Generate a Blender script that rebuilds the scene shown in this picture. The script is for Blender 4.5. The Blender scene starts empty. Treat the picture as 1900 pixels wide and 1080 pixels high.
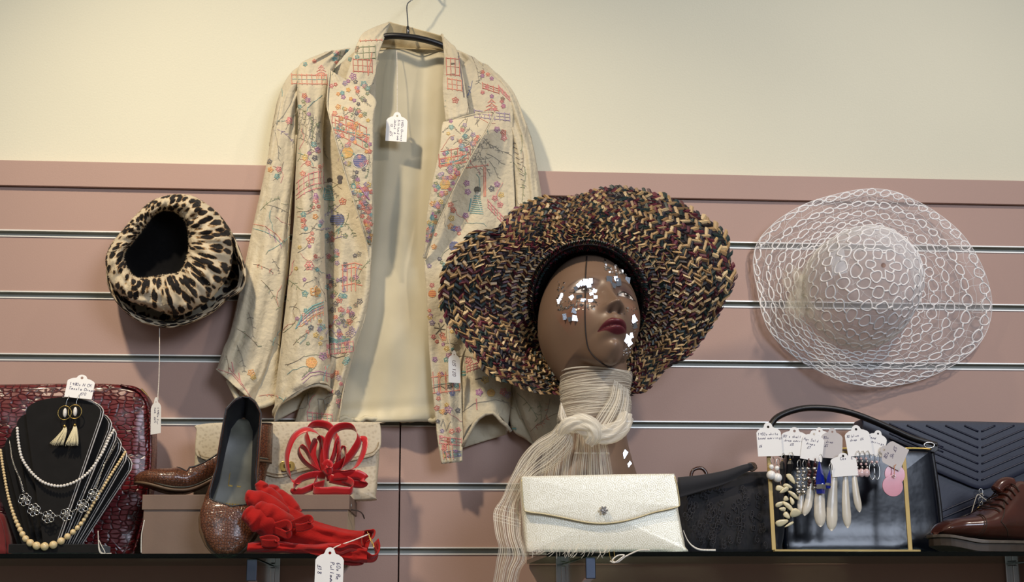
import bpy, bmesh, math, random
import numpy as np
from mathutils import Vector, Matrix
from mathutils.bvhtree import BVHTree
from mathutils.geometry import tessellate_polygon
rng = np.random.default_rng(7)
random.seed(7)
SC = bpy.context.scene
COL = SC.collection

# ---------------------------------------------------------------- camera
FPX, YAW, PITCH, ROLL, D, CAMZ = 2700.0, 0.0811, 0.2195, -0.0039, 2.304, 1.45
cy_, sy_, cp_, sp_ = math.cos(YAW), math.sin(YAW), math.cos(PITCH), math.sin(PITCH)
fw = np.array([sy_*cp_, cy_*cp_, sp_])
r_ = np.array([cy_, -sy_, 0.0]); u_ = np.cross(r_, fw)
rt = math.cos(ROLL)*r_ + math.sin(ROLL)*u_
up = -math.sin(ROLL)*r_ + math.cos(ROLL)*u_
CAM = np.array([0.0, -D, CAMZ])
cd = bpy.data.cameras.new('camera'); cam = bpy.data.objects.new('camera', cd); COL.objects.link(cam)
cd.sensor_width = 36.0; cd.lens = 36.0*FPX/1900.0; cd.clip_start = 0.05
Mc = Matrix([[rt[i], up[i], -fw[i], CAM[i]] for i in range(3)] + [[0, 0, 0, 1]])
cam.matrix_world = Mc
SC.camera = cam

# ---------------------------------------------------------------- world, lights, exposure
w = bpy.data.worlds.new('shop'); SC.world = w; w.use_nodes = True
bg = w.node_tree.nodes['Background']; bg.inputs[0].default_value = (0.80, 0.78, 0.76, 1); bg.inputs[1].default_value = 0.17
SC.view_settings.view_transform = 'Standard'; SC.view_settings.look = 'None'
SC.view_settings.gamma = 1.0; SC.view_settings.use_curve_mapping = False
SC.view_settings.exposure = 0.12
def spot(name, loc, tgt, watts, col, ang, blend=.6, rad=.035):
    l = bpy.data.lights.new(name, 'SPOT'); l.energy = watts; l.color = col; l.spot_size = math.radians(ang); l.spot_blend = blend
    l.shadow_soft_size = rad
    o = bpy.data.objects.new(name, l); COL.objects.link(o); o.location = loc
    o.rotation_euler = (Vector(tgt)-Vector(loc)).to_track_quat('-Z', 'Y').to_euler(); return o
def area(name, loc, tgt, watts, col, sx, sy):
    l = bpy.data.lights.new(name, 'AREA'); l.shape = 'RECTANGLE'; l.size = sx; l.size_y = sy; l.energy = watts; l.color = col
    o = bpy.data.objects.new(name, l); COL.objects.link(o); o.location = loc
    o.rotation_euler = (Vector(tgt)-Vector(loc)).to_track_quat('-Z', 'Y').to_euler(); return o
spot('ceiling_spot_left', (-.74, -1.28, 3.2), (-0.12, 0, 1.74), 118, (1.0, .83, .61), 60, 1.0, .06)
spot('ceiling_spot_right', (1.35, -1.45, 3.2), (0.66, 0, 1.72), 66, (1.0, .86, .73), 62, 1.0, .06)
area('shop_window', (1.9, -5.0, 2.75), (0.5, 0, 1.7), 92, (.74, .83, 1.0), 1.5, 1.3)
area('shop_window_far', (-1.3, -5.0, 2.75), (0, 0, 1.7), 14, (.85, .92, 1.0), 1.1, 1.3)

# ---------------------------------------------------------------- pixel -> point on the plane Y metres out of the wall
def P(px, py, Y):
    px = np.asarray(px, float); py = np.asarray(py, float); Y = np.asarray(Y, float)
    px, py, Y = np.broadcast_arrays(px, py, Y)
    d = fw + rt*((px-950)/FPX)[..., None] + up*((540-py)/FPX)[..., None]
    t = (D-Y)/d[..., 1]
    return CAM + d*t[..., None]
def mpp(Y): return (D-Y)/FPX       # metres per photo pixel at that distance

# ---------------------------------------------------------------- noise
_perm = np.random.default_rng(3).random((64, 64))
def vn(x, y, s=0):
    x = np.asarray(x, float)+s*7.31; y = np.asarray(y, float)+s*3.17
    xi = np.floor(x).astype(int); yi = np.floor(y).astype(int); fx = x-xi; fy = y-yi
    fx = fx*fx*(3-2*fx); fy = fy*fy*(3-2*fy)
    g = lambda a, b: _perm[a % 64, b % 64]
    return (g(xi, yi)*(1-fx)+g(xi+1, yi)*fx)*(1-fy)+(g(xi, yi+1)*(1-fx)+g(xi+1, yi+1)*fx)*fy-.5
def gs(x, s): return np.exp(-(x/s)**2)
def sst(a, b, x):
    t = np.clip((x-a)/(b-a), 0, 1); return t*t*(3-2*t)

# ---------------------------------------------------------------- materials
def srgb(r, g, b):
    f = lambda c: (c/255/12.92) if c/255 <= .04045 else ((c/255+.055)/1.055)**2.4
    return (f(r), f(g), f(b), 1)
class NT:
    def __init__(s, m): s.t = m.node_tree; s.n = s.t.nodes; s.l = s.t.links
    def new(s, ty, **k):
        n = s.n.new(ty)
        for a, b in k.items(): setattr(n, a, b)
        return n
    def link(s, a, b): s.l.new(a, b)
def mat(name, col, rough=.6, metal=0., var=.08, vscale=40., bump=0., bscale=200., coat=0., sheen=0., spec=.5, vcol=None, trans=0., coords='Object', stretch=None, bdist=.001):
    m = bpy.data.materials.new(name); m.use_nodes = True; n = NT(m)
    b = n.n['Principled BSDF']
    b.inputs['Roughness'].default_value = rough; b.inputs['Metallic'].default_value = metal
    b.inputs['Coat Weight'].default_value = coat; b.inputs['Coat Roughness'].default_value = .08
    b.inputs['Sheen Weight'].default_value = sheen; b.inputs['Specular IOR Level'].default_value = spec
    b.inputs['Transmission Weight'].default_value = trans
    tc = n.new('ShaderNodeTexCoord'); mp = n.new('ShaderNodeMapping'); n.link(tc.outputs[coords], mp.inputs[0])
    if stretch: mp.inputs['Scale'].default_value = stretch
    nz = n.new('ShaderNodeTexNoise'); nz.inputs['Scale'].default_value = vscale; nz.inputs['Detail'].default_value = 4
    n.link(mp.outputs[0], nz.inputs[0])
    mx = n.new('ShaderNodeMix', data_type='RGBA', blend_type='MULTIPLY'); mx.inputs[0].default_value = 1.0
    if vcol:
        at = n.new('ShaderNodeAttribute'); at.attribute_name = vcol; n.link(at.outputs[0], mx.inputs[6])
    else: mx.inputs[6].default_value = col
    mr = n.new('ShaderNodeMapRange'); mr.inputs['From Min'].default_value = .3; mr.inputs['From Max'].default_value = .7
    mr.inputs['To Min'].default_value = 1-var; mr.inputs['To Max'].default_value = 1+var*.5
    n.link(nz.outputs[0], mr.inputs[0]); n.link(mr.outputs[0], mx.inputs[7]); n.link(mx.outputs[2], b.inputs['Base Color'])
    if bump:
        bz = n.new('ShaderNodeTexNoise'); bz.inputs['Scale'].default_value = bscale; bz.inputs['Detail'].default_value = 3
        n.link(mp.outputs[0], bz.inputs[0])
        bp = n.new('ShaderNodeBump'); bp.inputs['Strength'].default_value = bump; bp.inputs['Distance'].default_value = bdist
        n.link(bz.outputs[0], bp.inputs['Height']); n.link(bp.outputs[0], b.inputs['Normal'])
    m['nt'] = 1
    return m

# ---------------------------------------------------------------- objects
ORG = {}
def _tag(o, label, cat, group=None, kind=None):
    if label: o['label'] = label
    if cat: o['category'] = cat
    if group: o['group'] = group
    if kind: o['kind'] = kind
    return o
def thing(name, label, cat, loc, group=None):
    o = bpy.data.objects.new(name, None); COL.objects.link(o); o.location = [float(a) for a in loc]; o.empty_display_size = .02
    ORG[o.name] = np.array(loc, float); return _tag(o, label, cat, group)
class B:
    """collects vertices and faces of ONE mesh"""
    def __init__(s): s.V = []; s.F = []; s.M = []; s.C = []; s.UV = []; s.n = 0
    def add(s, vf, mi=0, col=None):
        V, F = vf[0], vf[1]; V = np.asarray(V, float).reshape(-1, 3)
        s.V.append(V); F = [tuple(int(i)+s.n for i in f) for f in F]
        s.F += F; s.M += [mi]*len(F)
        c = np.ones((len(V), 4)); c[:] = (1, 1, 1, 1) if col is None else col
        s.C.append(c)
        s.UV.append(np.asarray(vf[2], float) if len(vf) > 2 and vf[2] is not None else np.zeros((len(V), 2)))
        s.n += len(V); return s
    def build(s, name, mats, parent=None, smooth=True, org=None, solid=0, off=-1, sub=0, moff=0, vcol=False, bevel=0, uv=False, autos=None):
        V = np.vstack(s.V)
        if parent is not None: org = ORG[parent.name]
        elif org is None: org = np.array([V[:, 0].mean(), V[:, 1].mean(), V[:, 2].min()])
        org = np.asarray(org, float)
        me = bpy.data.meshes.new(name); me.from_pydata((V-org).tolist(), [], s.F)
        if not isinstance(mats, (list, tuple)): mats = [mats]
        for m in mats: me.materials.append(m)
        me.polygons.foreach_set('material_index', s.M)
        me.polygons.foreach_set('use_smooth', [smooth]*len(me.polygons))
        if vcol:
            a = me.color_attributes.new('Col', 'FLOAT_COLOR', 'POINT'); a.data.foreach_set('color', np.vstack(s.C).ravel())
        if uv:
            UV = np.vstack(s.UV); l = me.uv_layers.new(name='UVMap')
            li = np.empty(len(me.loops), int); me.loops.foreach_get('vertex_index', li)
            l.data.foreach_set('uv', UV[li].ravel())
        me.validate(); me.update()
        if autos is not None:
            try: me.set_sharp_from_angle(angle=math.radians(autos))
            except Exception: pass
        o = bpy.data.objects.new(name, me); COL.objects.link(o)
        if parent is not None: o.parent = parent
        else: o.location = [float(a) for a in org]
        ORG[o.name] = org
        if solid:
            k = o.modifiers.new('thickness', 'SOLIDIFY'); k.thickness = solid; k.offset = off; k.material_offset = moff
        if bevel:
            k = o.modifiers.new('bevel', 'BEVEL'); k.width = bevel; k.segments = 2; k.limit_method = 'ANGLE'
        if sub:
            k = o.modifiers.new('sub', 'SUBSURF'); k.levels = sub; k.render_levels = sub
        return o
def one(name, vf, m, parent=None, **k): return B().add(vf).build(name, m, parent, **k)
def struct(o): o['kind'] = 'structure'; return o

# ---------------------------------------------------------------- shape makers: each returns (verts, faces)
def box(c, s, R=None):
    c = np.asarray(c, float); s = np.asarray(s, float)/2
    V = np.array([[x, y, z] for x in (-1, 1) for y in (-1, 1) for z in (-1, 1)])*s
    if R is not None: V = V@np.asarray(R).T
    F = [(0, 1, 3, 2), (4, 6, 7, 5), (0, 4, 5, 1), (2, 3, 7, 6), (0, 2, 6, 4), (1, 5, 7, 3)]
    return V+c, F
def grid(V, closed_u=False, closed_v=False, flip=False):
    n, m = V.shape[:2]; F = []
    for i in range(n if closed_u else n-1):
        for j in range(m if closed_v else m-1):
            a = i*m+j; b = i*m+(j+1) % m; c = ((i+1) % n)*m+(j+1) % m; d = ((i+1) % n)*m+j
            F.append((a, d, c, b) if flip else (a, b, c, d))
    return V.reshape(-1, 3), F
def cr(pts, n, closed=False):
    """Catmull-Rom through pts, n samples"""
    p = np.asarray(pts, float)
    if p.ndim == 1: p = p[:, None]
    k = len(p)
    if closed: q = np.vstack([p[-1], p, p[0], p[1]]); t = np.arange(n)/n*k
    else: q = np.vstack([2*p[0]-p[1], p, 2*p[-1]-p[-2]]); t = np.linspace(0, k-1, n)
    i = np.minimum(np.floor(t).astype(int), (k-1 if closed else k-2)); f = (t-i)[:, None]
    a, b, c, d = q[i], q[i+1], q[i+2], q[i+3]
    return .5*((2*b)+(-a+c)*f+(2*a-5*b+4*c-d)*f**2+(-a+3*b-3*c+d)*f**3)
def frames(path):
    p = np.asarray(path, float); t = np.gradient(p, axis=0); t /= (np.linalg.norm(t, axis=1)[:, None]+1e-12)
    a = np.array([0, 0, 1.]) if abs(t[0][2]) < .9 else np.array([1., 0, 0])
    N = []; nrm = np.cross(t[0], a); nrm /= np.linalg.norm(nrm)
    for k in range(len(p)):
        nrm = nrm-t[k]*nrm.dot(t[k]); nrm /= (np.linalg.norm(nrm)+1e-12); N.append(nrm)
    N = np.array(N); return t, N, np.cross(t, N)
def tube(path, r, seg=6, caps=True, closed=False):
    p = np.asarray(path, float); n = len(p); r = np.broadcast_to(np.asarray(r, float), (n,))
    t, N, Bn = frames(p); a = np.linspace(0, 2*np.pi, seg, endpoint=False)
    V = p[:, None]+r[:, None, None]*(np.cos(a)[None, :, None]*N[:, None]+np.sin(a)[None, :, None]*Bn[:, None])
    v, F = grid(V, closed_u=closed, closed_v=True, flip=True)
    if caps and not closed:
        F = list(F); F.append(tuple(range(seg))); F.append(tuple(reversed(range((n-1)*seg, n*seg))))
    return v, F
def sphere(c, r, u=10, v=7, sc=(1, 1, 1), R=None):
    V = [[0, 0, 1.]]
    for i in range(1, v):
        th = math.pi*i/v
        for j in range(u):
            ph = 2*math.pi*j/u; V.append([math.sin(th)*math.cos(ph), math.sin(th)*math.sin(ph), math.cos(th)])
    V.append([0, 0, -1.]); F = []
    for j in range(u): F.append((0, 1+j, 1+(j+1) % u))
    for i in range(v-2):
        for j in range(u):
            a = 1+i*u; F.append((a+j, a+u+j, a+u+(j+1) % u, a+(j+1) % u))
    L = len(V)-1; a = 1+(v-2)*u
    for j in range(u): F.append((L, a+(j+1) % u, a+j))
    V = np.array(V)*np.array(sc)*r
    if R is not None: V = V@np.asarray(R).T
    return V+np.asarray(c), F
def prism(outer, holes, t, fr=None):
    """polygon in (x,z) with holes, front face at y=0, back at y=+t; fr = 4x4-like (origin, ex, ey, ez)"""
    loops = [outer]+list(holes)
    flat = [Vector((p[0], p[1], 0)) for l in loops for p in l]
    tris = tessellate_polygon([[Vector((p[0], p[1], 0)) for p in l] for l in loops])
    n = len(flat); V = [[p.x, 0, p.y] for p in flat]+[[p.x, t, p.y] for p in flat]; F = []
    for a, b, c in tris:
        ar = (flat[b]-flat[a]).cross(flat[c]-flat[a]).z
        if ar < 0: b, c = c, b
        F.append((a, b, c)); F.append((n+a, n+c, n+b))
    k = 0
    for li, l in enumerate(loops):
        m = len(l); A = sum(l[i][0]*l[(i+1) % m][1]-l[(i+1) % m][0]*l[i][1] for i in range(m))
        ccw = A > 0
        for i in range(m):
            a = k+i; b = k+(i+1) % m
            if (li == 0) == ccw: F.append((b, a, n+a, n+b))
            else: F.append((a, b, n+b, n+a))
        k += m
    V = np.array(V, float)
    if fr is not None:
        o, ex, ey, ez = fr; V = o+V[:, :1]*ex+V[:, 1:2]*ey+V[:, 2:]*ez
    return V, F
def pprism(pts, Y, t, holes=()):
    """prism whose outline is given in photo pixels at distance Y from the wall; t metres thick backwards"""
    A = P(np.array(pts)[:, 0], np.array(pts)[:, 1], Y)
    H = [P(np.array(h)[:, 0], np.array(h)[:, 1], Y) for h in holes]
    v, F = prism([(a[0], a[2]) for a in A], [[(a[0], a[2]) for a in h] for h in H], t)
    v[:, 1] += -Y; return v, F
def sheet(rows, depth, n=60, m=40, wob=0):
    """cloth sheet: rows = (xl,yl,xr,yr) in photo pixels from top to bottom, depth(u,v) = metres out of wall"""
    R = cr(rows, n); u = np.linspace(0, 1, n)[:, None]; v = np.linspace(0, 1, m)[None]
    px = R[:, 0:1]*(1-v)+R[:, 2:3]*v; py = R[:, 1:2]*(1-v)+R[:, 3:4]*v
    uu = np.broadcast_to(u, px.shape); vv = np.broadcast_to(v, px.shape)
    if wob: px = px+wob*vn(py/23, vv*3)*2; py = py+wob*vn(px/23, uu*3, 2)*2
    V = P(px, py, depth(uu, vv)); a, F = grid(V, flip=True)
    return a, F, np.stack([vv, 1-uu], -1).reshape(-1, 2)
def weld(V, F):
    V = np.asarray(V, float); d = {}; m = []; keep = []
    for i, p in enumerate(V):
        k = tuple(np.round(p, 7))
        if k not in d: d[k] = len(keep); keep.append(i)
        m.append(d[k])
    F2 = []
    for f in F:
        g = []
        for i in f:
            if m[i] not in g: g.append(m[i])
        if len(g) > 2: F2.append(tuple(g))
    return V[keep], F2
def thicken(V, F, t):
    V = np.asarray(V, float); N = np.zeros_like(V)
    for f in F:
        n_ = np.cross(V[f[2]]-V[f[0]], V[f[-1]]-V[f[1]])
        for i in f: N[i] += n_
    N /= (np.linalg.norm(N, axis=1)[:, None]+1e-12); m = len(V); ed = {}
    for f in F:
        for a, b in zip(f, tuple(f[1:])+(f[0],)): ed[(a, b)] = 1
    F2 = list(F)+[tuple(m+i for i in reversed(f)) for f in F]
    F2 += [(b, a, m+a, m+b) for (a, b) in ed if (b, a) not in ed]
    return np.vstack([V, V-N*t]), F2
def rot(ax, a):
    c, s = math.cos(a), math.sin(a)
    return {'x': np.array([[1, 0, 0], [0, c, -s], [0, s, c]]), 'y': np.array([[c, 0, s], [0, 1, 0], [-s, 0, c]]), 'z': np.array([[c, -s, 0], [s, c, 0], [0, 0, 1]])}[ax]
def rounded(x0, y0, x1, y1, r, k=5):
    o = []
    for cx, cy, a in ((x1-r, y0+r, -90), (x1-r, y1-r, 0), (x0+r, y1-r, 90), (x0+r, y0+r, 180)):
        for i in range(k+1):
            t = math.radians(a+90*i/k); o.append((cx+r*math.cos(t), cy+r*math.sin(t)))
    return o
def circ(cx, cy, r, k=12, ry=None): return [(cx+r*math.cos(2*math.pi*i/k), cy+(ry or r)*math.sin(2*math.pi*i/k)) for i in range(k)]
def copies(o, locs, name=None):
    out = []
    par = ORG[o.parent.name] if o.parent else np.zeros(3)
    for l in locs:
        c = o.copy(); COL.objects.link(c); c.location = [float(a) for a in (np.asarray(l)-par)]; out.append(c)
    return out
chrome = mat('chrome', srgb(200, 200, 202), .12, 1., var=.02)
gold = mat('gold_metal', srgb(186, 156, 88), .32, 1., var=.08)
silver = mat('silver_metal', srgb(205, 202, 196), .25, 1., var=.08, vscale=600)
# ================================================================ SETTING
def wallmat(name, c, bump=.3, bs=260, var=.03, rough=.75, vs=3.0):
    return mat(name, c, rough, 0, var=var, vscale=vs, bump=bump, bscale=bs, spec=.25)
cream = wallmat('cream_wallpaper', srgb(220, 217, 195), .35, 320)
pink = wallmat('dusty_pink_laminate', srgb(173, 144, 132), .15, 420, rough=.5)
pinkdark = wallmat('pink_groove', srgb(150, 118, 112), .1, 420)
alu = mat('aluminium_insert', srgb(222, 220, 212), .4, .3, var=.04)
chan = mat('aluminium_channel', srgb(158, 160, 152), .6, .2, var=.06)
X0, X1 = -1.9, 2.3
Z1 = CAMZ+.5988
ztop = Z1+.1195; zrail = Z1+.0765
struct(one('wall_upper', box(((X0+X1)/2, .043, (ztop+3.1)/2), (X1-X0, .05, 3.1-ztop)), cream, smooth=False))
seam = float(P(741, 940, 0)[0])
zb = CAMZ-.9
def slat_panel(x0, x1):
    b = B()
    zs = [Z1-.1*k for k in range(0, 15)]
    top = zrail
    for z in zs:
        b.add(box(((x0+x1)/2, .009, (top+z+.0052)/2), (x1-x0, .018, top-z-.0052)), 0); top = z-.0052
    b.add(box(((x0+x1)/2, .009, (top+zb)/2), (x1-x0, .018, top-zb)), 0)
    return b, zs
for x0, x1 in ((X0, seam-.0012), (seam+.0012, X1)):
    b, zs = slat_panel(x0, x1)
    o = struct(b.build('wall_slats', pink, smooth=False, org=((x0+x1)/2, 0, zb)))
    for z in zs:      # aluminium insert with two bright lips and a recessed channel
        b = B()
        prof = [(-.0016, .0059), (-.0016, .0040), (.0005, .0038), (.012, .0040), (.012, -.0040), (.0005, -.0038), (-.0016, -.0040), (-.0016, -.0059), (.0002, -.0059), (.0002, -.0048), (.0142, -.0048), (.0142, .0048), (.0002, .0048), (.0002, .0059)]
        V = np.array([[[x, y, z+d] for y, d in prof] for x in (x0+.0004, x1-.0004)]); v, F = grid(V, closed_v=True)
        F = list(F); F.append(tuple(range(len(prof)))); F.append(tuple(reversed(range(len(prof), 2*len(prof)))))
        b.add((v, F)); b.M = [1 if k in (2, 3, 4, 17) else 0 for k in range(len(b.F))]; b.build('aluminium_insert', [alu, chan], o, smooth=False)
struct(one('wall_backing', box(((X0+X1)/2, .028, (ztop+zb)/2), (X1-X0, .018, ztop-zb)), pinkdark, smooth=False))
for k, (x0, x1) in enumerate(((X0, X1),)):
    struct(one('trim_1', box(((x0+x1)/2, .0055, (ztop+zrail)/2+.0005), (x1-x0, .0269, ztop-zrail-.001)), pink, smooth=False, bevel=.0008))
struct(one('wall_lower', box(((X0+X1)/2, .043, zb/2), (X1-X0, .05, zb)), cream, smooth=False))
struct(one('floor', box(((X0+X1)/2, -2.6, -.02), (X1-X0+2, 5.6, .04)), mat('oak_floor', srgb(140, 110, 82), .45, var=.3, vscale=6, stretch=(1, 12, 1)), smooth=False))

# ---------------------------------------------------------------- glass shelves and chrome brackets
gl = bpy.data.materials.new('green_edged_glass'); gl.use_nodes = True; n = NT(gl); n.n.remove(n.n['Principled BSDF'])
gb = n.new('ShaderNodeBsdfGlass'); gb.inputs[0].default_value = (.80, .90, .86, 1); gb.inputs['IOR'].default_value = 1.5; gb.inputs['Roughness'].default_value = 0
n.link(gb.outputs[0], n.n['Material Output'].inputs[0])
va = n.new('ShaderNodeVolumeAbsorption'); va.inputs[0].default_value = (.25, .62, .52, 1); va.inputs[1].default_value = 45
n.link(va.outputs[0], n.n['Material Output'].inputs[1])
ZS_L = float(P(200, 1027.3, .30)[2]); ZS_R = float(P(1500, 1023.6, .30)[2])
SH_T = .0064
def shelf(x0, x1, z, label):
    o = one('glass_shelf', box(((x0+x1)/2, -.1525, z-SH_T/2), (x1-x0, .295, SH_T)), gl, smooth=False, bevel=.0006)
    return _tag(o, label, 'shelf')
xl = float(P(640, 1030, .3)[0]); xr = float(P(1014, 1030, .3)[0])
shelf(X0+.4, xl, ZS_L, 'clear glass shelf with dark green edge under the red gloves and shoe box')
shelf(xr, X1-.5, ZS_R, 'clear glass shelf with dark green edge under the mannequin head and cream clutch')
def bracket(px, zs, label, lower=True):
    x = float(P(px, 1050, .29)[0])
    t = thing('shelf_bracket', label, 'bracket', (x, -.002, zs-.09), group='chrome shelf brackets')
    z = zs-SH_T-.0006
    b = B(); Y0, Y1 = .006, .285
    prof = [(Y0, z), (Y1, z), (Y1, z-.028), (Y0, z-.055)]
    V = [[x+s, -y, zz] for s in (-.0062, .0062) for y, zz in prof]
    b.add((V, [(0, 1, 2, 3), (7, 6, 5, 4), (0, 4, 5, 1), (1, 5, 6, 2), (2, 6, 7, 3), (3, 7, 4, 0)]))
    b.build('arm', chrome, t, smooth=False, bevel=.001)
    b = B(); b.add(box((x, -.0055, zs-.044), (.034, .007, .078))); b.add(box((x, -.014, zs-.044), (.020, .012, .070)))
    b.build('wall_plate', chrome, t, smooth=False, bevel=.0015)
    one('end_cap', box((x, -(Y1+.0025), z-.0145), (.0138, .005, .029)), mat('brushed_cap', srgb(72, 78, 90), .3, .9), t, smooth=False, bevel=.001)
    return t
bracket(467, ZS_L, 'chrome bracket under the left glass shelf below the red gloves')
bracket(1096, ZS_R, 'chrome bracket under the right glass shelf below the cream clutch')
bracket(2040, ZS_R, 'chrome bracket at the lower right corner under the brown lace-up shoe')
# ================================================================ EMBROIDERED JACKET ON ITS HANGER
silk = mat('cream_silk', srgb(198, 187, 160), .62, var=.16, vscale=14, bump=.8, bscale=110, sheen=.25, spec=.35, bdist=.0030)
lining_m = mat('cream_lining', srgb(196, 187, 158), .5, var=.22, vscale=6, bump=.25, bscale=1100, sheen=.2, spec=.4, bdist=.0005)
inner_m = mat('aged_inner_silk', srgb(196, 178, 138), .7, var=.2, vscale=18, bump=.3, bscale=900)
thread = mat('embroidery_thread', (1, 1, 1, 1), .45, var=.12, vscale=500, vcol='Col', sheen=.2)
JO = P(757, 700, .045)
jk = thing('jacket', 'cream silk jacket with coloured embroidery hanging open on a black hanger', 'jacket', JO)
jparts = []
def jpart(name, vf, m=silk, th=.0014, label=None, stitch=True, extra=None):
    jparts.append(dict(name=name, vf=vf, m=m, th=th, label=label, st=stitch, rib=[], extra=extra))
    return jparts[-1]
def fold(u, v, k, a, s=0, sx=1.0): return a*vn(u*k*.35+3, v*k*sx, s)*2
# lining: the inside of the back
def d_lin(u, v):
    return .020+.010*sst(.1, .9, u)+.008*fold(u, v, 3.2, 1, 5)+.006*np.sin(v*9+u*2)*u+.0022*np.sin(v*23+u*5+3*vn(u*3,v*3,2))*u+.0035*np.sin(u*70+v*3)*sst(.9, 1, u)
rows = [(700, 62, 822, 76), (690, 88, 828, 94), (684, 130, 832, 130), (676, 300, 830, 300), (664, 420, 830, 420), (650, 560, 835, 560), (618, 700, 840, 700), (606, 784, 842, 782)]
jpart('lining', sheet(rows, d_lin, 90, 60, .5), lining_m, .001, stitch=False, label='plain cream inside of the jacket back')
hb = [(606+i*4.0, 778+2.5*math.sin(i*.55)+1.5*math.sin(i*1.3)) for i in range(60)]
def ribbonY(pts, Y, hw, wob=0):
    p = np.array(pts, float); Y = np.broadcast_to(np.asarray(Y, float), (len(p),))
    tt = np.gradient(p, axis=0); tt /= np.linalg.norm(tt, axis=1)[:, None]; nn = np.stack([-tt[:, 1], tt[:, 0]], 1)
    return p, Y, nn
hp = P([p[0] for p in hb], [p[1] for p in hb], .028+.003*np.sin(np.arange(60)*.4))
one_h = tube(hp, .0042, 6)
# collar band behind the neck
nb = P(np.linspace(722, 822, 26), 41+.0*np.linspace(0, 1, 26)+13*np.linspace(0, 1, 26)**2+np.linspace(0, 12, 26), .035)
rows = [(722, 40, 820, 67), (716, 54, 824, 74), (708, 72, 830, 84), (700, 88, 834, 92)]
def d_nb(u, v): return .022+.014*(1-u)+.018*np.abs(v-.5)**1.5*2+.001*vn(v*20, u*3, 4)
jpart('neck_band', sheet(rows, d_nb, 24, 40, .6), inner_m, .0016, stitch=False)
jpart('neck_seam', tube(P(np.linspace(697, 832, 30), 88+np.linspace(0, 5, 30), .0265), .0012, 5), inner_m, 0, stitch=False)
# sleeve left (viewer's left): a closed flattened tube, open at the cuff
def tubesheet(rows, yc, yr, n=80, m=44, wr=.004, seed=0, k=9, cuff=None, arch=0.):
    """rows (xl,yl,xr,yr) px of the silhouette; yc,yr = centre/half thickness (functions of u)"""
    R = cr(rows, n); u = np.linspace(0, 1, n)[:, None]; a = np.linspace(0, 2*np.pi, m, endpoint=False)[None]
    s = -np.cos(a); c = np.sin(a)      # s: -1 left .. 1 right ; c>0 = front
    ss = np.sign(s)*np.abs(s)**.85
    px = (R[:, 0:1]+R[:, 2:3])/2+(R[:, 2:3]-R[:, 0:1])/2*ss; py = (R[:, 1:2]+R[:, 3:4])/2+(R[:, 3:4]-R[:, 1:2])/2*ss
    py = py-arch*np.clip((u-.55)/.45, 0, 1)**2.2*np.clip(c, 0, 1)**.8
    yy = yc(u)+yr(u)*c+wr*2*vn(u*k, s*3+4, seed)*(c > 0)+wr*vn(u*k*2.3, s*5+4+u*6, seed+1)*(c > 0)
    yy = np.maximum(yy, .004)
    V = P(px, py, yy); v, F = grid(V, closed_v=True, flip=True)
    return v, F
rows = [(585, 112, 612, 140), (545, 130, 572, 168), (521, 168, 553, 190), (508, 222, 549, 240), (496, 296, 546, 320), (481, 366, 538, 400), (469, 420, 533, 455), (457, 478, 530, 505), (430, 606, 516, 610), (414, 648, 503, 660), (404, 680, 488, 708), (400, 685, 472, 748)]
jpart('sleeve', tubesheet(rows, lambda u: .028+.012*u, lambda u: .010+.020*u, 110, 60, .0062, 1, k=6))
rows = [(540, 250, 552, 250), (533, 400, 540, 395), (505, 520, 535, 500), (470, 640, 527, 560), (452, 700, 520, 640), (441, 742, 519, 700), (447, 752, 519, 735), (455, 760, 514, 742)]
jpart('sleeve', tubesheet(rows, lambda u: .030+.002*u, lambda u: .006+.012*u, 70, 36, .0025, 7), label='underside of the left sleeve with turned cuff')
jpart('cuff', tube(P([424, 432, 441, 447, 453, 470, 490, 505, 516], [705, 722, 741, 752, 758, 756, 752, 746, 738], .048), .0045, 7), silk, 0, stitch=False)
# right sleeve
rows = [(880, 112, 905, 120), (905, 150, 950, 166), (925, 210, 975, 225), (942, 260, 988, 265), (950, 330, 1000, 330), (952, 420, 1012, 410), (950, 540, 1030, 530), (948, 660, 1040, 660), (950, 712, 1048, 722), (962, 760, 1052, 742), (985, 812, 1058, 770), (995, 832, 1050, 800)]
jpart('sleeve', tubesheet(rows, lambda u: .032+.006*u, lambda u: .012+.018*u, 90, 50, .0055, 11, k=6))
rows = [(905, 640, 960, 640), (925, 720, 965, 720), (940, 760, 985, 760), (952, 800, 1010, 800), (975, 815, 1005, 838)]
jpart('sleeve', tubesheet(rows, lambda u: .022+0*u, lambda u: .006+.008*u, 40, 30, .002, 12), label='underside of the right sleeve')
# fronts: upper bodies
def d_body(s, a=.010):
    return lambda u, v: .046+a*np.sin(v*np.pi)*(.4+.8*u)+.0035*vn(v*5+u*2, u*5, s)*2+.0015*vn(v*9, u*12, s+3)*2
rows = [(604, 93, 700, 52), (560, 118, 680, 120), (545, 160, 668, 180), (545, 230, 662, 240), (541, 330, 660, 330), (540, 400, 662, 400), (534, 480, 672, 470), (528, 560, 676, 560), (520, 650, 662, 650), (512, 720, 645, 720), (510, 755, 632, 770), (508, 783, 628, 786)]
def d_left(u, v):
    r = .040+.034*np.exp(-((v-.22)/.24)**2)*sst(.15, .75, u)+.006*np.sin(v*np.pi)
    r = r-.014*np.exp(-((v-.56)/.05)**2)*sst(.08, .25, u)+.018*np.exp(-((v-.8)/.2)**2)*(.5+.3*u)
    return r+.003*vn(v*8, u*4, 2)*2+.0022*vn(v*14+u*3, u*9, 5)*2
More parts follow.
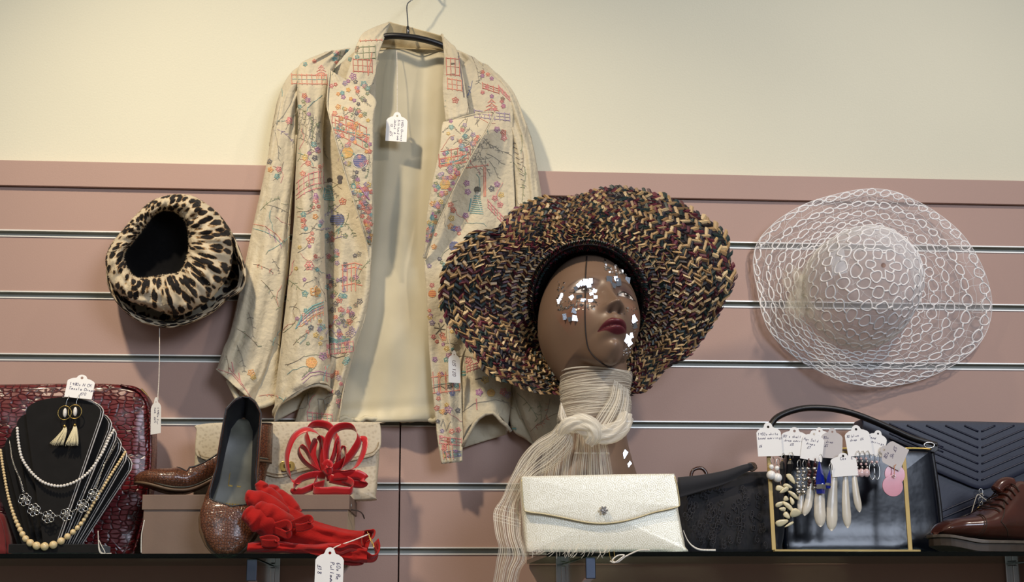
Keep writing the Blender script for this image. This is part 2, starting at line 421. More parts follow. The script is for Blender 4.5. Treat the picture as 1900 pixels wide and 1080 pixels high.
# outer roll of the left front (opens at the hem)
rows = [(604, 96, 650, 90), (556, 120, 620, 128), (551, 160, 606, 185), (553, 230, 600, 240), (548, 330, 600, 330), (546, 400, 602, 400), (539, 480, 603, 480), (531, 560, 607, 560), (520, 650, 611, 650), (514, 700, 613, 700), (510, 745, 613, 722), (508, 783, 614, 728)]
def hemcut(vf): return vf
jpart('front_panel', tubesheet(rows, lambda u: .042+.010*u, lambda u: .012+.030*sst(.05, .5, u), 110, 50, .0048, 3, k=7, arch=34), label='rolled left front of the jacket')
rows = [(594, 150, 700, 60), (594, 240, 695, 240), (594, 330, 692, 330), (594, 400, 694, 400), (596, 480, 690, 480), (598, 560, 684, 560), (600, 640, 662, 640), (585, 700, 645, 700), (560, 745, 636, 745), (545, 786, 627, 786)]
def d_in(u, v): return .028+.030*sst(.05, .8, v)+.008*np.cos(v*11+u*4+.5)*sst(.15, .4, u)+.002*vn(v*9, u*14, 6)*2
jpart('front_panel', sheet(rows, d_in, 100, 46, .6), label='inner edge of the left front running down from the lapel')
# turned hem of the left roll
jpart('hem', tube(P([508, 509, 514, 530, 548, 562, 576, 592, 606, 613], [770, 762, 752, 742, 732, 722, 716, 714, 718, 724], [.050, .062, .070, .078, .084, .087, .086, .082, .074, .066]), .003, 6), silk, 0, stitch=False)
# right front: centre band and roll
rows = [(828, 150, 870, 110), (828, 240, 945, 175), (815, 330, 952, 300), (800, 420, 955, 400), (788, 476, 950, 480), (790, 533, 940, 560), (796, 650, 862, 650), (803, 730, 857, 730), (810, 800, 858, 800), (819, 861, 858, 857)]
def d_rb(u, v): return .050+.010*np.sin(v*3)+.006*np.cos(v*11)*sst(.15, .4, u)*(1-.6*u)+.002*vn(v*9, u*14, 8)*2
jpart('front_panel', sheet(rows, d_rb, 110, 46, .6), label='long right front edge reaching lowest')
rows = [(845, 92, 880, 106), (850, 140, 940, 160), (858, 250, 952, 262), (866, 330, 958, 340), (860, 420, 958, 420), (850, 520, 955, 520), (852, 620, 950, 620), (853, 700, 949, 706), (855, 740, 948, 745), (857, 790, 945, 770), (858, 831, 941, 806)]
jpart('front_panel', tubesheet(rows, lambda u: .034+.006*u, lambda u: .012+.018*u, 110, 50, .0048, 14, k=7, arch=46), label='rolled right front with open hem')
jpart('hem', tube(P([858, 866, 874, 880, 888, 900, 914, 922, 930, 940, 947], [828, 812, 798, 786, 776, 768, 766, 772, 782, 790, 800], [.050, .058, .063, .066, .068, .070, .069, .067, .064, .060, .052]), .003, 6), silk, 0, stitch=False)
# collar and lapels: double-layer leaves lying over the fronts
def leaf(outline, Y, n=22, m=30, crn=.004, seed=0, base=.0):
    """outline: (left edge pts, right edge pts) from top to bottom"""
    L = cr(outline[0], n); R = cr(outline[1], n); rows = np.hstack([L, R])
    def dd(u, v):
        yy = np.interp(u.ravel(), np.linspace(0, 1, len(Y)), Y).reshape(u.shape)
        return yy+crn*np.sin(v*np.pi)+.0014*vn(v*6+seed, u*7, seed)*2
    return sheet(rows, dd, n*2, m, .3)
jpart('collar', leaf(([(722, 40), (690, 52), (669, 67), (655, 105), (640, 147)], [(724, 44), (712, 74), (702, 102), (696, 140), (681, 178)]), [.046, .062, .070, .076, .078]), silk, .0022, label='left half of the turned collar')
jpart('collar', leaf(([(818, 62), (822, 84), (824, 110), (821, 163), (827, 226)], [(822, 66), (836, 80), (847, 92), (859, 138), (871, 212)]), [.046, .060, .068, .076, .078]), silk, .0022, label='right half of the turned collar')
jpart('lapel', leaf(([(612, 130), (607, 190), (611, 215), (624, 265), (645, 338), (661, 387), (673, 425), (681, 450)], [(632, 142), (694, 180), (693, 215), (692, 285), (691, 338), (691, 387), (691, 430), (690, 455)]), [.084, .092, .098, .100, .096, .090, .080, .066], n=40), silk, .0024, label='left lapel with crowded embroidery')
jpart('lapel', leaf(([(822, 226), (819, 240), (814, 285), (802, 338), (792, 400), (790, 440), (785, 476)], [(916, 208), (905, 238), (886, 270), (859, 318), (831, 375), (808, 425), (788, 480)]), [.084, .094, .098, .096, .088, .076, .062], n=40), silk, .0024, label='right lapel with pointed tip')
def trim(xs, ys, Y, r=.0011): return tube(cr(P(xs, ys, Y), 40), r, 5)
jpart('lapel_piping', trim([612, 607, 611, 624, 645, 661, 673, 681, 685, 680, 659, 641, 628], [130, 190, 215, 265, 338, 387, 425, 455, 500, 574, 644, 705, 783], [.087, .094, .099, .102, .098, .092, .083, .070, .062, .060, .060, .060, .060]), silk, 0, stitch=False)
jpart('lapel_piping', trim([827, 871, 916, 905, 886, 859, 831, 808, 790], [228, 214, 208, 238, 270, 318, 375, 425, 480], [.085, .085, .086, .096, .101, .099, .091, .079, .064]), silk, 0, stitch=False)

# -------- embroidery: stitched thread lying on the cloth
TC = dict(pk=srgb(222, 118, 128), rd=srgb(205, 74, 62), or_=srgb(232, 160, 70), yl=srgb(226, 190, 92), tq=srgb(70, 165, 170), bl=srgb(40, 78, 165), nv=srgb(36, 42, 82), pu=srgb(168, 96, 165), lv=srgb(150, 130, 180), gn=srgb(120, 140, 98), gy=srgb(128, 124, 116), co=srgb(232, 128, 104), wh=srgb(236, 232, 220), br=srgb(120, 90, 60), bk=srgb(30, 26, 30))
for k_, c_ in list(TC.items()):
    f_ = .30 if k_ in ('gy', 'gn', 'br', 'lv') else .26
    TC[k_] = tuple(c_[i]*(1-f_)+(.62, .54, .38, 1)[i]*f_ for i in range(4))
bvhs = [(BVHTree.FromPolygons([Vector(a) for a in p['vf'][0]], [tuple(f) for f in p['vf'][1]]), p) for p in jparts if p['st']]
lin_bvh = [(BVHTree.FromPolygons([Vector(a) for a in p['vf'][0]], [tuple(f) for f in p['vf'][1]]), p) for p in jparts if not p['st']]
def hit(px, py):
    q = P(px, py, 0); d = Vector(q-CAM).normalized(); best = None
    for t, p in bvhs+lin_bvh:
        h = t.ray_cast(Vector(CAM), d)
        if h[0] is not None and (best is None or h[3] < best[3]): best = (h[0], h[1], p, h[3])
    return best
def stitch(pts, col, w=1.6, step=3.0, jit=.25):
    pts = np.array(pts, float); seg = []
    for a, b in zip(pts[:-1], pts[1:]):
        k = max(1, int(np.hypot(*(b-a))/step)); seg += [a+(b-a)*i/k for i in range(k)]
    seg.append(pts[-1]); H = [hit(x+random.uniform(-jit, jit), y+random.uniform(-jit, jit)) for x, y in seg]
    hw = w*.5*mpp(.06)
    for h0, h1 in zip(H[:-1], H[1:]):
        if h0 is None or h1 is None or h0[2] is not h1[2] or not h0[2]['st']: continue
        a, b = h0[0], h1[0]
        if (a-b).length > .012 or (a-b).length < 1e-6: continue
        nn = h0[1] if h0[1].dot(Vector(CAM)-a) > 0 else -h0[1]
        s = (b-a).cross(nn)
        if s.length < 1e-9: continue
        s = s.normalized()*hw; l = nn*.0011; lo = nn*.0001; e = (b-a).normalized()*hw*.4
        V = [a-s+lo-e, a+l-e*.5, a+s+lo-e, b-s+lo+e, b+l+e*.5, b+s+lo+e]
        h0[2]['rib'].append((np.array([list(q) for q in V]), TC[col]))
def petal(x, y, r, ang, col, w):
    c, s = math.cos(ang), math.sin(ang)
    pts = []
    for k in range(6):
        t = 2*math.pi*k/5; a = r*.55+r*.45*math.cos(t); b = r*.32*math.sin(t); pts.append((x+c*a-s*b, y+s*a+c*b))
    stitch(pts, col, w, 4)
def flower(x, y, r=6, col='pk', cen='yl', w=1.8, n=5):
    r = r*.86
    a0 = random.random()*6
    for k in range(n): petal(x, y, r, a0+2*math.pi*k/n, col, w)
    stitch([(x-1.2, y), (x+1.2, y)], cen, 2.4)
def solidf(x, y, r, col, col2=None):
    n = int(r*.9)
    for k in range(-n, n+1):
        yy = y+k*r/n; hw = math.sqrt(max(r*r-(yy-y)**2, 0)); stitch([(x-hw, yy), (x+hw, yy)], col if (k+n) % 3 or not col2 else col2, 1.9, 6)
def spray(x, y, ang, L, col='gn', leafc=None, n=5, curl=.5):
    pts = []; a = ang; px, py = x, y
    for k in range(n+1):
        pts.append((px, py)); a += curl/n; px += L/n*math.cos(a); py += L/n*math.sin(a)
    stitch(pts, col, 1.0)
    for (qx, qy) in pts[1:]:
        for s in (-1, 1):
            if random.random() < .45: continue
            b = a+s*random.uniform(.5, 1.3); l = L*random.uniform(.08, .17); stitch([(qx, qy), (qx+l*math.cos(b), qy+l*math.sin(b))], leafc or col, random.uniform(.8, 1.6))
def bridge(x0, y0, x1, y1, h=12, col='co', n=6, arch=0):
    P0 = [(x0+(x1-x0)*t, y0+(y1-y0)*t-arch*math.sin(math.pi*t)) for t in np.linspace(0, 1, n+1)]
    stitch(P0, col, 2.2); stitch([(a, b+h) for a, b in P0], col, 2.2); stitch([(a, b+h*.5) for a, b in P0], 'tq' if random.random() < .4 else col, 1.2)
    for a, b in P0: stitch([(a, b-2), (a+1, b+h+2)], col, 1.7)
def pagoda(x, y, s=12, col='rd', c2='co'):
    for k in range(3):
        ww = s*(.45+.22*k); yy = y+k*s*.5
        stitch([(x-ww, yy+3), (x-ww*.5, yy), (x, yy-s*.25), (x+ww*.5, yy), (x+ww, yy+3)], col, 1.9); stitch([(x-ww*.5, yy+1), (x+ww*.5, yy+1)], c2, 1.6)
    for k in (-.4, 0, .4): stitch([(x+k*s, y+s*.9), (x+k*s, y+s*1.8)], c2, 1.4)
def lady(x, y, s, robe='tq'):
    solidf(x, y, s*.28, 'bk'); solidf(x+1, y+s*.35, s*.2, 'wh')
    for k in range(9):
        t = k/8; hw = s*(.28+.35*t); yy = y+s*(.55+1.5*t); stitch([(x-hw, yy), (x+hw*.8, yy+2)], robe if k % 3 else 'tq', 2.2, 5)
    stitch([(x-s*.1, y+s*.6), (x+s*.3, y+s*1.9)], 'wh', 1.6); stitch([(x-s*.55, y+s*.8), (x-s*.75, y+s*1.9)], robe, 3)
# --- motifs where the photo shows them
bridge(541, 139, 606, 140, 16, 'co', 7); pagoda(596, 124, 12, 'pk'); solidf(552, 157, 5, 'tq')
for x, y, c in ((565, 178, 'rd'), (571, 186, 'pu'), (582, 268, 'tq'), (589, 278, 'pu'), (566, 291, 'yl'), (584, 293, 'nv'), (572, 303, 'co'), (537, 222, 'pk'), (562, 322, 'co'), (586, 366, 'pu'), (586, 373, 'pk'), (563, 398, 'tq'), (585, 402, 'or_'), (563, 409, 'rd'), (596, 412, 'lv'), (564, 420, 'co'), (500, 300, 'nv'), (502, 315, 'or_'), (517, 314, 'pk'), (514, 327, 'tq')): flower(x, y, 6, c, random.choice(['yl', 'wh', 'rd']))
for x in (586, 594): pass
spray(572, 330, 1.2, 60, 'gy'); spray(556, 200, .6, 45, 'gn'); spray(575, 215, 1.2, 45, 'gn'); spray(560, 240, .9, 50, 'gy'); spray(545, 175, 1.8, 60, 'gy', 'gy')
for k in range(14): spray(556+(k%7)*6, 196+k*4, 1.4, 28, 'gy')
bridge(545, 345, 600, 318, 22, 'pk', 6, 8); bridge(547, 372, 600, 348, 0, 'pk', 6, 6)
flower(576, 445, 9, 'co', 'rd'); flower(574, 493, 10, 'pk', 'co', 2, 6); flower(566, 545, 7, 'tq'); solidf(585, 541, 9, 'or_', 'yl'); flower(585, 541, 12, 'or_', 'rd')
for k, c in enumerate(('tq', 'tq', 'bl', 'wh', 'or_')): stitch([(549+k, 610-k), (560, 585+k*5), (580, 568+k*5), (600, 560+k*5)], c, 3 if k < 2 else 1.6)
for k in range(8): stitch([(556+k*6, 590-k*3.6), (558+k*6, 606-k*3)], 'co', 1.3)
flower(577, 608, 6, 'nv', 'wh'); flower(593, 611, 6, 'lv'); flower(586, 622, 6, 'yl'); flower(598, 607, 7, 'tq'); spray(545, 640, -1, 40, 'br', 'gn'); spray(565, 660, 2.4, 40, 'br', 'br')
solidf(578, 673, 10, 'or_', 'yl'); flower(578, 673, 12, 'or_', 'rd'); flower(599, 661, 9, 'pu', 'pu'); spray(560, 700, -.9, 30, 'gn', 'gy')
stitch([(560, 705), (575, 692), (592, 689), (612, 694)], 'pu', 2); stitch([(562, 711), (577, 698), (594, 694), (612, 699)], 'pu', 1.3); stitch([(604, 680), (607, 708)], 'pk', 2.6)
spray(545, 430, 2.2, 60, 'tq', 'gn'); spray(537, 520, .5, 46, 'gn'); spray(600, 505, 2.3, 40, 'gy')
# between roll and lapel
lady(612, 335, 17, 'tq'); solidf(626, 408, 13, 'bl', 'nv'); solidf(631, 330, 5, 'nv'); solidf(631, 338, 4, 'nv'); flower(636, 374, 8, 'rd', 'or_')
for k in range(95):
    x = random.uniform(604, 668); y = random.uniform(430, 760)
    if x > 690-(y-430)*.17: continue
    flower(x, y, random.uniform(4, 7), random.choice(['pu', 'lv', 'lv', 'gy', 'gy', 'nv', 'tq', 'rd', 'gn', 'co', 'pk']), random.choice(['yl', 'wh', 'rd']), 1.4)
for k in range(44): spray(random.uniform(604, 668), random.uniform(250, 740), random.uniform(0, 6), random.uniform(16, 36), random.choice(['gn', 'gy', 'tq', 'lv']))
for yy in (492, 500, 530): stitch([(634, yy), (658, yy-4), (672, yy)], 'co', 2.4)
for xx in (636, 644, 652, 660): stitch([(xx, 492), (xx, 540)], 'co', 2.2)
for k in range(4): stitch([(608, 624+k*3), (628, 632+k*2), (648, 628+k)], 'tq', 2.2)
bridge(606, 640, 655, 634, 18, 'pk', 7); stitch([(613, 660), (625, 664), (640, 660)], 'bk', 2.4); bridge(570, 765, 616, 770, 14, 'pk', 5); stitch([(590, 740), (594, 772), (606, 772), (602, 742), (590, 740)], 'gy', 2)
# left lapel
for k in range(120):
    y = random.uniform(150, 450); xl_ = np.interp(y, [140, 190, 265, 338, 387, 425, 455], [612, 609, 626, 647, 663, 675, 684]); x = random.uniform(xl_+3, 689)
    flower(x, y, random.uniform(3.5, 6), random.choice(['pk', 'co', 'rd', 'pu', 'nv', 'tq', 'yl', 'lv', 'or_', 'gn']), random.choice(['yl', 'wh', 'rd', 'bl']), 1.6)
for k in range(30):
    y = random.uniform(150, 430); xl_ = np.interp(y, [140, 190, 265, 338, 387, 425], [612, 609, 626, 647, 663, 675]); spray(random.uniform(xl_+3, 689), y, random.uniform(0, 6), 20, random.choice(['gy', 'gn', 'gy']))
bridge(616, 214, 680, 238, 26, 'rd', 5, 4); bridge(622, 222, 684, 256, 24, 'co', 5); stitch([(616, 236), (650, 246), (686, 250)], 'tq', 2.4)
solidf(645, 283, 10, 'yl', 'or_'); solidf(668, 299, 12, 'bl', 'lv'); stitch(circ(668, 299, 14, 10), 'wh', 2.2); stitch([(662, 340), (685, 370)], 'pu', 4); solidf(657, 345, 5, 'tq')
# collars
bridge(668, 76, 708, 74, 0, 'co', 4); bridge(662, 88, 696, 86, 22, 'gn', 3); bridge(655, 110, 690, 112, 22, 'rd', 4); flower(655, 142, 8, 'pu'); flower(675, 156, 7, 'tq'); stitch([(690, 98), (683, 140)], 'co', 2)
bridge(828, 108, 852, 110, 30, 'rd', 3); bridge(830, 146, 856, 150, 18, 'co', 3); stitch([(850, 98), (856, 140), (861, 180)], 'nv', 3); flower(845, 186, 7, 'rd', 'bk'); solidf(826, 192, 5, 'tq'); stitch([(836, 118), (844, 118)], 'bk', 4); stitch([(836, 138), (844, 138)], 'bk', 4)
# right lapel
for k in range(95):
    y = random.uniform(222, 450); xa = np.interp(y, [222, 285, 338, 400, 450], [828, 816, 805, 795, 790]); xb = np.interp(y, [222, 240, 270, 318, 375, 425, 450], [908, 900, 882, 855, 828, 806, 796]); x = random.uniform(xa+2, xb-3)
    flower(x, y, random.uniform(3.5, 6), random.choice(['pk', 'co', 'yl', 'lv', 'tq', 'gn', 'or_', 'pu']), random.choice(['yl', 'wh', 'rd']), 1.5)
bridge(814, 282, 872, 272, 26, 'rd', 5); bridge(816, 296, 868, 286, 14, 'co', 4); stitch([(818, 304), (850, 298), (866, 286)], 'tq', 3); solidf(826, 342, 9, 'yl', 'or_'); flower(848, 322, 7, 'rd')
for k in range(16):
    y = random.uniform(226, 330); spray(random.uniform(826, 890-(y-226)*.35), y, random.uniform(0, 6), 18, 'gy')
# right front
bridge(862, 312, 905, 306, 0, 'co', 4)
for xx in (898, 901): stitch([(xx, 310), (xx, 365)], 'co', 2.4)
lady(886, 352, 21, 'tq'); bridge(905, 372, 940, 410, 12, 'pk', 6)
for x, y, c in ((922, 240, 'pu'), (934, 246, 'rd'), (935, 256, 'pk'), (912, 350, 'nv'), (922, 342, 'pu'), (918, 368, 'pk'), (928, 380, 'pk'), (930, 362, 'yl'), (866, 340, 'pu'), (868, 356, 'pu'), (864, 400, 'pu'), (850, 425, 'pu'), (838, 405, 'yl'), (836, 420, 'or_'), (836, 380, 'co')): flower(x, y, 6.5, c, 'wh')
for k in range(20): spray(890+random.uniform(-16, 32), 250+(k%8)*7, random.uniform(0, 3), 34, 'gy')
pagoda(912, 188, 15, 'co', 'pk'); bridge(880, 205, 945, 212, 12, 'lv', 7); bridge(895, 155, 925, 165, 8, 'rd', 3); spray(875, 105, 1.0, 50, 'gy'); spray(895, 110, 1.4, 40, 'gy'); spray(876, 150, 1.6, 30, 'bl'); bridge(925, 160, 945, 180, 6, 'pk', 3)
for k in range(14): y = 390+k*34; flower(825+random.uniform(-22, 25), y, 6, random.choice(['or_', 'rd', 'pk', 'tq', 'bl', 'yl', 'co']), 'yl')
for k in range(60):
    y = random.uniform(400, 850); xa = np.interp(y, [400, 476, 533, 650, 778, 861], [793, 786, 791, 797, 809, 820]); flower(random.uniform(xa+3, 854), y, random.uniform(3.5, 6), random.choice(['rd', 'pk', 'tq', 'nv', 'yl', 'pu', 'co', 'gn', 'lv']), 'wh', 1.5)
solidf(843, 457, 9, 'bl', 'nv'); solidf(802, 545, 7, 'or_', 'rd'); stitch([(806, 608), (826, 612)], 'bk', 2.4); stitch([(814, 600), (820, 624)], 'bk', 2.4); stitch([(808, 620), (824, 602)], 'bk', 2)
for k in range(3): stitch([(803+k*12, 690), (806+k*12, 730)], 'co', 2)
bridge(800, 700, 852, 694, 30, 'co', 4); stitch([(803, 720), (818, 716), (828, 722), (842, 714)], 'bk', 2); stitch([(818, 790), (822, 778), (828, 800), (836, 782)], 'gy', 2); flower(832, 760, 8, 'pu'); bridge(815, 810, 856, 815, 12, 'pk', 4)
for k in range(5): stitch([(824, 840+k*2), (840, 836+k*3), (856, 838+k*2)], random.choice(['tq', 'gn', 'bl']), 1.6)
for k in range(4): stitch([(820+k*6, 822), (823+k*6, 852)], 'co', 1.5)
# right roll above the hem
for x, y, c in ((889, 728, 'pu'), (911, 729, 'or_'), (934, 727, 'pk'), (942, 733, 'lv'), (870, 670, 'pk'), (900, 705, 'yl'), (920, 690, 'gn')): flower(x, y, 8, c, 'wh', 2)
solidf(911, 729, 7, 'yl', 'or_'); solidf(889, 728, 5, 'pu'); bridge(866, 680, 890, 672, 10, 'pk', 4); stitch([(884, 740), (885, 760)], 'pk', 2.4); stitch([(882, 704), (892, 702), (897, 706)], 'bk', 2.4); stitch([(920, 704), (932, 708)], 'bk', 2.4); stitch([(858, 765), (880, 748), (920, 742), (946, 748)], 'gy', 1.5); solidf(860, 693, 5, 'tq')
spray(925, 740, .3, 30, 'gy'); solidf(951, 797, 7, 'tq', 'gn'); spray(960, 730, .6, 60, 'gn'); spray(985, 800, -.9, 60, 'br', 'rd'); spray(1000, 745, 1.2, 40, 'gn'); spray(1020, 740, 1.6, 50, 'gy', 'co')
# sleeves
stitch([(470, 424), (492, 430), (510, 440), (524, 455)], 'tq', 1.5); stitch([(467, 415), (492, 420), (512, 434), (526, 450)], 'co', 1.5)
for k in range(3): stitch([(498+k*10, 425+k*9), (502+k*10, 440+k*10)], 'pu', 1.5)
spray(470, 490, .1, 40, 'br', 'rd'); spray(485, 520, .7, 60, 'br', 'gn'); spray(505, 480, .8, 30, 'gy'); spray(440, 610, .4, 50, 'br', 'gn'); spray(462, 580, 1.1, 44, 'gy'); spray(500, 250, -1.3, 30, 'gy'); spray(506, 235, 1.1, 60, 'gy'); spray(530, 240, -1.2, 60, 'gy', 'gn'); spray(495, 380, .1, 50, 'gy'); spray(483, 390, -.9, 40, 'gn'); spray(515, 240, .4, 40, 'lv')
flower(536, 225, 7, 'pk'); flower(466, 692, 8, 'or_', 'br'); flower(470, 700, 6, 'yl'); stitch([(424, 682), (440, 700), (452, 716)], 'pk', 1.5); stitch([(430, 672), (434, 690)], 'pk', 2); stitch([(443, 692), (446, 708)], 'pk', 2); stitch([(402, 684), (430, 694), (455, 722), (470, 745)], 'pk', 1.6)
spray(420, 660, 1.2, 36, 'br', 'gn'); spray(480, 735, -.3, 36, 'co'); spray(440, 640, 1, 50, 'gy')
for k in range(6): spray(962+random.uniform(-5, 20), 220+k*30, 1.3, 34, random.choice(['gy', 'gn', 'br'])); 
for k in range(9): stitch([(950+k*2.4, 262+k*10), (957+k*2.4, 266+k*10)], 'nv', 1.4)
for k in range(13): x = 560+random.uniform(0, 110); flower(x, 108-(x-560)*.22+random.uniform(0, 24), 4.5, random.choice(['rd', 'pk', 'co', 'tq', 'br']), 'rd', 1.5)
spray(650, 78, 1.8, 46, 'gy'); spray(632, 92, 1.6, 50, 'gn'); spray(640, 96, 1.9, 45, 'br')
for k in range(12): x = random.uniform(872, 935); flower(x, 118+(x-872)*.55+random.uniform(0, 60), 4.5, random.choice(['rd', 'pk', 'co', 'pu', 'br']), 'rd', 1.4)
for k in range(34): flower(random.uniform(549, 598), random.uniform(170, 700), 4.2, random.choice(['rd', 'pk', 'co', 'pu', 'gn', 'lv', 'yl', 'tq']), 'wh', 1.3)

for k in range(75):
    x = random.choice([random.uniform(548, 600), random.uniform(548, 600), random.uniform(500, 540), random.uniform(862, 950), random.uniform(796, 850)]); y = random.uniform(160, 800); a = random.uniform(0, 6); pts = [(x, y)]
    for q in range(6): a += random.uniform(-.7, .7); pts.append((pts[-1][0]+7*math.cos(a), pts[-1][1]+7*math.sin(a)))
    stitch(pts, random.choice(['gy', 'gn', 'br', 'tq', 'co', 'pk']), .9)
for p in jparts:
    b = B(); b.add(thicken(p['vf'][0], p['vf'][1], p['th']) if p['th'] else p['vf'][:2], 0)
    for V, c in p['rib']: b.add((V, [(0, 1, 4, 3), (1, 2, 5, 4), (0, 3, 5, 2)]), 1, c)
    base = b.build(p['name'], [p['m'], thread], jk, vcol=bool(p['rib']))
    if p['label']: base['label'] = p['label']
one('hem', one_h, lining_m, jk)

# -------- hanger
hg = thing('clothes_hanger', 'black coat hanger with a wire hook holding the embroidered jacket', 'hanger', P(757, 80, .05))
pts = P([684, 700, 722, 740, 757, 775, 800, 822, 846], [78, 71, 67, 67, 68.5, 71, 77, 85, 98], [.046, .052, .056, .058, .058, .058, .056, .052, .042])
for q in pts: pass
bp = cr(pts, 60); yy = bp[:, 0]
t_, N_, B_ = frames(bp); a = np.linspace(0, 2*np.pi, 12, endpoint=False)
V = bp[:, None]+np.cos(a)[None, :, None]*np.array([0, -.0065, 0])+np.sin(a)[None, :, None]*np.array([0, 0, .0052])
v, F = grid(V, closed_v=True); F = list(F)+[tuple(range(12)), tuple(reversed(range(59*12, 60*12)))]
black_pl = mat('black_plastic', srgb(22, 21, 22), .38, var=.1)
one('bar', (v, F), black_pl, hg)
one('hook', tube(cr(np.vstack([P([757, 756.5, 755, 755, 757, 763, 772], [60, 40, 20, 12, 6, 1, -5], [.057, .05, .042, .038, .035, .032, .030]), P([785, 796, 797, 788], [-14, -30, -48, -60], .024)]), 50), .0012, 8), chrome, hg)
one('collar', tube(P([757, 756.6], [69, 49], .030), .0026, 10), black_pl, hg, label=None) if False else one('hook_ferrule', tube(P([757, 756.6], [69, 50], [.058, .052]), .0026, 10), black_pl, hg)
pg = one('wall_hook', np.array([]) if False else tube(np.array([P(795, -32, 0.0)+[0, .02, 0], P(795, -32, .012), P(795, -34, .022), P(795, -40, .030)]), .002, 8), chrome)
_tag(pg, 'small metal wall hook holding up the wire of the coat hanger', 'hook')
# ================================================================ MANNEQUIN HEAD
HC = P(1095, 601, .175)
YAWH, TILT, LEAN = math.radians(14), math.radians(27), math.radians(-4)
# local axes: x = towards viewer's right, y = forward (face), z = up
Rh = rot('z', -YAWH*-1)@rot('x', 0)
_f = np.array([math.sin(YAWH)*math.cos(TILT), -math.cos(YAWH)*math.cos(TILT), math.sin(TILT)])
_x = np.array([math.cos(YAWH), math.sin(YAWH), 0.]); _z = np.cross(_x, -_f)*-1
_z = np.cross(_f, _x); _z = _z if _z[2] > 0 else -_z
_x2 = _x*math.cos(LEAN)+_z*math.sin(LEAN); _z2 = _z*math.cos(LEAN)-_x*math.sin(LEAN)
HX, HF, HZ = _x2, _f, _z2
HS = 1.0
def H2W(L): L = np.asarray(L, float)*HS; return HC+L[..., 0:1]*HX+L[..., 1:2]*HF+L[..., 2:3]*HZ
def W2H(W):
    d = np.asarray(W, float)-HC; return np.stack([d@HX, d@HF, d@HZ], -1)/HS
def head_surface():
    ne, na = 260, 320
    el = np.linspace(-np.pi/2, np.pi/2, ne)[:, None]; az = np.linspace(-np.pi, np.pi, na, endpoint=False)[None]
    az = az-.55*np.sin(az)              # denser in front
    cz = np.cos(el); x = .0745*cz*np.sin(az); y = .096*cz*np.cos(az)-.006; z = .118*np.sin(el)+0*az
    fr = sst(-.02, .05, y)
    # narrowing to the jaw, flatter face
    tz = np.clip(-z/.118, 0, 1); x = x*(1-.42*sst(0, .9, tz)*(.80+.20*fr))
    x = x*(1-.05*sst(.1, .118, z))
    y = y-(.006*fr*gs(x, .05)*gs(z-.0, .05))
    y = y+.022*fr*gs(z+.092, .034)*gs(x, .036)                 # chin forward
    y = y+.010*fr*gs(z+.060, .030)*gs(x, .036)                 # muzzle
    z = z-.004*fr*gs(z+.11, .03)*gs(x, .03)
    zb_ = -.074; z = np.where(z < zb_, zb_+(z-zb_)*(.25+.75*sst(.0, .055, y)), z)
    Fm = fr
    # nose
    zt = -.0405
    prof = np.where(z > .012, 0, np.clip((.012-z)/(.012-zt), 0, 1))**1.05
    under = sst(-.0505, -.0430, z)
    ridge = .0215*prof*under
    wid = .0060+.0055*np.clip((.01-z)/.055, 0, 1)
    y = y+Fm*ridge*gs(x, wid)*1.0
    y = y+Fm*.0065*gs(np.abs(x)-.0125, .0062)*gs(z+.0425, .0070)
    y = y-Fm*.0060*gs(np.abs(x)-.0070, .0034)*gs(z+.0490, .0030)
    y = y+Fm*.0045*gs(x, .009)*gs(z-.012, .014)
    # sockets, eyeballs, brows, cheeks
    y = y-Fm*.0105*gs(np.abs(x)-.031, .0165)*gs(z+.000, .0125)
    y = y-Fm*.005*gs(np.abs(x)-.017, .007)*gs(z+.002, .012)
    y = y+Fm*.0078*gs(np.abs(x)-.0325, .0125)*gs(z+.0005, .0088)
    y = y+Fm*.0030*gs(np.abs(x)-.030, .022)*gs(z-.021, .009)
    y = y+Fm*.0060*gs(np.abs(x)-.046, .018)*gs(z+.028, .020)
    # lid line
    y = y-Fm*.0016*gs(np.abs(x)-.0325, .013)*gs(z-.0088, .0014)
    # mouth
    mw = .0218
    lipw = np.clip(1-(np.abs(x)/mw)**2.2, 0, 1)
    mc = -.0735-.0010*np.cos(x/.0235*np.pi)
    y = y+Fm*.0062*lipw**.7*gs(z-(mc+.0052), .0048)
    y = y+Fm*.0078*lipw**.7*gs(z-(mc-.0062), .0052)
    y = y-Fm*.0068*lipw**.4*gs(z-mc, .0017)
    y = y-Fm*.0030*gs(np.abs(x)-.0245, .005)*gs(z-mc, .005)
    y = y-Fm*.0020*gs(x, .0035)*gs(z+.0625, .005)
    y = y-Fm*.0052*gs(x, .017)*gs(z+.0885, .0060)
    y = y+Fm*.0060*gs(x, .014)*gs(z+.104, .010)
    # ears: flat stylised relief on both sides
    return np.stack([x, y, z], -1)
Lh = head_surface()
v, F = grid(H2W(Lh), closed_v=True, flip=True)
# neck and shoulders: rings in photo pixels (centre, half width) and depth
nr = [(1106, 640, 52, .178, .050), (1106, 668, 56, .176, .052), (1106, 690, 59, .174, .052), (1105, 730, 59, .172, .052), (1103, 770, 60, .170, .052), (1101, 805, 62, .168, .052), (1099, 830, 68, .166, .054), (1096, 855, 78, .164, .057), (1092, 880, 90, .162, .062), (1088, 910, 104, .160, .068), (1085, 940, 112, .158, .072), (1084, 1000, 112, .156, .074), (1084, 1022, 110, .156, .074)]
q = cr(nr, 70); a = np.linspace(0, 2*np.pi, 96, endpoint=False)
rings = []
for cx, cyy, hw, Y, ry in q:
    c = P(cx, cyy, Y); rx = hw*mpp(Y)
    if cyy > 1015: c[2] = max(c[2], ZS_R+.0012)
    rings.append(np.stack([c[0]+rx*np.cos(a), c[1]+ry*np.sin(a), np.full(96, c[2])], -1))
nv, nF = grid(np.array(rings), closed_v=True)
b = B(); b.add((v, F)); b.add((nv, list(nF)+[tuple(range(96)), tuple(reversed(range(69*96, 70*96)))]))
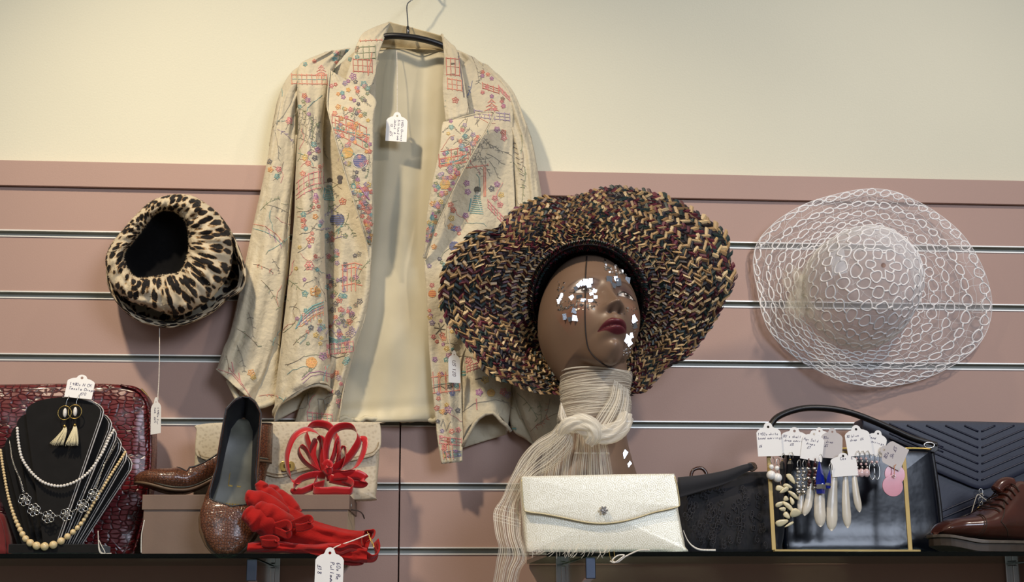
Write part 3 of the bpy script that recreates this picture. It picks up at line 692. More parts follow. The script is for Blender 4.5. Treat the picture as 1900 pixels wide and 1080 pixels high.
V0 = np.vstack(b.V); me = bpy.data.meshes.new('tmp'); me.from_pydata(V0.tolist(), [], b.F); tmp = bpy.data.objects.new('tmp', me); COL.objects.link(tmp)
md = tmp.modifiers.new('r', 'REMESH'); md.mode = 'VOXEL'; md.voxel_size = .0011; md.adaptivity = 0
sm = tmp.modifiers.new('s', 'SMOOTH'); sm.factor = .5; sm.iterations = 3
dg = bpy.context.evaluated_depsgraph_get(); ev = tmp.evaluated_get(dg); me2 = bpy.data.meshes.new_from_object(ev)
bpy.data.objects.remove(tmp)
nvv = len(me2.vertices); W = np.empty(nvv*3); me2.vertices.foreach_get('co', W); W = W.reshape(-1, 3)
# blend the throat: extra smoothing only where head meets neck
L = W2H(W); X, Yh, Z = L[:, 0], L[:, 1], L[:, 2]
Cc = np.ones((nvv, 4)); skin = np.array(srgb(116, 94, 78)); Cc[:] = skin
def paint(mask, c):
    m = np.clip(mask, 0, 1)[:, None]; Cc[:] = Cc*(1-m)+np.array(c)*m
front = (Yh > .03)
ax = np.abs(X)
paint(.35*gs(ax-.046, .018)*gs(Z+.030, .016)*front, srgb(150, 84, 66))
# eyes
ex = (X-np.sign(X)*.0325); es = np.sign(X)
zc = Z-(.0000+.05*ax-.0016)
alm = np.clip(1-(np.abs(ex)/.0150)**2, 0, 1)
upz, loz = .0064*alm**.75, -.0050*alm**.9
inside = front & (zc < upz) & (zc > loz) & (alm > 0)
sh = .55*np.exp(-((ex/.020)**2+((zc-.008)/.0085)**2))*front
paint(sh, srgb(72, 44, 52)); paint(.35*np.exp(-((ex/.017)**2+((zc+.006)/.004)**2))*front, srgb(90, 58, 52))
al_ = sst(0, .12, 1-(np.abs(ex)/.0160)**2); lid = front*al_*np.clip(1.5*gs(zc-upz, .0016), 0, 1); lol = front*al_*gs(zc-loz, .0007); soft = front*sst(-.0003, .0007, upz-zc)*sst(-.0003, .0007, zc-loz)*(alm > 0)
paint(soft, srgb(206, 198, 192))
rr = np.sqrt((ex-.0)**2+(zc-.0008)**2); paint(soft*sst(.0063, .0053, rr), srgb(78, 66, 62)); paint(soft*sst(.0031, .0021, rr), srgb(10, 8, 8))
r2 = np.sqrt((ex+.0018)**2+(zc-.0030)**2); paint(soft*sst(.0017, .0009, r2), srgb(250, 250, 250))
paint(lid*1., srgb(18, 12, 14)); paint(lol*.8, srgb(30, 20, 22))
wing = front*sst(.0048, .0036, np.abs(ex*es-.0158))*gs(zc-.0012-(ex*es-.0158)*.5, .0009); paint(wing*1., srgb(20, 14, 16))
# brows
bx = ax-.032; bz = .0205-8.0*bx**2*1.6+.06*bx
paint(.62*gs(Z-bz, .0019)*sst(.024, .019, np.abs(bx))*front, srgb(62, 42, 34))
# lips
mc = -.0735-.0010*np.cos(X/.0235*np.pi); lw = np.clip(1-(ax/.0222)**2, 0, 1)
top = mc+.0108*lw**.8-.0022*gs(X, .0035)+.0008*gs(ax-.006, .004); bot = mc-.0118*lw**.75
lm = front*(lw > 0)*sst(-.0004, .0008, top-Z)*sst(-.0004, .0008, Z-bot)
paint(lm*1., srgb(88, 32, 40)); paint(lm*gs(Z-mc, .0008), srgb(52, 12, 20))
# nostrils
paint(.85*gs(ax-.0070, .0030)*gs(Z+.0487, .0026)*(Yh > .085), srgb(50, 30, 26))
at = me2.color_attributes.new('Col', 'FLOAT_COLOR', 'POINT'); at.data.foreach_set('color', Cc.ravel())
me2.polygons.foreach_set('use_smooth', [True]*len(me2.polygons))
HO = np.array([P(1085, 1010, .156)[0], -.156, ZS_R])
W -= HO; me2.vertices.foreach_set('co', W.ravel()); me2.update()
skin_m = mat('mannequin_skin', (1, 1, 1, 1), .38, var=.03, vscale=30, vcol='Col', spec=.45)
hd = thing('mannequin_head', 'brown mannequin head and neck with mirror pieces stuck on its made-up face', 'mannequin', HO)
me2.materials.clear(); me2.materials.append(skin_m); me2.name = 'head'
ho = bpy.data.objects.new('head', me2); COL.objects.link(ho); ho.parent = hd; ORG['head'] = HO
HB = BVHTree.FromPolygons([Vector(a) for a in (W+HO)], [tuple(p.vertices) for p in me2.polygons])
def hhit(px, py, bvh=None):
    q = P(px, py, 0); d = Vector(q-CAM).normalized(); h = (bvh or HB).ray_cast(Vector(CAM), d)
    if h[0] is None: return None
    nn = h[1] if h[1].dot(Vector(CAM)-h[0]) > 0 else -h[1]
    return np.array(h[0]), np.array(nn)
# black elastic cord of the hat, lying on the face
cordp = []
for x, y in cr([(1090, 466), (1087, 505), (1086, 544), (1086, 596), (1091, 642), (1105, 663), (1126, 679), (1146, 687), (1160, 690)], 60):
    h = hhit(x, y)
    if h: cordp.append(h[0]+h[1]*.0008)
# mirror mosaic
mirror = mat('mirror_glass', srgb(176, 180, 186), .12, 1., var=.05, vscale=90)
mirrord = mat('dull_mirror_glass', srgb(196, 190, 184), .22, 1., var=.25, vscale=400)
WINP = np.array([1.9, -5.0, 2.75])
def tile(px, py, sx, sy, ang, m=mirror, jit=.05, tilt=(0, 0), bias=None):
    if bias is None: bias = random.choice([.7, .85, .92, .96, .96])
    h = hhit(px, py)
    if h is None: return
    p, nn = h; tw = WINP-p; tw /= np.linalg.norm(tw); tc_ = CAM-p; tc_ /= np.linalg.norm(tc_); bi = tw+tc_; bi /= np.linalg.norm(bi); nn = nn*(1-bias)+bi*bias
    nn = nn+np.array([random.uniform(-jit, jit)+tilt[0], 0, random.uniform(-jit, jit)+tilt[1]]); nn /= np.linalg.norm(nn)
    e = np.array([math.cos(ang), 0, math.sin(ang)]); e -= nn*e.dot(nn); e /= np.linalg.norm(e); g = np.cross(nn, e); s = mpp(.25)*.5
    c = p+h[1]*.0016; k = random.uniform(.75, 1.1)
    Q = [c-e*sx*s-g*sy*s, c+e*sx*s*k-g*sy*s*random.uniform(.8, 1.1), c+e*sx*s+g*sy*s*k, c-e*sx*s*random.uniform(.8, 1.1)+g*sy*s]
    v, F = np.array(Q+[x-nn*.0012 for x in Q]), [(0, 3, 2, 1), (4, 5, 6, 7), (0, 1, 5, 4), (1, 2, 6, 5), (2, 3, 7, 6), (3, 0, 4, 7)]
    if np.cross(v[3]-v[0], v[1]-v[0]).dot(nn) < 0: F = [tuple(reversed(f)) for f in F]
    one('mirror_tile', (v, F), m, hd, smooth=False)
T = [(1087, 524, 10, 13, .1), (1079, 526, 8, 9, .7), (1096, 522, 7, 10, 0), (1093, 531, 9, 7, .2), (1073, 530, 6, 7, .9), (1069, 537, 7, 9, .4), (1103, 541, 8, 8, -.3), (1097, 547, 7, 5, .2), (1105, 553, 8, 7, .1), (1075, 552, 12, 7, .2), (1083, 558, 9, 5, 0), (1042, 552, 6, 16, -.4), (1038, 560, 6, 9, .3), (1062, 553, 9, 8, .6), (1096, 559, 9, 5, .1),
     (1067, 577, 10, 10, -.35), (1069, 590, 12, 11, -.1), (1050, 588, 9, 12, .1), (1059, 592, 8, 9, .3), (1130, 520, 12, 15, 0), (1137, 530, 10, 10, -.4), (1147, 524, 10, 16, .1), (1163, 521, 11, 14, -.1), (1142, 518, 8, 10, .2),
     (1174, 592, 11, 14, .5), (1176, 604, 9, 12, .3), (1161, 628, 14, 13, .8), (1166, 636, 11, 10, .6), (1169, 622, 8, 10, .3), (1158, 843, 8, 16, -.5), (1166, 862, 6, 12, -.6)]
for t in T: tile(*t)
for k in range(40):                     # cracked brow patch
    tile(random.uniform(1126, 1172), 496+random.uniform(-3, 16), random.uniform(3, 6), random.uniform(3, 5), random.uniform(0, 3), mirrord, .25, bias=.6)
for k in range(7): tile(1121+k*.5+random.uniform(-1, 1), 476+k*4.2, 4, 4, random.uniform(0, 3), mirrord, .25, bias=.6)
fr_ = B()
for k in range(150):                    # crushed chips: uncountable glitter around the left eye and right cheek
    if k < 95: t = random.random(); x, y = (1036+random.uniform(-4, 8)+t*74, 562+random.uniform(-4, 14)-abs(t-.2)*3) if k < 70 else (1034+random.uniform(0, 14)+max(0, (545-k))*0, random.uniform(522, 575))
    else: x, y = random.choice([(random.uniform(1156, 1184), random.uniform(569, 583)), (random.uniform(1157, 1172), random.uniform(640, 664)), (random.uniform(1172, 1184), random.uniform(585, 625))])
    h = hhit(x, y)
    if h is None: continue
    p, nn = h; nn = nn+np.array([random.uniform(-.4, .4), 0, random.uniform(-.4, .4)]); nn /= np.linalg.norm(nn)
    e = np.cross(nn, [random.random(), 0, random.random()]); e /= np.linalg.norm(e); g = np.cross(nn, e); s = .0012*random.uniform(.6, 1.4)
    Q = [p+nn*.0007+a_*e*s+b_*g*s*random.uniform(.5, 1.2) for a_, b_ in ((-1, -1), (1, -1), (1, 1), (-1, 1))]
    vv = np.array(Q+[q_-nn*.0012 for q_ in Q]); fr_.add((vv, [(0, 1, 2, 3), (7, 6, 5, 4), (0, 4, 5, 1), (1, 5, 6, 2), (2, 6, 7, 3), (3, 7, 4, 0)]))
cc_ = fr_.build('mirror_chips', mirrord, hd, smooth=False); cc_['kind'] = 'stuff'
# ================================================================ WOVEN STRAW SUN HAT
st_base = mat('dark_straw_backing', srgb(34, 22, 26), .8, var=.3, vscale=80, bump=.5, bscale=300)
straw = mat('woven_straw', (1, 1, 1, 1), .46, var=.10, vscale=300, vcol='Col', spec=.55, bump=.25, bscale=900, bdist=.0004)
outl = [(1142, 345), (1172, 347), (1203, 353), (1230, 359), (1256, 370), (1283, 384), (1305, 398), (1339, 421), (1356, 452), (1357, 480), (1366, 505), (1362, 532), (1347, 560), (1332, 590), (1309, 626), (1278, 662), (1244, 680), (1222, 700), (1199, 726), (1178, 731), (1150, 733), (1120, 735), (1085, 735), (1058, 733), (1035, 731), (1005, 729), (975, 722), (952, 712), (928, 706), (903, 692), (876, 655), (856, 632), (838, 611), (824, 585), (816, 556), (815, 527), (823, 497), (836, 473), (852, 452), (880, 428), (920, 424), (938, 400), (971, 376), (1009, 364), (1035, 366), (1073, 360), (1105, 350)]
# depth of the outer edge: top leans back a little, bottom droops behind the neck
ocx, ocy = 1090, 545
op = np.array(cr(outl, 240, closed=True)); oa = np.arctan2(-(op[:, 1]-ocy), op[:, 0]-ocx)     # angle, up = +90deg
orad = np.hypot(op[:, 0]-ocx, op[:, 1]-ocy); od = np.argsort(oa); oa = oa[od]; orad = orad[od]
def edge(th):
    t = (th+np.pi) % (2*np.pi)-np.pi; r = np.interp(t, oa, orad, period=2*np.pi); return ocx+r*np.cos(t), ocy-r*np.sin(t)
icx, icy, irx, iry = 1091, 556, 104, 104
def inner(th): return icx+irx*np.cos(th), icy-iry*np.sin(th)
def Yin(th): return .138+.092*np.sin(th)+.01*np.cos(th)     # tilted hat line: front (top) towards the camera
def Yout(th): return .162+.046*np.sin(th)+.010*np.sin(5*th+.6)+.008*np.sin(3*th)
def brim(th, r):
    th = np.asarray(th, float); r = np.asarray(r, float); ex, ey = edge(th); ix, iy = inner(th)
    t = r; px = ix+(ex-ix)*t; py = iy+(ey-iy)*t
    Y = Yin(th)*(1-t)+Yout(th)*t+.016*np.sin(np.pi*np.clip(t, 0, 1))+(.006*np.sin(7*th+2)+.004*np.sin(11*th))*t**2
    return P(px, py, Y)
sh_ = thing('straw_sun_hat', 'wide wavy woven straw hat in tan, burgundy and black worn by the mannequin head', 'hat', P(icx, 520, .12))
NT_, NR_ = 140, 18
TAN = [srgb(178, 148, 104), srgb(156, 126, 86), srgb(204, 178, 134), srgb(138, 108, 74), srgb(170, 138, 96)]
DK = [srgb(84, 26, 38), srgb(62, 20, 30), srgb(26, 18, 20), srgb(16, 14, 18), srgb(22, 44, 46), srgb(24, 24, 40), srgb(96, 34, 48), srgb(20, 40, 38)]
b = B()
TH = np.linspace(0, 2*np.pi, 240, endpoint=False)[:, None]; RR = np.linspace(0, .985, 24)[None]
V = brim(TH+0*RR, RR+0*TH); V = V+np.array([0, .0022, 0]); b.add(thicken(*grid(V, closed_u=True), .0018), 0)
def bit(pts, col, h=.0012, face=(0, -1, 0)):
    """pts 4 corners (A,B,C,D); raised along the middle"""
    A, Bq, C, Dq = [np.array(q) for q in pts]; nn = np.cross(Bq-A, Dq-A); nn /= (np.linalg.norm(nn)+1e-12)
    if nn.dot(CAM-A) < 0: nn = -nn
    m1 = (A+Dq)/2+nn*h*random.uniform(.2, 1.3); m2 = (Bq+C)/2+nn*h*random.uniform(.2, 1.3); lo = -nn*.0014
    V = np.array([A+lo, Bq+lo, m2, m1, Dq+lo, C+lo]); F = [(0, 1, 2, 3), (3, 2, 5, 4), (0, 3, 4), (1, 5, 2)]
    if np.cross(V[1]-V[0], V[3]-V[0]).dot(nn) < 0: F = [tuple(reversed(f)) for f in F]
    b.add((V, F), 1, col)
dth = 2*np.pi/NT_
for k in range(NR_):
    r0, r1 = k/NR_, (k+1)/NR_; wr = .006*math.sin(k*1.7)
    for j in range(NT_):
        t = j*dth; s = 1 if k % 2 else -1; off = (k % 4)*.5*dth+random.uniform(-.28, .28)*dth
        ext = random.uniform(0, .022) if k == NR_-1 else 0
        tan = (j+k//2) % 2 == 0
        if random.random() < (.24 if tan else .04): tan = not tan
        c = random.choice(TAN) if tan else random.choice(DK); g = random.uniform(.04, .16)
        a0, a1 = t+off+g*dth, t+off+(1-g)*dth; sk = s*dth*random.uniform(.35, 1.3)
        rr0 = r0+.002; rr1 = min(r1*1.0+.014, 1.0+ext) if k < NR_-1 else 1.0+ext
        jt = random.uniform(-.012, .012)
        q = brim(np.array([a0-sk/2, a0+sk/2, a1+sk/2, a1-sk/2]), np.array([rr0+jt, rr1+jt, rr1+jt, rr0+jt]))
        bit(q, c, .0015 if tan else .0007)
        if not tan and random.random() < .55:      # a crossing splint over the dark gap
            q = brim(np.array([a0-.1*dth, a1+.1*dth, a1+.2*dth, a0]), np.array([r0+.010, r0+.016, r0+.034, r0+.028])); bit(q, random.choice(TAN+DK[:2]), .0016)
b.build('brim', [st_base, straw], sh_, vcol=True, smooth=False)
# crown: dark woven dome behind the head
apex = P(1093, 535, .028)
def crown(th, r):
    ix, iy = inner(th); p0 = P(ix, iy, Yin(th)); s = np.sqrt(np.clip(1-r**2, 0, 1))[..., None]
    bx, by = icx+(ix-icx)*.98, icy+(iy-icy)*.98
    ax_ = apex-P(icx, icy, .130)
    return P(icx+(ix-icx)*np.sqrt(1-.999*r**2.4)*1.0, icy+(iy-icy)*np.sqrt(1-.999*r**2.4), Yin(th))+ax_*r[..., None]**1.0*.92
b = B(); RR = np.linspace(0, 1, 20)[None]; V = crown(TH+0*RR, RR+0*TH); b.add(thicken(*grid(V, closed_u=True), .0018), 0)
for k in range(12):
    for j in range(0, 120):
        t = j*2*np.pi/120; d2 = 2*np.pi/120; s = 1 if k % 2 else -1
        q = crown(np.array([t-s*d2*.5, t+s*d2*.5, t+s*d2*.5+d2*.85, t-s*d2*.5+d2*.85]), np.array([k/12, (k+1)/12, (k+1)/12, k/12]))
        bit(q, random.choice(DK[2:]+DK[:1]) if random.random() < .86 else srgb(90, 74, 52), .0012)
b.build('crown', [st_base, straw], sh_, vcol=True, smooth=False)
# inner band turned inside the opening, standing in front of the forehead
b = B()
for k in range(5):
    for j in range(150):
        t = j*2*np.pi/150; d2 = 2*np.pi/150; s = 1 if k % 2 else -1; al = np.array([t-s*d2*.5, t+s*d2*.5, t+s*d2*.5+d2*.9, t-s*d2*.5+d2*.9]); kk = np.array([k, k+1, k+1, k])/5
        rs = .87+.19*kk
        q = P(icx+irx*rs*np.cos(al), icy-iry*rs*np.sin(al), Yin(al)-.024+.032*kk)
        bit(q, random.choice(DK[2:]) if random.random() < .9 else DK[0], .0014)
b.build('inner_band', [st_base, straw], sh_, vcol=True, smooth=False, label=None) if False else b.build('inner_band', [st_base, straw], sh_, vcol=True, smooth=False)
one('chin_cord', tube(cordp, .00095, 6), mat('black_cord', srgb(30, 20, 18), .7), sh_)

# ================================================================ WHITE LACE HAT
lace = mat('white_cord', srgb(240, 238, 236), .6, var=.05, sheen=.2)
def sheer(name, col, alpha, rough=.6, stripes=0, salpha=.8, sheen=.2):
    m = bpy.data.materials.new(name); m.use_nodes = True; n = NT(m); b = n.n['Principled BSDF']
    b.inputs['Base Color'].default_value = col; b.inputs['Roughness'].default_value = rough; b.inputs['Sheen Weight'].default_value = sheen; b.inputs['Specular IOR Level'].default_value = .3
    tr = n.new('ShaderNodeBsdfTransparent'); tl = n.new('ShaderNodeBsdfTranslucent'); tl.inputs[0].default_value = col
    m1 = n.new('ShaderNodeMixShader'); m1.inputs[0].default_value = .35; n.link(b.outputs[0], m1.inputs[1]); n.link(tl.outputs[0], m1.inputs[2])
    mx = n.new('ShaderNodeMixShader'); n.link(tr.outputs[0], mx.inputs[1]); n.link(m1.outputs[0], mx.inputs[2]); n.link(mx.outputs[0], n.n['Material Output'].inputs[0])
    if stripes:
        uv = n.new('ShaderNodeTexCoord'); sp = n.new('ShaderNodeSeparateXYZ'); n.link(uv.outputs['UV'], sp.inputs[0])
        nz = n.new('ShaderNodeTexNoise'); nz.noise_dimensions = '1D'; nz.inputs['Scale'].default_value = stripes; nz.inputs['Detail'].default_value = 2
        n.link(sp.outputs[0], nz.inputs['W'])
        r = n.new('ShaderNodeMapRange'); r.inputs['From Min'].default_value = .56; r.inputs['From Max'].default_value = .64; r.inputs['To Min'].default_value = alpha; r.inputs['To Max'].default_value = salpha
        n.link(nz.outputs[0], r.inputs[0]); n.link(r.outputs[0], mx.inputs[0])
    else:
        lw = n.new('ShaderNodeLayerWeight'); lw.inputs[0].default_value = .35
        r = n.new('ShaderNodeMapRange'); r.inputs['To Min'].default_value = alpha; r.inputs['To Max'].default_value = min(1, alpha*2.6); n.link(lw.outputs['Facing'], r.inputs[0]); n.link(r.outputs[0], mx.inputs[0])
    return m
tulle = sheer('white_tulle', srgb(238, 236, 238), .21)
wh = thing('lace_hat', 'sheer white lace sun hat with looped cord rings hanging on the slat wall', 'hat', P(1619, 640, .02))
ang0 = math.radians(2)
_wo = np.array([(75, 450), (78, 380), (100, 315), (150, 255), (220, 195), (350, 125), (520, 75), (660, 55), (780, 68), (880, 110), (980, 165), (1100, 260), (1180, 365), (1240, 490), (1270, 620), (1255, 740), (1200, 840), (1100, 925), (950, 1000), (820, 1035), (700, 1047), (560, 1030), (450, 990), (300, 910), (180, 800), (125, 700), (95, 560)])/2.7+[1370, 330]
_wq = cr(_wo, 400, closed=True); _wa = np.arctan2(-(_wq[:, 1]-533), _wq[:, 0]-1619); _wr = np.hypot(_wq[:, 0]-1619, _wq[:, 1]-533); _wi = np.argsort(_wa); _wa = _wa[_wi]; _wr = _wr[_wi]
def lh(th, r):
    """r<1 crown (0 apex), 1..2 brim"""
    th, r = np.broadcast_arrays(np.asarray(th, float), np.asarray(r, float))
    def el(cx, cy, rx, ry):
        x = rx*np.cos(th); y = ry*np.sin(th); return cx+x*math.cos(ang0)+y*math.sin(ang0)*0-0*y, cy-(y)+x*math.sin(ang0)
    bx, by = el(1590, 543, 106+3*np.cos(2*th), 108)
    _r = np.interp((th+np.pi) % (2*np.pi)-np.pi, _wa, _wr, period=2*np.pi); ox, oy = 1619+_r*np.cos(th), 533-_r*np.sin(th)
    t = np.clip(r-1, 0, 1.05); px = bx+(ox-bx)*t; py = by+(oy-by)*t
    Y = .052-.026*t+.010*np.sin(3*th+1)*t+.006*np.sin(6*th)*t*t
    Vb = P(px, py, Y)
    q = np.clip(r, 0, 1)
    # crown: the dome stands straight out of the wall
    c0 = P(1590, 543, .052); ab = P(bx, by, .052)-c0
    side = np.sqrt(np.clip(1-np.clip((1-q)/1.0, 0, 1)**2.6, 0, 1))
    shape = np.where(q < 1, np.interp(q, [0, .15, .4, .62, .8, 1], [0, .30, .66, .86, .95, 1.0]), 1)
    hgt = np.interp(q, [0, .15, .4, .62, .8, 1], [.122, .120, .104, .074, .038, 0])
    Vc = c0+ab*shape[..., None]; Vc[..., 1] -= hgt
    Vc[..., 0] += -.004*hgt/.12; Vc[..., 2] += .016*hgt/.12; Vc[..., 0] += .008*hgt/.12
    return np.where((r <= 1)[..., None], Vc, Vb)
TH = np.linspace(0, 2*np.pi, 160, endpoint=False)[:, None]; R1 = np.linspace(.02, 1, 26)[None]; R2 = np.linspace(1, 2, 16)[None]
one('crown', grid(lh(TH+0*R1, R1+0*TH), closed_u=True), sheer('crown_tulle', srgb(242, 240, 242), .38), wh); one('brim', grid(lh(TH+0*R2, R2+0*TH), closed_u=True), tulle, wh)
def ring(n, rc, dr, name, parent, rad=.0011, ph=0, seed=0):
    rg = np.random.default_rng(seed); b = B(); dt = 2*np.pi/n
    for k in range(n):
        t0 = ph+k*dt; m = 5+int(rg.integers(0, 3)); pts = []
        for i in range(m):
            a = 2*np.pi*i/m+rg.uniform(-.2, .2); f = rg.uniform(.74, 1.22)
            pts.append((t0+.37*dt*f*np.cos(a), rc+dr*f*np.sin(a)))
        cc = np.array(cr(pts, 18, closed=True)); b.add(tube(lh(cc[:, 0], cc[:, 1]), rad, 5, closed=True))
        lk = np.array([(t0+.34*dt, rc+rg.uniform(-.2, .2)*dr), (t0+.66*dt, rc+rg.uniform(-.2, .2)*dr)]); b.add(tube(lh(lk[:, 0], lk[:, 1]), rad*1.25, 5))
    o = b.build(name, lace, parent); return o
ring(44, 1.925, .062, 'cord_ring', wh, .00125, seed=1); ring(38, 1.68, .058, 'cord_ring', wh, .00125, .05, 2); ring(34, 1.46, .060, 'cord_ring', wh, .0011, 0, 3)
ring(32, 1.25, .062, 'cord_ring', wh, .0011, .1, 4); ring(28, 1.08, .055, 'cord_ring', wh, .0011, 0, 5)
for k, (n_, rc, dr) in enumerate(((26, .90, .05), (24, .74, .055), (20, .56, .07), (15, .39, .07), (10, .23, .065), (6, .10, .05))): ring(n_, rc, dr, 'cord_ring', wh, .00125, k*.2, 10+k)
b = B(); rg = np.random.default_rng(5)
bands = [(1.99, 1.86), (1.87, 1.73), (1.63, 1.51), (1.42, 1.30), (1.20, 1.12), (1.02, .95), (.86, .78), (.70, .62), (.50, .45), (.33, .29)]
for ra, rb in bands:
    n_ = int(26+44*(ra-.2)/1.8); T_ = [2*np.pi*k/n_+rg.uniform(-.03, .03) for k in range(n_)]; Mm = [(t+rg.uniform(-.03, .03), (ra+rb)/2+rg.uniform(-.35, .35)*(ra-rb)) for t in T_]
    for k in range(n_):
        cc = np.array(cr([(T_[k], ra+.01), Mm[k], (T_[k]+rg.uniform(-.05, .05), rb-.01)], 7)); b.add(tube(lh(cc[:, 0], cc[:, 1]), .00034, 3, caps=False))
        m2 = Mm[(k+1) % n_]; m2 = (m2[0]+(2*np.pi if k == n_-1 else 0), m2[1]); cc = np.array([Mm[k], ((Mm[k][0]+m2[0])/2, (Mm[k][1]+m2[1])/2+rg.uniform(-.02, .02)), m2]); b.add(tube(lh(cc[:, 0], cc[:, 1]), .00034, 3, caps=False))
ne_ = b.build('thread_net', lace, wh)
t = np.linspace(0, 2*np.pi, 160); one('edge_wire', tube(lh(t, 2.0+0*t), .0006, 4), lace, wh)
# gathered tulle bow on the left side of the crown
cream_t = sheer('cream_tulle', srgb(238, 233, 214), .15)
b = B(); rg = np.random.default_rng(9)
for k in range(9):
    cx, cy = 1482+rg.uniform(-14, 12), 540+rg.uniform(-34, 50); rr = rg.uniform(13, 24); a0 = rg.uniform(0, 6)
    U = np.linspace(0, 2*np.pi, 26)[:, None]; R = np.linspace(.1, 1, 6)[None]
    px = cx+rr*R*np.cos(U)*.8; py = cy+rr*R*np.sin(U)*1.1; Y = .070+.012*R*np.sin(3*U+a0)+rg.uniform(-.006, .012)
    b.add(grid(P(px, py, Y)))
for k in range(4):   # folded hat ribbon
    a = np.linspace(2.4, 5.6, 40); r = 1.0-.035*k-.02; pts = lh(a, np.full(40, r))*1.0; pts2 = lh(a, np.full(40, r-.05)); pts[:, 1] -= .004+.002*k; pts2[:, 1] -= .006
    b.add(grid(np.stack([pts, (pts+pts2)/2-[0, .004, 0], pts2])))
bo = b.build('tulle_bow', cream_t, wh); bo['label'] = 'cream gathered tulle bow'
lab = one('paper_label', pprism([(1541, 468), (1566, 462), (1572, 506), (1544, 512)], .100, .0004), mat('label_paper', srgb(220, 222, 228), .6), wh, smooth=False)
one('wall_loop', tube(P([1607, 1607, 1607], [470, 452, 437], [.060, .02, -.002]), .0008, 5), lace, wh)

# ================================================================ LEOPARD FUR HAT
def leopard():
    m = bpy.data.materials.new('leopard_fur'); m.use_nodes = True; n = NT(m); b = n.n['Principled BSDF']
    b.inputs['Roughness'].default_value = .8; b.inputs['Sheen Weight'].default_value = .06; b.inputs['Specular IOR Level'].default_value = .25
    uv = n.new('ShaderNodeTexCoord'); mp = n.new('ShaderNodeMapping'); mp.inputs['Scale'].default_value = (1, 1, 1); n.link(uv.outputs['UV'], mp.inputs[0])
    nz = n.new('ShaderNodeTexNoise'); nz.inputs['Scale'].default_value = 1.6; nz.inputs['Detail'].default_value = 3; n.link(mp.outputs[0], nz.inputs[0])
    ad = n.new('ShaderNodeMix', data_type='RGBA', blend_type='LINEAR_LIGHT'); ad.inputs[0].default_value = .30; n.link(mp.outputs[0], ad.inputs[6]); n.link(nz.outputs['Color'], ad.inputs[7])
    v1 = n.new('ShaderNodeTexVoronoi', feature='F1'); v1.inputs['Scale'].default_value = 1.0; v1.inputs['Randomness'].default_value = .95; n.link(ad.outputs[2], v1.inputs['Vector'])
    cr_ = n.new('ShaderNodeValToRGB'); e = cr_.color_ramp.elements; e[0].position = .42; e[0].color = srgb(16, 9, 7); e[1].position = .60; e[1].color = srgb(238, 222, 190)
    e2 = cr_.color_ramp.elements.new(.47); e2.color = srgb(40, 24, 14); e3 = cr_.color_ramp.elements.new(.52); e3.color = srgb(176, 138, 88)
    n.link(v1.outputs['Distance'], cr_.inputs[0]); 
    fz = n.new('ShaderNodeTexNoise'); fz.inputs['Scale'].default_value = 45; mpf = n.new('ShaderNodeMapping'); mpf.inputs['Scale'].default_value = (1, 6, 1); n.link(uv.outputs['UV'], mpf.inputs[0]); n.link(mpf.outputs[0], fz.inputs[0])
    mx = n.new('ShaderNodeMix', data_type='RGBA', blend_type='MULTIPLY'); mx.inputs[0].default_value = .5; n.link(cr_.outputs[0], mx.inputs[6])
    mr = n.new('ShaderNodeMapRange'); mr.inputs['From Min'].default_value = .3; mr.inputs['From Max'].default_value = .7; mr.inputs['To Min'].default_value = .55; mr.inputs['To Max'].default_value = 1.1; n.link(fz.outputs[0], mr.inputs[0]); n.link(mr.outputs[0], mx.inputs[7])
    n.link(mx.outputs[2], b.inputs['Base Color'])
    bp = n.new('ShaderNodeBump'); bp.inputs['Strength'].default_value = .6; bp.inputs['Distance'].default_value = .002; n.link(fz.outputs[0], bp.inputs['Height']); n.link(bp.outputs[0], b.inputs['Normal'])
    return m
fur = leopard()
oin = [(230, 471), (249, 445), (272, 416), (289, 396), (309, 390), (332, 397), (347, 416), (352, 445), (349, 476), (335, 505), (304, 512), (255, 516), (236, 497)]
oout = [(196, 491), (203, 459), (229, 425), (255, 396), (283, 372), (321, 361), (355, 363), (384, 379), (407, 398), (426, 428), (432, 470), (424, 510), (400, 545), (370, 570), (325, 585), (280, 572), (243, 560), (212, 535)]
oback = [(197, 495), (203, 459), (229, 425), (255, 396), (283, 372), (321, 361), (355, 363), (384, 379), (407, 398), (430, 430), (447, 468), (457, 508), (450, 537), (418, 560), (395, 580), (361, 597), (321, 608), (286, 605), (249, 592), (217, 563), (200, 530)]
def polar(poly, c, n=160, a0=0):
    p = cr(poly, 400, closed=True); a = np.arctan2(p[:, 1]-c[1], p[:, 0]-c[0]); r = np.hypot(p[:, 0]-c[0], p[:, 1]-c[1]); o = np.argsort(a); t = np.linspace(-np.pi, np.pi, n, endpoint=False)
    rr = np.interp(t, a[o], r[o], period=2*np.pi); return np.stack([c[0]+rr*np.cos(t), c[1]+rr*np.sin(t)], 1), t
NA = 260
I_, t_ = polar(oin, (300, 455), NA); O_, _ = polar(oout, (310, 468), NA); K_, _ = polar(oback, (320, 480), NA)
lf = thing('fur_hat', 'leopard print fur hat with a thick rolled brim and black inside, hanging on the wall', 'hat', P(320, 600, .03))
prof = []    # loops from inside the opening over the roll to the wall
def mixl(a, b_, f): return a*(1-f)+b_*f
Yc = .10; phs = np.linspace(-.35*np.pi, 1.12*np.pi, 34)
loops = []
for p_ in phs:
    f = .5-.5*np.cos(np.clip(p_, 0, np.pi)); s = math.sin(p_)
    L2 = mixl(I_, O_, f)
    if p_ < 0: L2 = mixl(I_, O_, -.02)
    if p_ > np.pi: L2 = mixl(O_, I_, .05)
    thick = .040+.012*np.cos(t_-.2)
    Y = Yc+.018*np.cos(t_-.9)+thick*s*(1 if s > 0 else .8)
    loops.append((L2, Y))
b = B(); V = []
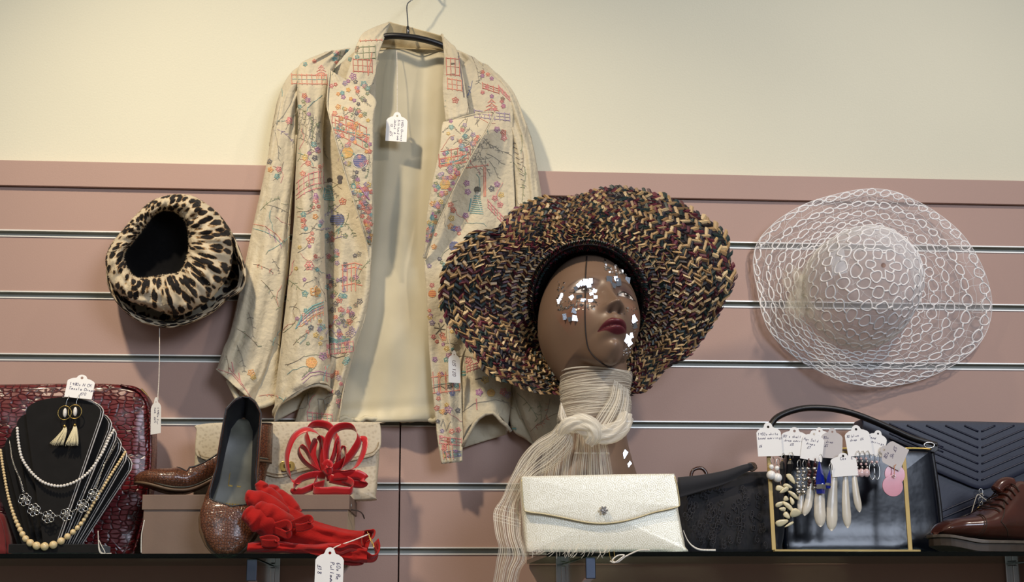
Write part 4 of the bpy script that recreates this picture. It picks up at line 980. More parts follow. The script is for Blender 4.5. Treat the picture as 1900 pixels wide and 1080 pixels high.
for i, (L2, Y) in enumerate(loops):
    nz = vn(t_*5.0+30, np.full(NA, i*.35), 3)*3.5; per = np.minimum(1, (np.pi-np.abs(t_))/.35)
    gr = .0030*np.sin(t_*26+3*vn(t_*3, np.full(NA, i*.2), 4))*per
    V.append(P(L2[:, 0], L2[:, 1], Y+.0028*nz*per+gr*max(0, math.sin(phs[i]))))
V = np.array(V)
uvx = np.cumsum(np.r_[0, np.linalg.norm(np.diff(V[12], axis=0), axis=1)])
def furuv(V, k1, k2, off=0):
    n_, m_ = V.shape[:2]; u = np.linspace(0, 1, n_)[:, None]+0*np.zeros((1, m_)); t = np.linspace(0, 1, m_)[None]+0*u; return np.stack([t*k1+off, u*k2+off*1.7], -1).reshape(-1, 2)
g = grid(V, closed_v=True); uvr = furuv(V, 60, 6.5)
b.add((g[0], g[1], uvr)); o = b.build('rolled_brim', fur, lf, uv=True)
loops2 = []
for f, Y, sc_ in ((0, .080, .90), (.15, .092, .95), (.3, .094, .985), (.5, .080, 1.0), (.8, .040, .97), (1.0, .014, .86), (1.1, .006, .6), (1.12, .003, .05)):
    c = np.array([325, 485]); loops2.append(((K_-c)*sc_+c, Y))
q = np.array([P(cr(np.stack([l[0][:, 0] for l in loops2]), 30)[i], cr(np.stack([l[0][:, 1] for l in loops2]), 30)[i], np.clip(cr([l[1] for l in loops2], 30)[i][0]+.003*vn(t_*7+9, np.full(NA, i*.5), 6)*2*np.minimum(1, (np.pi-np.abs(t_))/.35)*(i < 22), .002, 1)) for i in range(30)])
g = grid(q, closed_v=True); B().add((g[0], g[1], furuv(q, 50, 12, 13.3))).build('crown', fur, lf, uv=True)
blk = mat('black_felt', srgb(10, 10, 11), .95, var=.3, vscale=200, sheen=.1, spec=.1)
L0 = mixl(I_, O_, .04); c = np.array([300, 455]); q = np.array([P((L0-c)[:, 0]*s+c[0], (L0-c)[:, 1]*s+c[1], np.full(NA, y)) for s, y in ((1.05, .098), (1.04, .085), (1.0, .07), (.7, .058), (.3, .054), (.01, .053))])
one('lining', grid(q, closed_v=True), blk, lf)
# short fur standing off the roll
b = B(); rg = np.random.default_rng(11)
def hairs(V, uv, n_, ln=.0024):
    H, Wd = V.shape[:2]; UV = uv.reshape(H, Wd, 2)
    for _ in range(n_):
        i = rg.integers(1, H-1); j = rg.integers(0, Wd); a, f = rg.random(2); j2 = (j+1) % Wd
        p = V[i, j]*(1-a)+V[i, j2]*a; p = p*(1-f)+(V[i-1, j]*(1-a)+V[i-1, j2]*a)*f; d1 = V[i-1, j]-V[i, j]; d2 = V[i, j2]-V[i, j]; nn = np.cross(d1, d2); l = np.linalg.norm(nn)
        if l < 1e-12: continue
        nn = nn/l
        if nn[1] > .35 and True: nn = nn
        d = d2/np.linalg.norm(d2)*rg.uniform(-1.4, 1.4)+nn*sgn*.6+rg.normal(0, .25, 3); d /= np.linalg.norm(d); w_ = np.cross(d, nn); w_ /= (np.linalg.norm(w_)+1e-9)
        L_ = ln*rg.uniform(.5, 1.2); b.add((np.array([p-w_*.00035, p+w_*.00035, p+d*L_]), [(0, 1, 2)], np.tile(UV[i, j], (3, 1))))
mid = V[16, 0]; cc = V[16].mean(0); _n = np.cross(V[15, 5]-V[16, 5], V[16, 6]-V[16, 5]); sgn = 1 if _n[1] < 0 else -1
hairs(V, uvr, 9000)
_n = np.cross(q[1, 5]-q[2, 5], q[2, 6]-q[2, 5])
hr = b.build('fur_pile', fur, lf, uv=True, smooth=False); hr['kind'] = 'stuff'
# ================================================================ LEFT SHELF
def proj(w):
    d = np.asarray(w, float)-CAM; z = d@fw; return 950+FPX*(d@rt)/z, 540-FPX*(d@up)/z
def slab(pts, Yf, t, bulge=.0, n=26, edge=.008, noise=0, zclip=None):
    """soft bag body: outline in photo pixels at its front plane, t metres deep, rounded edges, front bulging"""
    A = P(np.array(pts)[:, 0], np.array(pts)[:, 1], Yf); poly = cr(np.stack([A[:, 0], A[:, 2]], 1), max(160, len(pts)*5), closed=True)
    if zclip is not None: poly[:, 1] = np.maximum(poly[:, 1], zclip)
    c = np.array([(poly[:, 0].min()+poly[:, 0].max())/2, (poly[:, 1].min()+poly[:, 1].max())/2]); ex = max(poly[:, 0].ptp() if hasattr(poly[:, 0], 'ptp') else np.ptp(poly[:, 0]), np.ptp(poly[:, 1]))/2; m = len(poly)
    L = []
    for i in range(14): s = (i+.02)/14*.93; L.append((s, bulge*(1-s**2.2)))
    for a in np.linspace(0, np.pi/2, 6): L.append((1-edge/ex*(1-math.sin(a)), -edge*(1-math.cos(a))))
    for a in np.linspace(0, np.pi/2, 6): L.append((1-edge/ex*(1-math.cos(a)), -(t-edge)-edge*math.sin(a)))
    L.append((.5, -t)); L.append((.01, -t))
    V = []
    for s, dy in L:
        q = c+(poly-c)*s; V.append(np.stack([q[:, 0], np.full(m, -(Yf+dy)), q[:, 1]], 1))
    V = np.array(V)
    if noise: V[:20, :, 1] += noise*vn(V[:20, :, 0]*30, V[:20, :, 2]*30, 4)*2
    return grid(V, closed_v=True, flip=False)
def fix(vf, axis=(0, -1, 0)):
    return vf
def skin_leather(name, col, kind, scale, rough=.28, stretch=(1, 1, 1), strength=.6, coat=.3, dark=None, dist=.0012):
    m = bpy.data.materials.new(name); m.use_nodes = True; n = NT(m); b = n.n['Principled BSDF']
    b.inputs['Roughness'].default_value = rough; b.inputs['Coat Weight'].default_value = coat; b.inputs['Coat Roughness'].default_value = .15
    tc = n.new('ShaderNodeTexCoord'); mp = n.new('ShaderNodeMapping'); mp.inputs['Scale'].default_value = stretch; n.link(tc.outputs['Object'], mp.inputs[0])
    nz = n.new('ShaderNodeTexNoise'); nz.inputs['Scale'].default_value = scale*.35; n.link(mp.outputs[0], nz.inputs[0])
    ad = n.new('ShaderNodeMix', data_type='RGBA', blend_type='LINEAR_LIGHT'); ad.inputs[0].default_value = .35/scale*2; n.link(mp.outputs[0], ad.inputs[6]); n.link(nz.outputs['Color'], ad.inputs[7])
    v = n.new('ShaderNodeTexVoronoi', feature='DISTANCE_TO_EDGE' if kind == 'croc' else 'F1'); v.inputs['Scale'].default_value = scale; v.inputs['Randomness'].default_value = .55 if kind == 'croc' else .9
    n.link(ad.outputs[2], v.inputs['Vector'])
    r = n.new('ShaderNodeMapRange'); r.inputs['From Max'].default_value = .16 if kind == 'croc' else .55
    if kind != 'croc': r.inputs['To Min'].default_value, r.inputs['To Max'].default_value = 0, 1
    n.link(v.outputs['Distance'], r.inputs[0])
    mx = n.new('ShaderNodeMix', data_type='RGBA'); n.link(r.outputs[0], mx.inputs[0]); d = dark or tuple([c*.4 for c in col[:3]]+[1]); mx.inputs[6].default_value = d; mx.inputs[7].default_value = col
    if kind != 'croc': mx.inputs[6].default_value, mx.inputs[7].default_value = d, col
    n.link(mx.outputs[2], b.inputs['Base Color'])
    bp = n.new('ShaderNodeBump'); bp.inputs['Strength'].default_value = strength; bp.inputs['Distance'].default_value = dist; n.link(r.outputs[0], bp.inputs['Height']); n.link(bp.outputs[0], b.inputs['Normal'])
    return m
def ground(vf, z):
    V = np.array(vf[0], float); V[:, 2] = np.maximum(V[:, 2], z); return (V,)+tuple(vf[1:])
zL = ZS_L+.0004
# ---- dark red crocodile handbag
croc = skin_leather('red_croc_leather', srgb(96, 16, 22), 'croc', 84, .30, (1, 1, 1.9), .7, .25, srgb(38, 6, 9))
hbag = thing('handbag', 'dark red crocodile leather handbag standing behind the black necklace display', 'handbag', [P(120, 1000, .1)[0], -.09, zL])
out = [(-70, 722), (-30, 712), (60, 710), (150, 709), (225, 711), (255, 718), (272, 738), (279, 770), (280, 850), (272, 930), (255, 1000), (240, 1032), (225, 1040), (100, 1042), (-40, 1042), (-75, 1035), (-80, 900), (-78, 760)]
one('body', ground(slab(out, .118, .070, .008, edge=.014, noise=.002), zL), croc, hbag)
edge_ = [(228, 713), (258, 722), (275, 742), (282, 775), (283, 850), (275, 935), (258, 1005), (246, 1034)]
one('piping', tube(cr(P([p[0]-4 for p in edge_], [p[1]+2 for p in edge_], .117), 60), .0022, 6), croc, hbag)
zp = cr(P([262, 272, 280, 285, 286, 285, 278], [722, 733, 750, 780, 830, 880, 940], .075), 60)
one('zip', tube(zp, .0016, 6), gold, hbag)
# ---- black display bust: fan of velvet boards with pale cut edges
velvet = mat('black_velvet', srgb(24, 23, 23), .9, var=.2, vscale=60, sheen=.25, spec=.15)
edge_m = mat('silver_edge', srgb(212, 206, 200), .35, .6, var=.25, vscale=150)
ds = thing('necklace_display', 'black velvet necklace display bust made of stepped boards with silver edges', 'display stand', [P(110, 1024, .2)[0], -.2, zL])
cxp = 120
boards = [(0, 736, 72, 762, 16, .214), (1, 765, 88, 786, 26, .204), (2, 785, 98, 805, 34, .194), (3, 805, 108, 824, 42, .184), (4, 822, 119, 843, 52, .174), (5, 840, 130, 860, 60, .164)]
for k, ytop, hw, ysh, hb_, Y in boards:
    ax_ = cxp-1*k
    if k == 0: top = [(ax_+hw*math.cos(a), 764-27*math.sin(a)) for a in np.linspace(0, math.pi, 19)]
    else: top = [(ax_+hw, ysh), (ax_+hw-3, ysh-7), (ax_+hw-9, ysh-14), (ax_+hw-26, ysh-22), (ax_-hw+26, ysh-22), (ax_-hw+9, ysh-14), (ax_-hw+3, ysh-7), (ax_-hw, ysh)]
    body = top+[(ax_-hw+2, ysh+25), (ax_-hb_-24, 1008), (ax_-hb_-20, 1014), (104+9*k, 1014), (109+9*k, 1008), (ax_+hw-2, ysh+12)]
    v, F = pprism(body, Y, .0042)
    tilt = 0
    B().add((v, F)).build('board', velvet, ds, smooth=False)
    rim = [(107+9*k, 1012), (110+9*k, 1006), (ax_+hw-2, ysh+12)]+(top[:10] if k == 0 else top[:4])
    pr = P([r[0] for r in rim], [r[1] for r in rim], Y+.0004)
    dn = [pr[0]]
    for a, c in zip(pr[:-1], pr[1:]):
        m_ = max(1, int(np.linalg.norm(c-a)/.004)); dn += [a+(c-a)*i/m_ for i in range(1, m_+1)]
    one('board_edge', tube(np.array(dn), .0010, 5), edge_m, ds); one('board_edge', tube(np.array(dn)-[.0034, -.0008, 0], .0006, 5), edge_m, ds)
one('base', ground(box(P(112, 1020, .190)+[0, 0, 0], (.125, .070, .012)), zL), velvet, ds, smooth=False, bevel=.001)
for x in (102, 114, 162): one('clip', box(P(x, 1021, .222), (.011 if x > 110 and x < 120 else .004, .004, .0035)), silver, ds, smooth=False, bevel=.0005)
# ---- necklaces on the bust
pearl = mat('white_pearl', srgb(232, 226, 216), .22, var=.05, coat=.5); pearlc = mat('cream_pearl', srgb(226, 200, 150), .22, var=.08, coat=.5)
def resample(pts, dist):
    p = cr(pts, 800); s = np.r_[0, np.cumsum(np.linalg.norm(np.diff(p, axis=0), axis=1))]
    return p, s
def beads(root, pts_px, Y, size, m, sizef=None, nmax=100, yend=.015):
    tq = np.linspace(-1, 1, len(pts_px)); Yq = Y-yend*np.abs(tq)**1.5; W = P([q[0] for q in pts_px], [q[1] for q in pts_px], Yq); p, s = resample(W, 0); pos = 0; L = []
    while pos < s[-1]:
        f = pos/s[-1]; d = size(f); L.append((np.array([np.interp(pos, s, p[:, i]) for i in range(3)]), d)); pos += d*1.0
    if len(L) > nmax: L = L[:nmax]
    base = one('pearl', sphere((0, 0, 0)+0*L[0][0], .5, 14, 10), m, root, org=None) if False else None
    me = None
    for k, (c, d) in enumerate(L):
        if me is None:
            o = B().add(sphere(c*0+ORG[root.name], .5, 14, 10)).build('pearl', m, root); me = o
        else:
            o = me.copy(); COL.objects.link(o)
        o.location = [float(a) for a in (c-ORG[root.name])]; o.scale = (d, d, d)
    one('string', tube(p[::8], .0005, 4), m, root)
n1 = thing('pearl_necklace', 'short necklace of small even white pearls, highest on the black display', 'necklace', P(110, 901, .222))
beads(n1, [(32, 795), (34, 818), (40, 848), (53, 870), (68, 886), (85, 897), (110, 902), (135, 896), (158, 882), (176, 862), (192, 836), (203, 812), (212, 797)], .2225, lambda f: .0044, pearl)
n2 = thing('pearl_necklace', 'long necklace of graduated cream pearls hanging lowest on the black display', 'necklace', P(81, 1014, .228))
beads(n2, [(1, 836), (6, 870), (14, 915), (23, 948), (33, 974), (47, 999), (63, 1011), (81, 1014), (99, 1011), (122, 998), (151, 971), (179, 925), (204, 884), (222, 856), (234, 837)], .2290, lambda f: .0044+.0072*math.exp(-((f-.49)/.15)**2), pearlc, yend=.040)
n3 = thing('flower_necklace', 'silver chain necklace with six filigree flower discs on the black display', 'necklace', P(90, 958, .224))
FL = [(46, 927), (63, 946), (90, 959), (123, 955), (153, 939), (174, 918)]
for fx, fy in FL:
    b = B(); c = P(fx, fy, .2245); R = .0092
    for k in range(6):
        a = k*math.pi/3+.3; cc = c+[R*.60*math.cos(a), 0, R*.60*math.sin(a)]
        t = np.linspace(0, 2*np.pi, 14, endpoint=False); b.add(tube(np.stack([cc[0]+R*.36*np.cos(t), np.full(14, cc[1]), cc[2]+R*.36*np.sin(t)], 1), .00062, 5, closed=True))
        b.add(tube(np.array([c, cc+[0, -.001, 0]]), .0005, 4)); b.add(sphere(c+[R*.28*math.cos(a+.5), -.0018, R*.28*math.sin(a+.5)], .0011, 6, 5))
    b.add(sphere(c+[0, -.0026, 0], .0016, 8, 6)); o = b.build('flower_disc', silver, n3)
def chain(root, pts, Y, link=.0028, r=.0004, name='chain', m=silver):
    W = P([q[0] for q in pts], [q[1] for q in pts], Y); p, s = resample(W, 0); b = B(); pos = 0; k = 0
    while pos < s[-1]:
        c = np.array([np.interp(pos, s, p[:, i]) for i in range(3)]); c2 = np.array([np.interp(pos+.001, s, p[:, i]) for i in range(3)])+1e-9; d = (c2-c); d /= (np.linalg.norm(d)+1e-12)
        w_ = np.cross(d, [0, 1, 0]) if k % 2 else np.array([0, 1., 0]); t = np.linspace(0, 2*np.pi, 8, endpoint=False)
        b.add(tube(c+np.outer(np.cos(t)*link*.62, d)+np.outer(np.sin(t)*link*.36, w_), r, 4, closed=True)); pos += link*.85; k += 1
    return b.build(name, m, root)
chain(n3, [(18, 819), (24, 856), (37, 889), (44, 914)], [.188, .204, .218, .2235]); chain(n3, [(178, 906), (191, 868), (204, 844), (219, 818)], [.2235, .214, .202, .188])
for a, c in zip(FL[:-1], FL[1:]): chain(n3, [(a[0]+(c[0]-a[0])*.38, a[1]+(c[1]-a[1])*.38), (a[0]+(c[0]-a[0])*.62, a[1]+(c[1]-a[1])*.62)], .2245, .0026, .0005, 'link')
# ---- tassel earrings
tassel_m = mat('cream_thread', srgb(238, 226, 186), .7, var=.15, vscale=900, stretch=(6, 6, 1), bump=.4, bscale=700)
def tassel(px, py, x1, x2, yb, lab):
    t_ = thing('tassel_earring', lab, 'earring', P((x1+x2)/2, yb, .222), group=None)
    Y = .2235
    a = np.linspace(0, 2*np.pi, 40, endpoint=False); c = P(px, py, Y); one('hoop', tube(np.stack([c[0]+.0092*np.cos(a), np.full(40, c[1]), c[2]+.0098*np.sin(a)], 1), .0006, 6, closed=True), gold, t_)
    one('bead', sphere(c+[.0006, -.001, 0], .0029, 12, 9, (1, 1, 2.3)), pearl, t_)
    one('hook', tube(cr(P([px+2, px+4, px+7, px+8, px+6], [py-12, py-22, py-28, py-32, py-24], [Y, Y, Y-.001, Y-.006, Y-.009]), 16), .0005, 5), silver, t_)
    rows = [((x1+x2)/2+2, py+27, (x1+x2)/2+6, py+27), (((x1+x2)/2)-0, py+34, (x1+x2)/2+8, py+34), (x1+7, (py+34+yb)/2, x2-3, (py+34+yb)/2), (x1, yb-3, x2, yb)]
    rows = [(px-3, py+26, px+3, py+26), (px-5, py+32, px+5, py+32), (x1*.55+(px-5)*.45, (py+32+yb)/2, x2*.55+(px+5)*.45, (py+32+yb)/2), (x1, yb, x2, yb)]
    b = B(); rg_ = np.random.default_rng(int(px))
    for k in range(70):
        f, g2_ = rg_.uniform(0, 1), rg_.uniform(-1, 1); xs = [px-2+4*f, px-4+8*f, x1*.5+(px-5)*.5+(x2-x1)*.5*f+5*f, x1+(x2-x1)*f+rg_.uniform(-1, 1)]; ys = [py+25, py+32, (py+32+yb)/2, yb+rg_.uniform(-4, 2)]
        b.add(tube(cr(P(xs, ys, [Y, Y+.001*g2_, Y+.002*g2_, Y+.003*g2_]), 8), .00045, 4))
    b.build('tassel', tassel_m, t_)
    one('cap', sphere(P(px, py+25, Y), .0024, 8, 6), gold, t_)
tassel(120, 766, 93, 118, 825, 'cream tassel earring with gold hoop, left of the two on the black display')
tassel(139, 764, 121, 146, 826, 'cream tassel earring with gold hoop, right of the two on the black display')

# ================================================================ TAGS with handwriting
GL = {'0': '3918 1813 1332 3253 5358 5839', '1': '2739 3932', '2': '2839 5957 5734 3422 2262', '3': '2959 5936 3655 5533 3322', '4': '4926 2665 5952', '5': '6929 2926 2655 5553 5332 3222', '6': '5927 2724 2432 3253 5345 4525', '7': '2969 6932', '8': '4928 2846 4663 6342 4223 2346 4668 6849', '9': '6748 4826 2645 4567 6752', '£': '7868 6858 5847 4743 4332 3212 1272 2565',
 'a': '5635 3513 1322 2244 4455 5663 6372', 'b': '1912 1344 4453 5332 3213', 'c': '5535 3523 2332 3252', 'd': '5952 5545 4523 2332 3253', 'e': '2454 5445 4525 2513 1332 3252', 'f': '5848 4838 3832 1555', 'g': '5545 4523 2333 3353 5650 5030 3021', 'h': '1912 1445 4555 5552', 'i': '3632', 'j': '4541 4120', 'k': '1912 1446 2452', 'l': '2922', 'm': '1512 1435 3532 3455 5552', 'n': '1512 1435 3545 4542', 'o': '3513 1332 3253 5335', 'p': '1510 1445 4554 5442 4213', 'q': '5545 4523 2342 5550', 'r': '2522 2445 4555', 's': '5525 2534 3453 5322', 't': '2823 2332 3242 1645', 'u': '1513 1332 3253 5552', 'v': '1532 3255', 'w': '1522 2234 3442 4265', 'x': '1552 5512', 'y': '1532 5520', 'z': '1555 5512 1252',
 'A': '1249 4972 2555', 'B': '1912 1949 4957 5716 1655 5533 3312', 'C': '6849 4918 1813 1332 3262', 'D': '1912 1949 4967 6763 6332 3212', 'G': '6849 4918 1813 1332 3262 6265 6545', 'J': '5953 5332 3213', 'N': '1219 1962 6269', 'P': '1912 1949 4957 5716', 'R': '1912 1949 4957 5716 3662', 'S': '6849 4928 2826 2655 5553 5332 3212', 'T': '1969 3932', 'U': '1913 1332 3262 6269', 'K': '1912 6915 2662', 'W': '1922 2246 4662 6279', 'E': '6919 1912 1262 1646', '.': '2223', "'": '2927', '-': '1545', ' ': ''}
ink = mat('pen_ink', srgb(84, 76, 108), .7, var=.3, vscale=900); ink_b = mat('brown_ink', srgb(110, 84, 84), .7, var=.2)
card = mat('white_card', srgb(238, 237, 234), .6, var=.02, spec=.3); card_g = mat('grey_card', srgb(196, 190, 188), .65, var=.04)
twine = mat('white_twine', srgb(226, 220, 208), .8, var=.25, vscale=500)
def tagshape(w, h, hr=.07):
    """scalloped swing-ticket outline centred on its hole side up; unit metres"""
    W_ = w/2; t = h/2
    o = [(-W_, -t), (W_, -t), (W_, t-.30*h)]
    o += [(W_*.88, t-.235*h), (W_*.62, t-.175*h), (W_*.42, t-.155*h)]
    o += [(W_*.36*math.cos(a), t-.135*h+.135*h*math.sin(a)) for a in np.linspace(.12, math.pi-.12, 9)]
    o += [(-W_*.42, t-.155*h), (-W_*.62, t-.175*h), (-W_*.88, t-.235*h), (-W_, t-.30*h)]
    return o, circ(0, t-.135*h, w*hr*.75, 12)
def write(lines, w, h, sc, rot90=False, x0=None, y0=None, lh_=1.25, slant=.15, r=None, rs=None):
    """returns list of (polyline) in tag plane"""
    R_ = rs or random.Random(5); out = []
    for li, line in enumerate(lines):
        cx = 0
        for ch in line:
            g = GL.get(ch, GL.get(ch.lower(), '')); j = R_.uniform(-.05, .05)
            for st in g.split():
                p = [(int(st[0]), int(st[1])), (int(st[2]), int(st[3]))]
                out.append([((cx+a/9*.9+slant*b_/9+j)*sc, (b_/9+R_.uniform(-.03, .03)-li*lh_)*sc) for a, b_ in p])
            cx += .62 if ch != ' ' else .45
    return out
def ticket(px, py, Y, w, h, ang, lab, lines=(), sc=.004, rot90=False, org=None, tiltx=0., yaw=0., cardm=None, inkm=None, group=None, th=.0005, hole=True, start=None, name='price_tag'):
    """swing ticket centred at the pixel; ang = roll in degrees (clockwise negative)"""
    c = P(px, py, Y); R_ = rot('z', math.radians(yaw))@rot('x', math.radians(tiltx))@rot('y', -math.radians(ang))
    ex, ey, ez = R_[:, 0], R_[:, 1], R_[:, 2]; t_ = thing(name, lab, 'price tag', c-ez*h/2, group=group)
    o_, hl = tagshape(w, h); v, F = prism(o_, [hl] if hole else [], th, (c, ex, ey, ez)); one('card', (v, F), cardm or card, t_, smooth=False)
    if lines:
        b = B(); sx, sy = start or ((-w*.44, h*.14) if not rot90 else (w*.20, h*.26)); rs = random.Random(hash(lines[0]) % 97 if False else len(lines[0])*7+3)
        for pl in write(lines, w, h, sc, rs=rs):
            q = [(sx+x, sy+y) for x, y in pl] if not rot90 else [(sx+y, sy-x) for x, y in pl]
            A, C = [c+ex*a+ez*b_-ey*.0002 for a, b_ in q]
            d = C-A; L_ = np.linalg.norm(d)
            if L_ < 1e-7: continue
            d /= L_; s = np.cross(d, ey); hw = sc*.055
            b.add((np.array([A-s*hw, A+s*hw, C+s*hw, C-s*hw]), [(0, 1, 2, 3)]))
        hw_ = b.build('handwriting', inkm or ink, t_, smooth=False)
    return t_, c+ez*(h/2-.135*h)-ey*.001
def string(root, pts, Ys, r=.0006, m=None, name='string'):
    return one(name, tube(cr(P([p[0] for p in pts], [p[1] for p in pts], Ys), max(20, len(pts)*8)), r, 5), m or twine, root)
px_m = lambda n_, Y: n_*mpp(Y)
# jacket's tag
t_, _ = ticket(736, 235, .058, px_m(41, .058), px_m(60, .058), -2, 'white price tag hanging on a long string inside the open jacket', ['1950s Chinese', 'Silk hand emb', 'Jacket  A', '  (10)  £75'], .0046, True, start=(.0062, .0125))
string(t_, [(737, 212), (737, 180), (737, 130), (736, 93)], [.057, .052, .048, .040])
# jacket-edge tag
t_, _ = ticket(843, 680, .086, px_m(25, .09), px_m(62, .09), 1, 'narrow white tag half under the straw hat brim on the jacket edge', ['US 120'], .0070, True, start=(-.0046, .010), inkm=ink_b, yaw=25)
string(t_, [(838, 655), (835, 640), (832, 600), (830, 585)], [.087, .088, .088, .086])
# fur hat's tag
t_, _ = ticket(289, 771, .15, px_m(26, .15), px_m(68, .15), 3, 'thin white price tag seen nearly side on, hanging below the leopard hat', ['1940s Fur', 'hat  £25'], .0048, True, start=(.002, .012), yaw=-38)
string(t_, [(294, 742), (293, 735), (295, 700), (296, 650), (296, 607)], [.151, .150, .135, .115, .085])
# earring card on the bust
t_, _ = ticket(149, 717, .2165, px_m(50, .22), px_m(45, .22), -6, 'white price tag standing above the black necklace display', ["1980s N&CK", 'Tassle Drops', '       £10'], .0052, False, start=(-.0160, -.0005), tiltx=-8)
# small plastic loop at the foot of the display
lo = one('loop_tie', tube(cr(P([182, 183, 187, 195, 188, 183, 186, 207], [985, 1008, 1024, 1026, 1012, 1003, 1026, 1027], .252), 50), .0006, 5), twine); _tag(lo, 'thin white plastic loop tie lying on the left shelf beside the display', 'tie')
lo = one('loop_tie', tube(cr(P([268, 263, 262, 262], [965, 990, 1010, 1026], .255), 30), .0007, 5), twine); _tag(lo, 'thin white tie hanging down the left edge of the shoe box', 'tie')
# red cloth at the frame's left edge
redcloth = mat('dark_red_cloth', srgb(110, 20, 20), .8, var=.2, bump=.4, bscale=90, sheen=.2)
rc = one('folded_scarf', ground(slab([(-60, 960), (-20, 950), (4, 955), (14, 985), (18, 1015), (12, 1040), (-60, 1040)], .16, .05, .006, edge=.012, noise=.004), zL), redcloth); _tag(rc, 'folded dark red cloth at the left edge behind the black display', 'cloth')

# ---- shoe box
boxm = mat('taupe_cardboard', srgb(120, 98, 84), .6, var=.08, vscale=20, bump=.1, bscale=300); boxe = mat('pale_cardboard_side', srgb(186, 168, 140), .65, var=.15)
Yb1, Yb0 = .185, .035
bx = thing('shoe_box', 'taupe cardboard shoe box with lid carrying the ribbon bow and a brown shoe', 'box', [P(458, 1000, .12)[0], -.125, zL])
l0, l1 = P(268, 970, Yb1)[0], P(650, 970, Yb1)[0]; ztop_ = P(458, 918, Yb1)[2]; zlid = P(458, 946, Yb1)[2]
def boxopen(x0, x1, y0, y1, z0, z1, mats, name, root, bev=.0008):
    v, F = box(((x0+x1)/2, -(y0+y1)/2, (z0+z1)/2), (x1-x0, y1-y0, z1-z0), rot('z', -.045)); b = B(); b.add((v, F)); b.M = [0, 1, 0, 0, 0, 0]; return b.build(name, mats, root, smooth=False, bevel=bev)
boxopen(l0, l1, Yb0, Yb1, zL, ztop_-.002, [boxm, boxe], 'body', bx)
boxopen(l0-.0022, l1+.0022, Yb0-.0022, Yb1+.0022, zlid, ztop_, [boxm, boxm], 'lid', bx)
one('staple', tube(P([651.5, 652, 651.5], [930, 938, 955], Yb1+.003), .0005, 4), silver, bx)
lt = cr(P([652, 664, 672, 676], [946, 948, 953, 962], [.19, .16, .12, .10]), 20); one('elastic_band', tube(lt, .0011, 5), black_pl, bx)
# ---- ivory ostrich clutch behind, resting on the box
ost = skin_leather('ivory_ostrich_leather', srgb(196, 184, 158), 'ost', 190, .5, (1, 1, 1), .4, .05, srgb(172, 158, 132), .0006)
ic = thing('clutch_bag', 'ivory ostrich leather clutch with brass clasp standing behind the shoe box', 'handbag', [P(530, 900, .09)[0], -.1, ztop_])
o1 = [(372, 790), (450, 786), (560, 785), (690, 785), (703, 790), (704, 830), (701, 880), (697, 918), (690, 927), (600, 930), (450, 931), (370, 931), (358, 925), (359, 870), (364, 810)]
one('body', ground(slab(o1, .094, .034, .004, edge=.007), ztop_+.0003), ost, ic)
fl = [(364, 800), (368, 788), (450, 783), (690, 783), (705, 787), (707, 825), (700, 838), (688, 847), (640, 858), (560, 875), (517, 886), (470, 874), (400, 858), (372, 850), (362, 838)]
fo = one('flap', slab(fl, .1025, .006, .001, edge=.002), ost, ic)
one('flap_stitching', tube(cr(P([368, 374, 400, 470, 517, 560, 640, 686, 699, 703], [836, 846, 852, 868, 880, 869, 852, 841, 832, 820], .1065), 60), .0007, 5), mat('tan_thread', srgb(150, 132, 104), .7), ic)
b = B(); v, F = pprism(rounded(519, 856, 547, 874, 7), .109, .003); b.add((v, F)); one('clasp', (v, F), gold, ic, smooth=False, bevel=.0006)
one('clasp_bar', pprism(rounded(526, 861, 540, 868, 2), .1105, .0015), mat('brass_dark', srgb(96, 76, 36), .35, .9), ic, smooth=False)

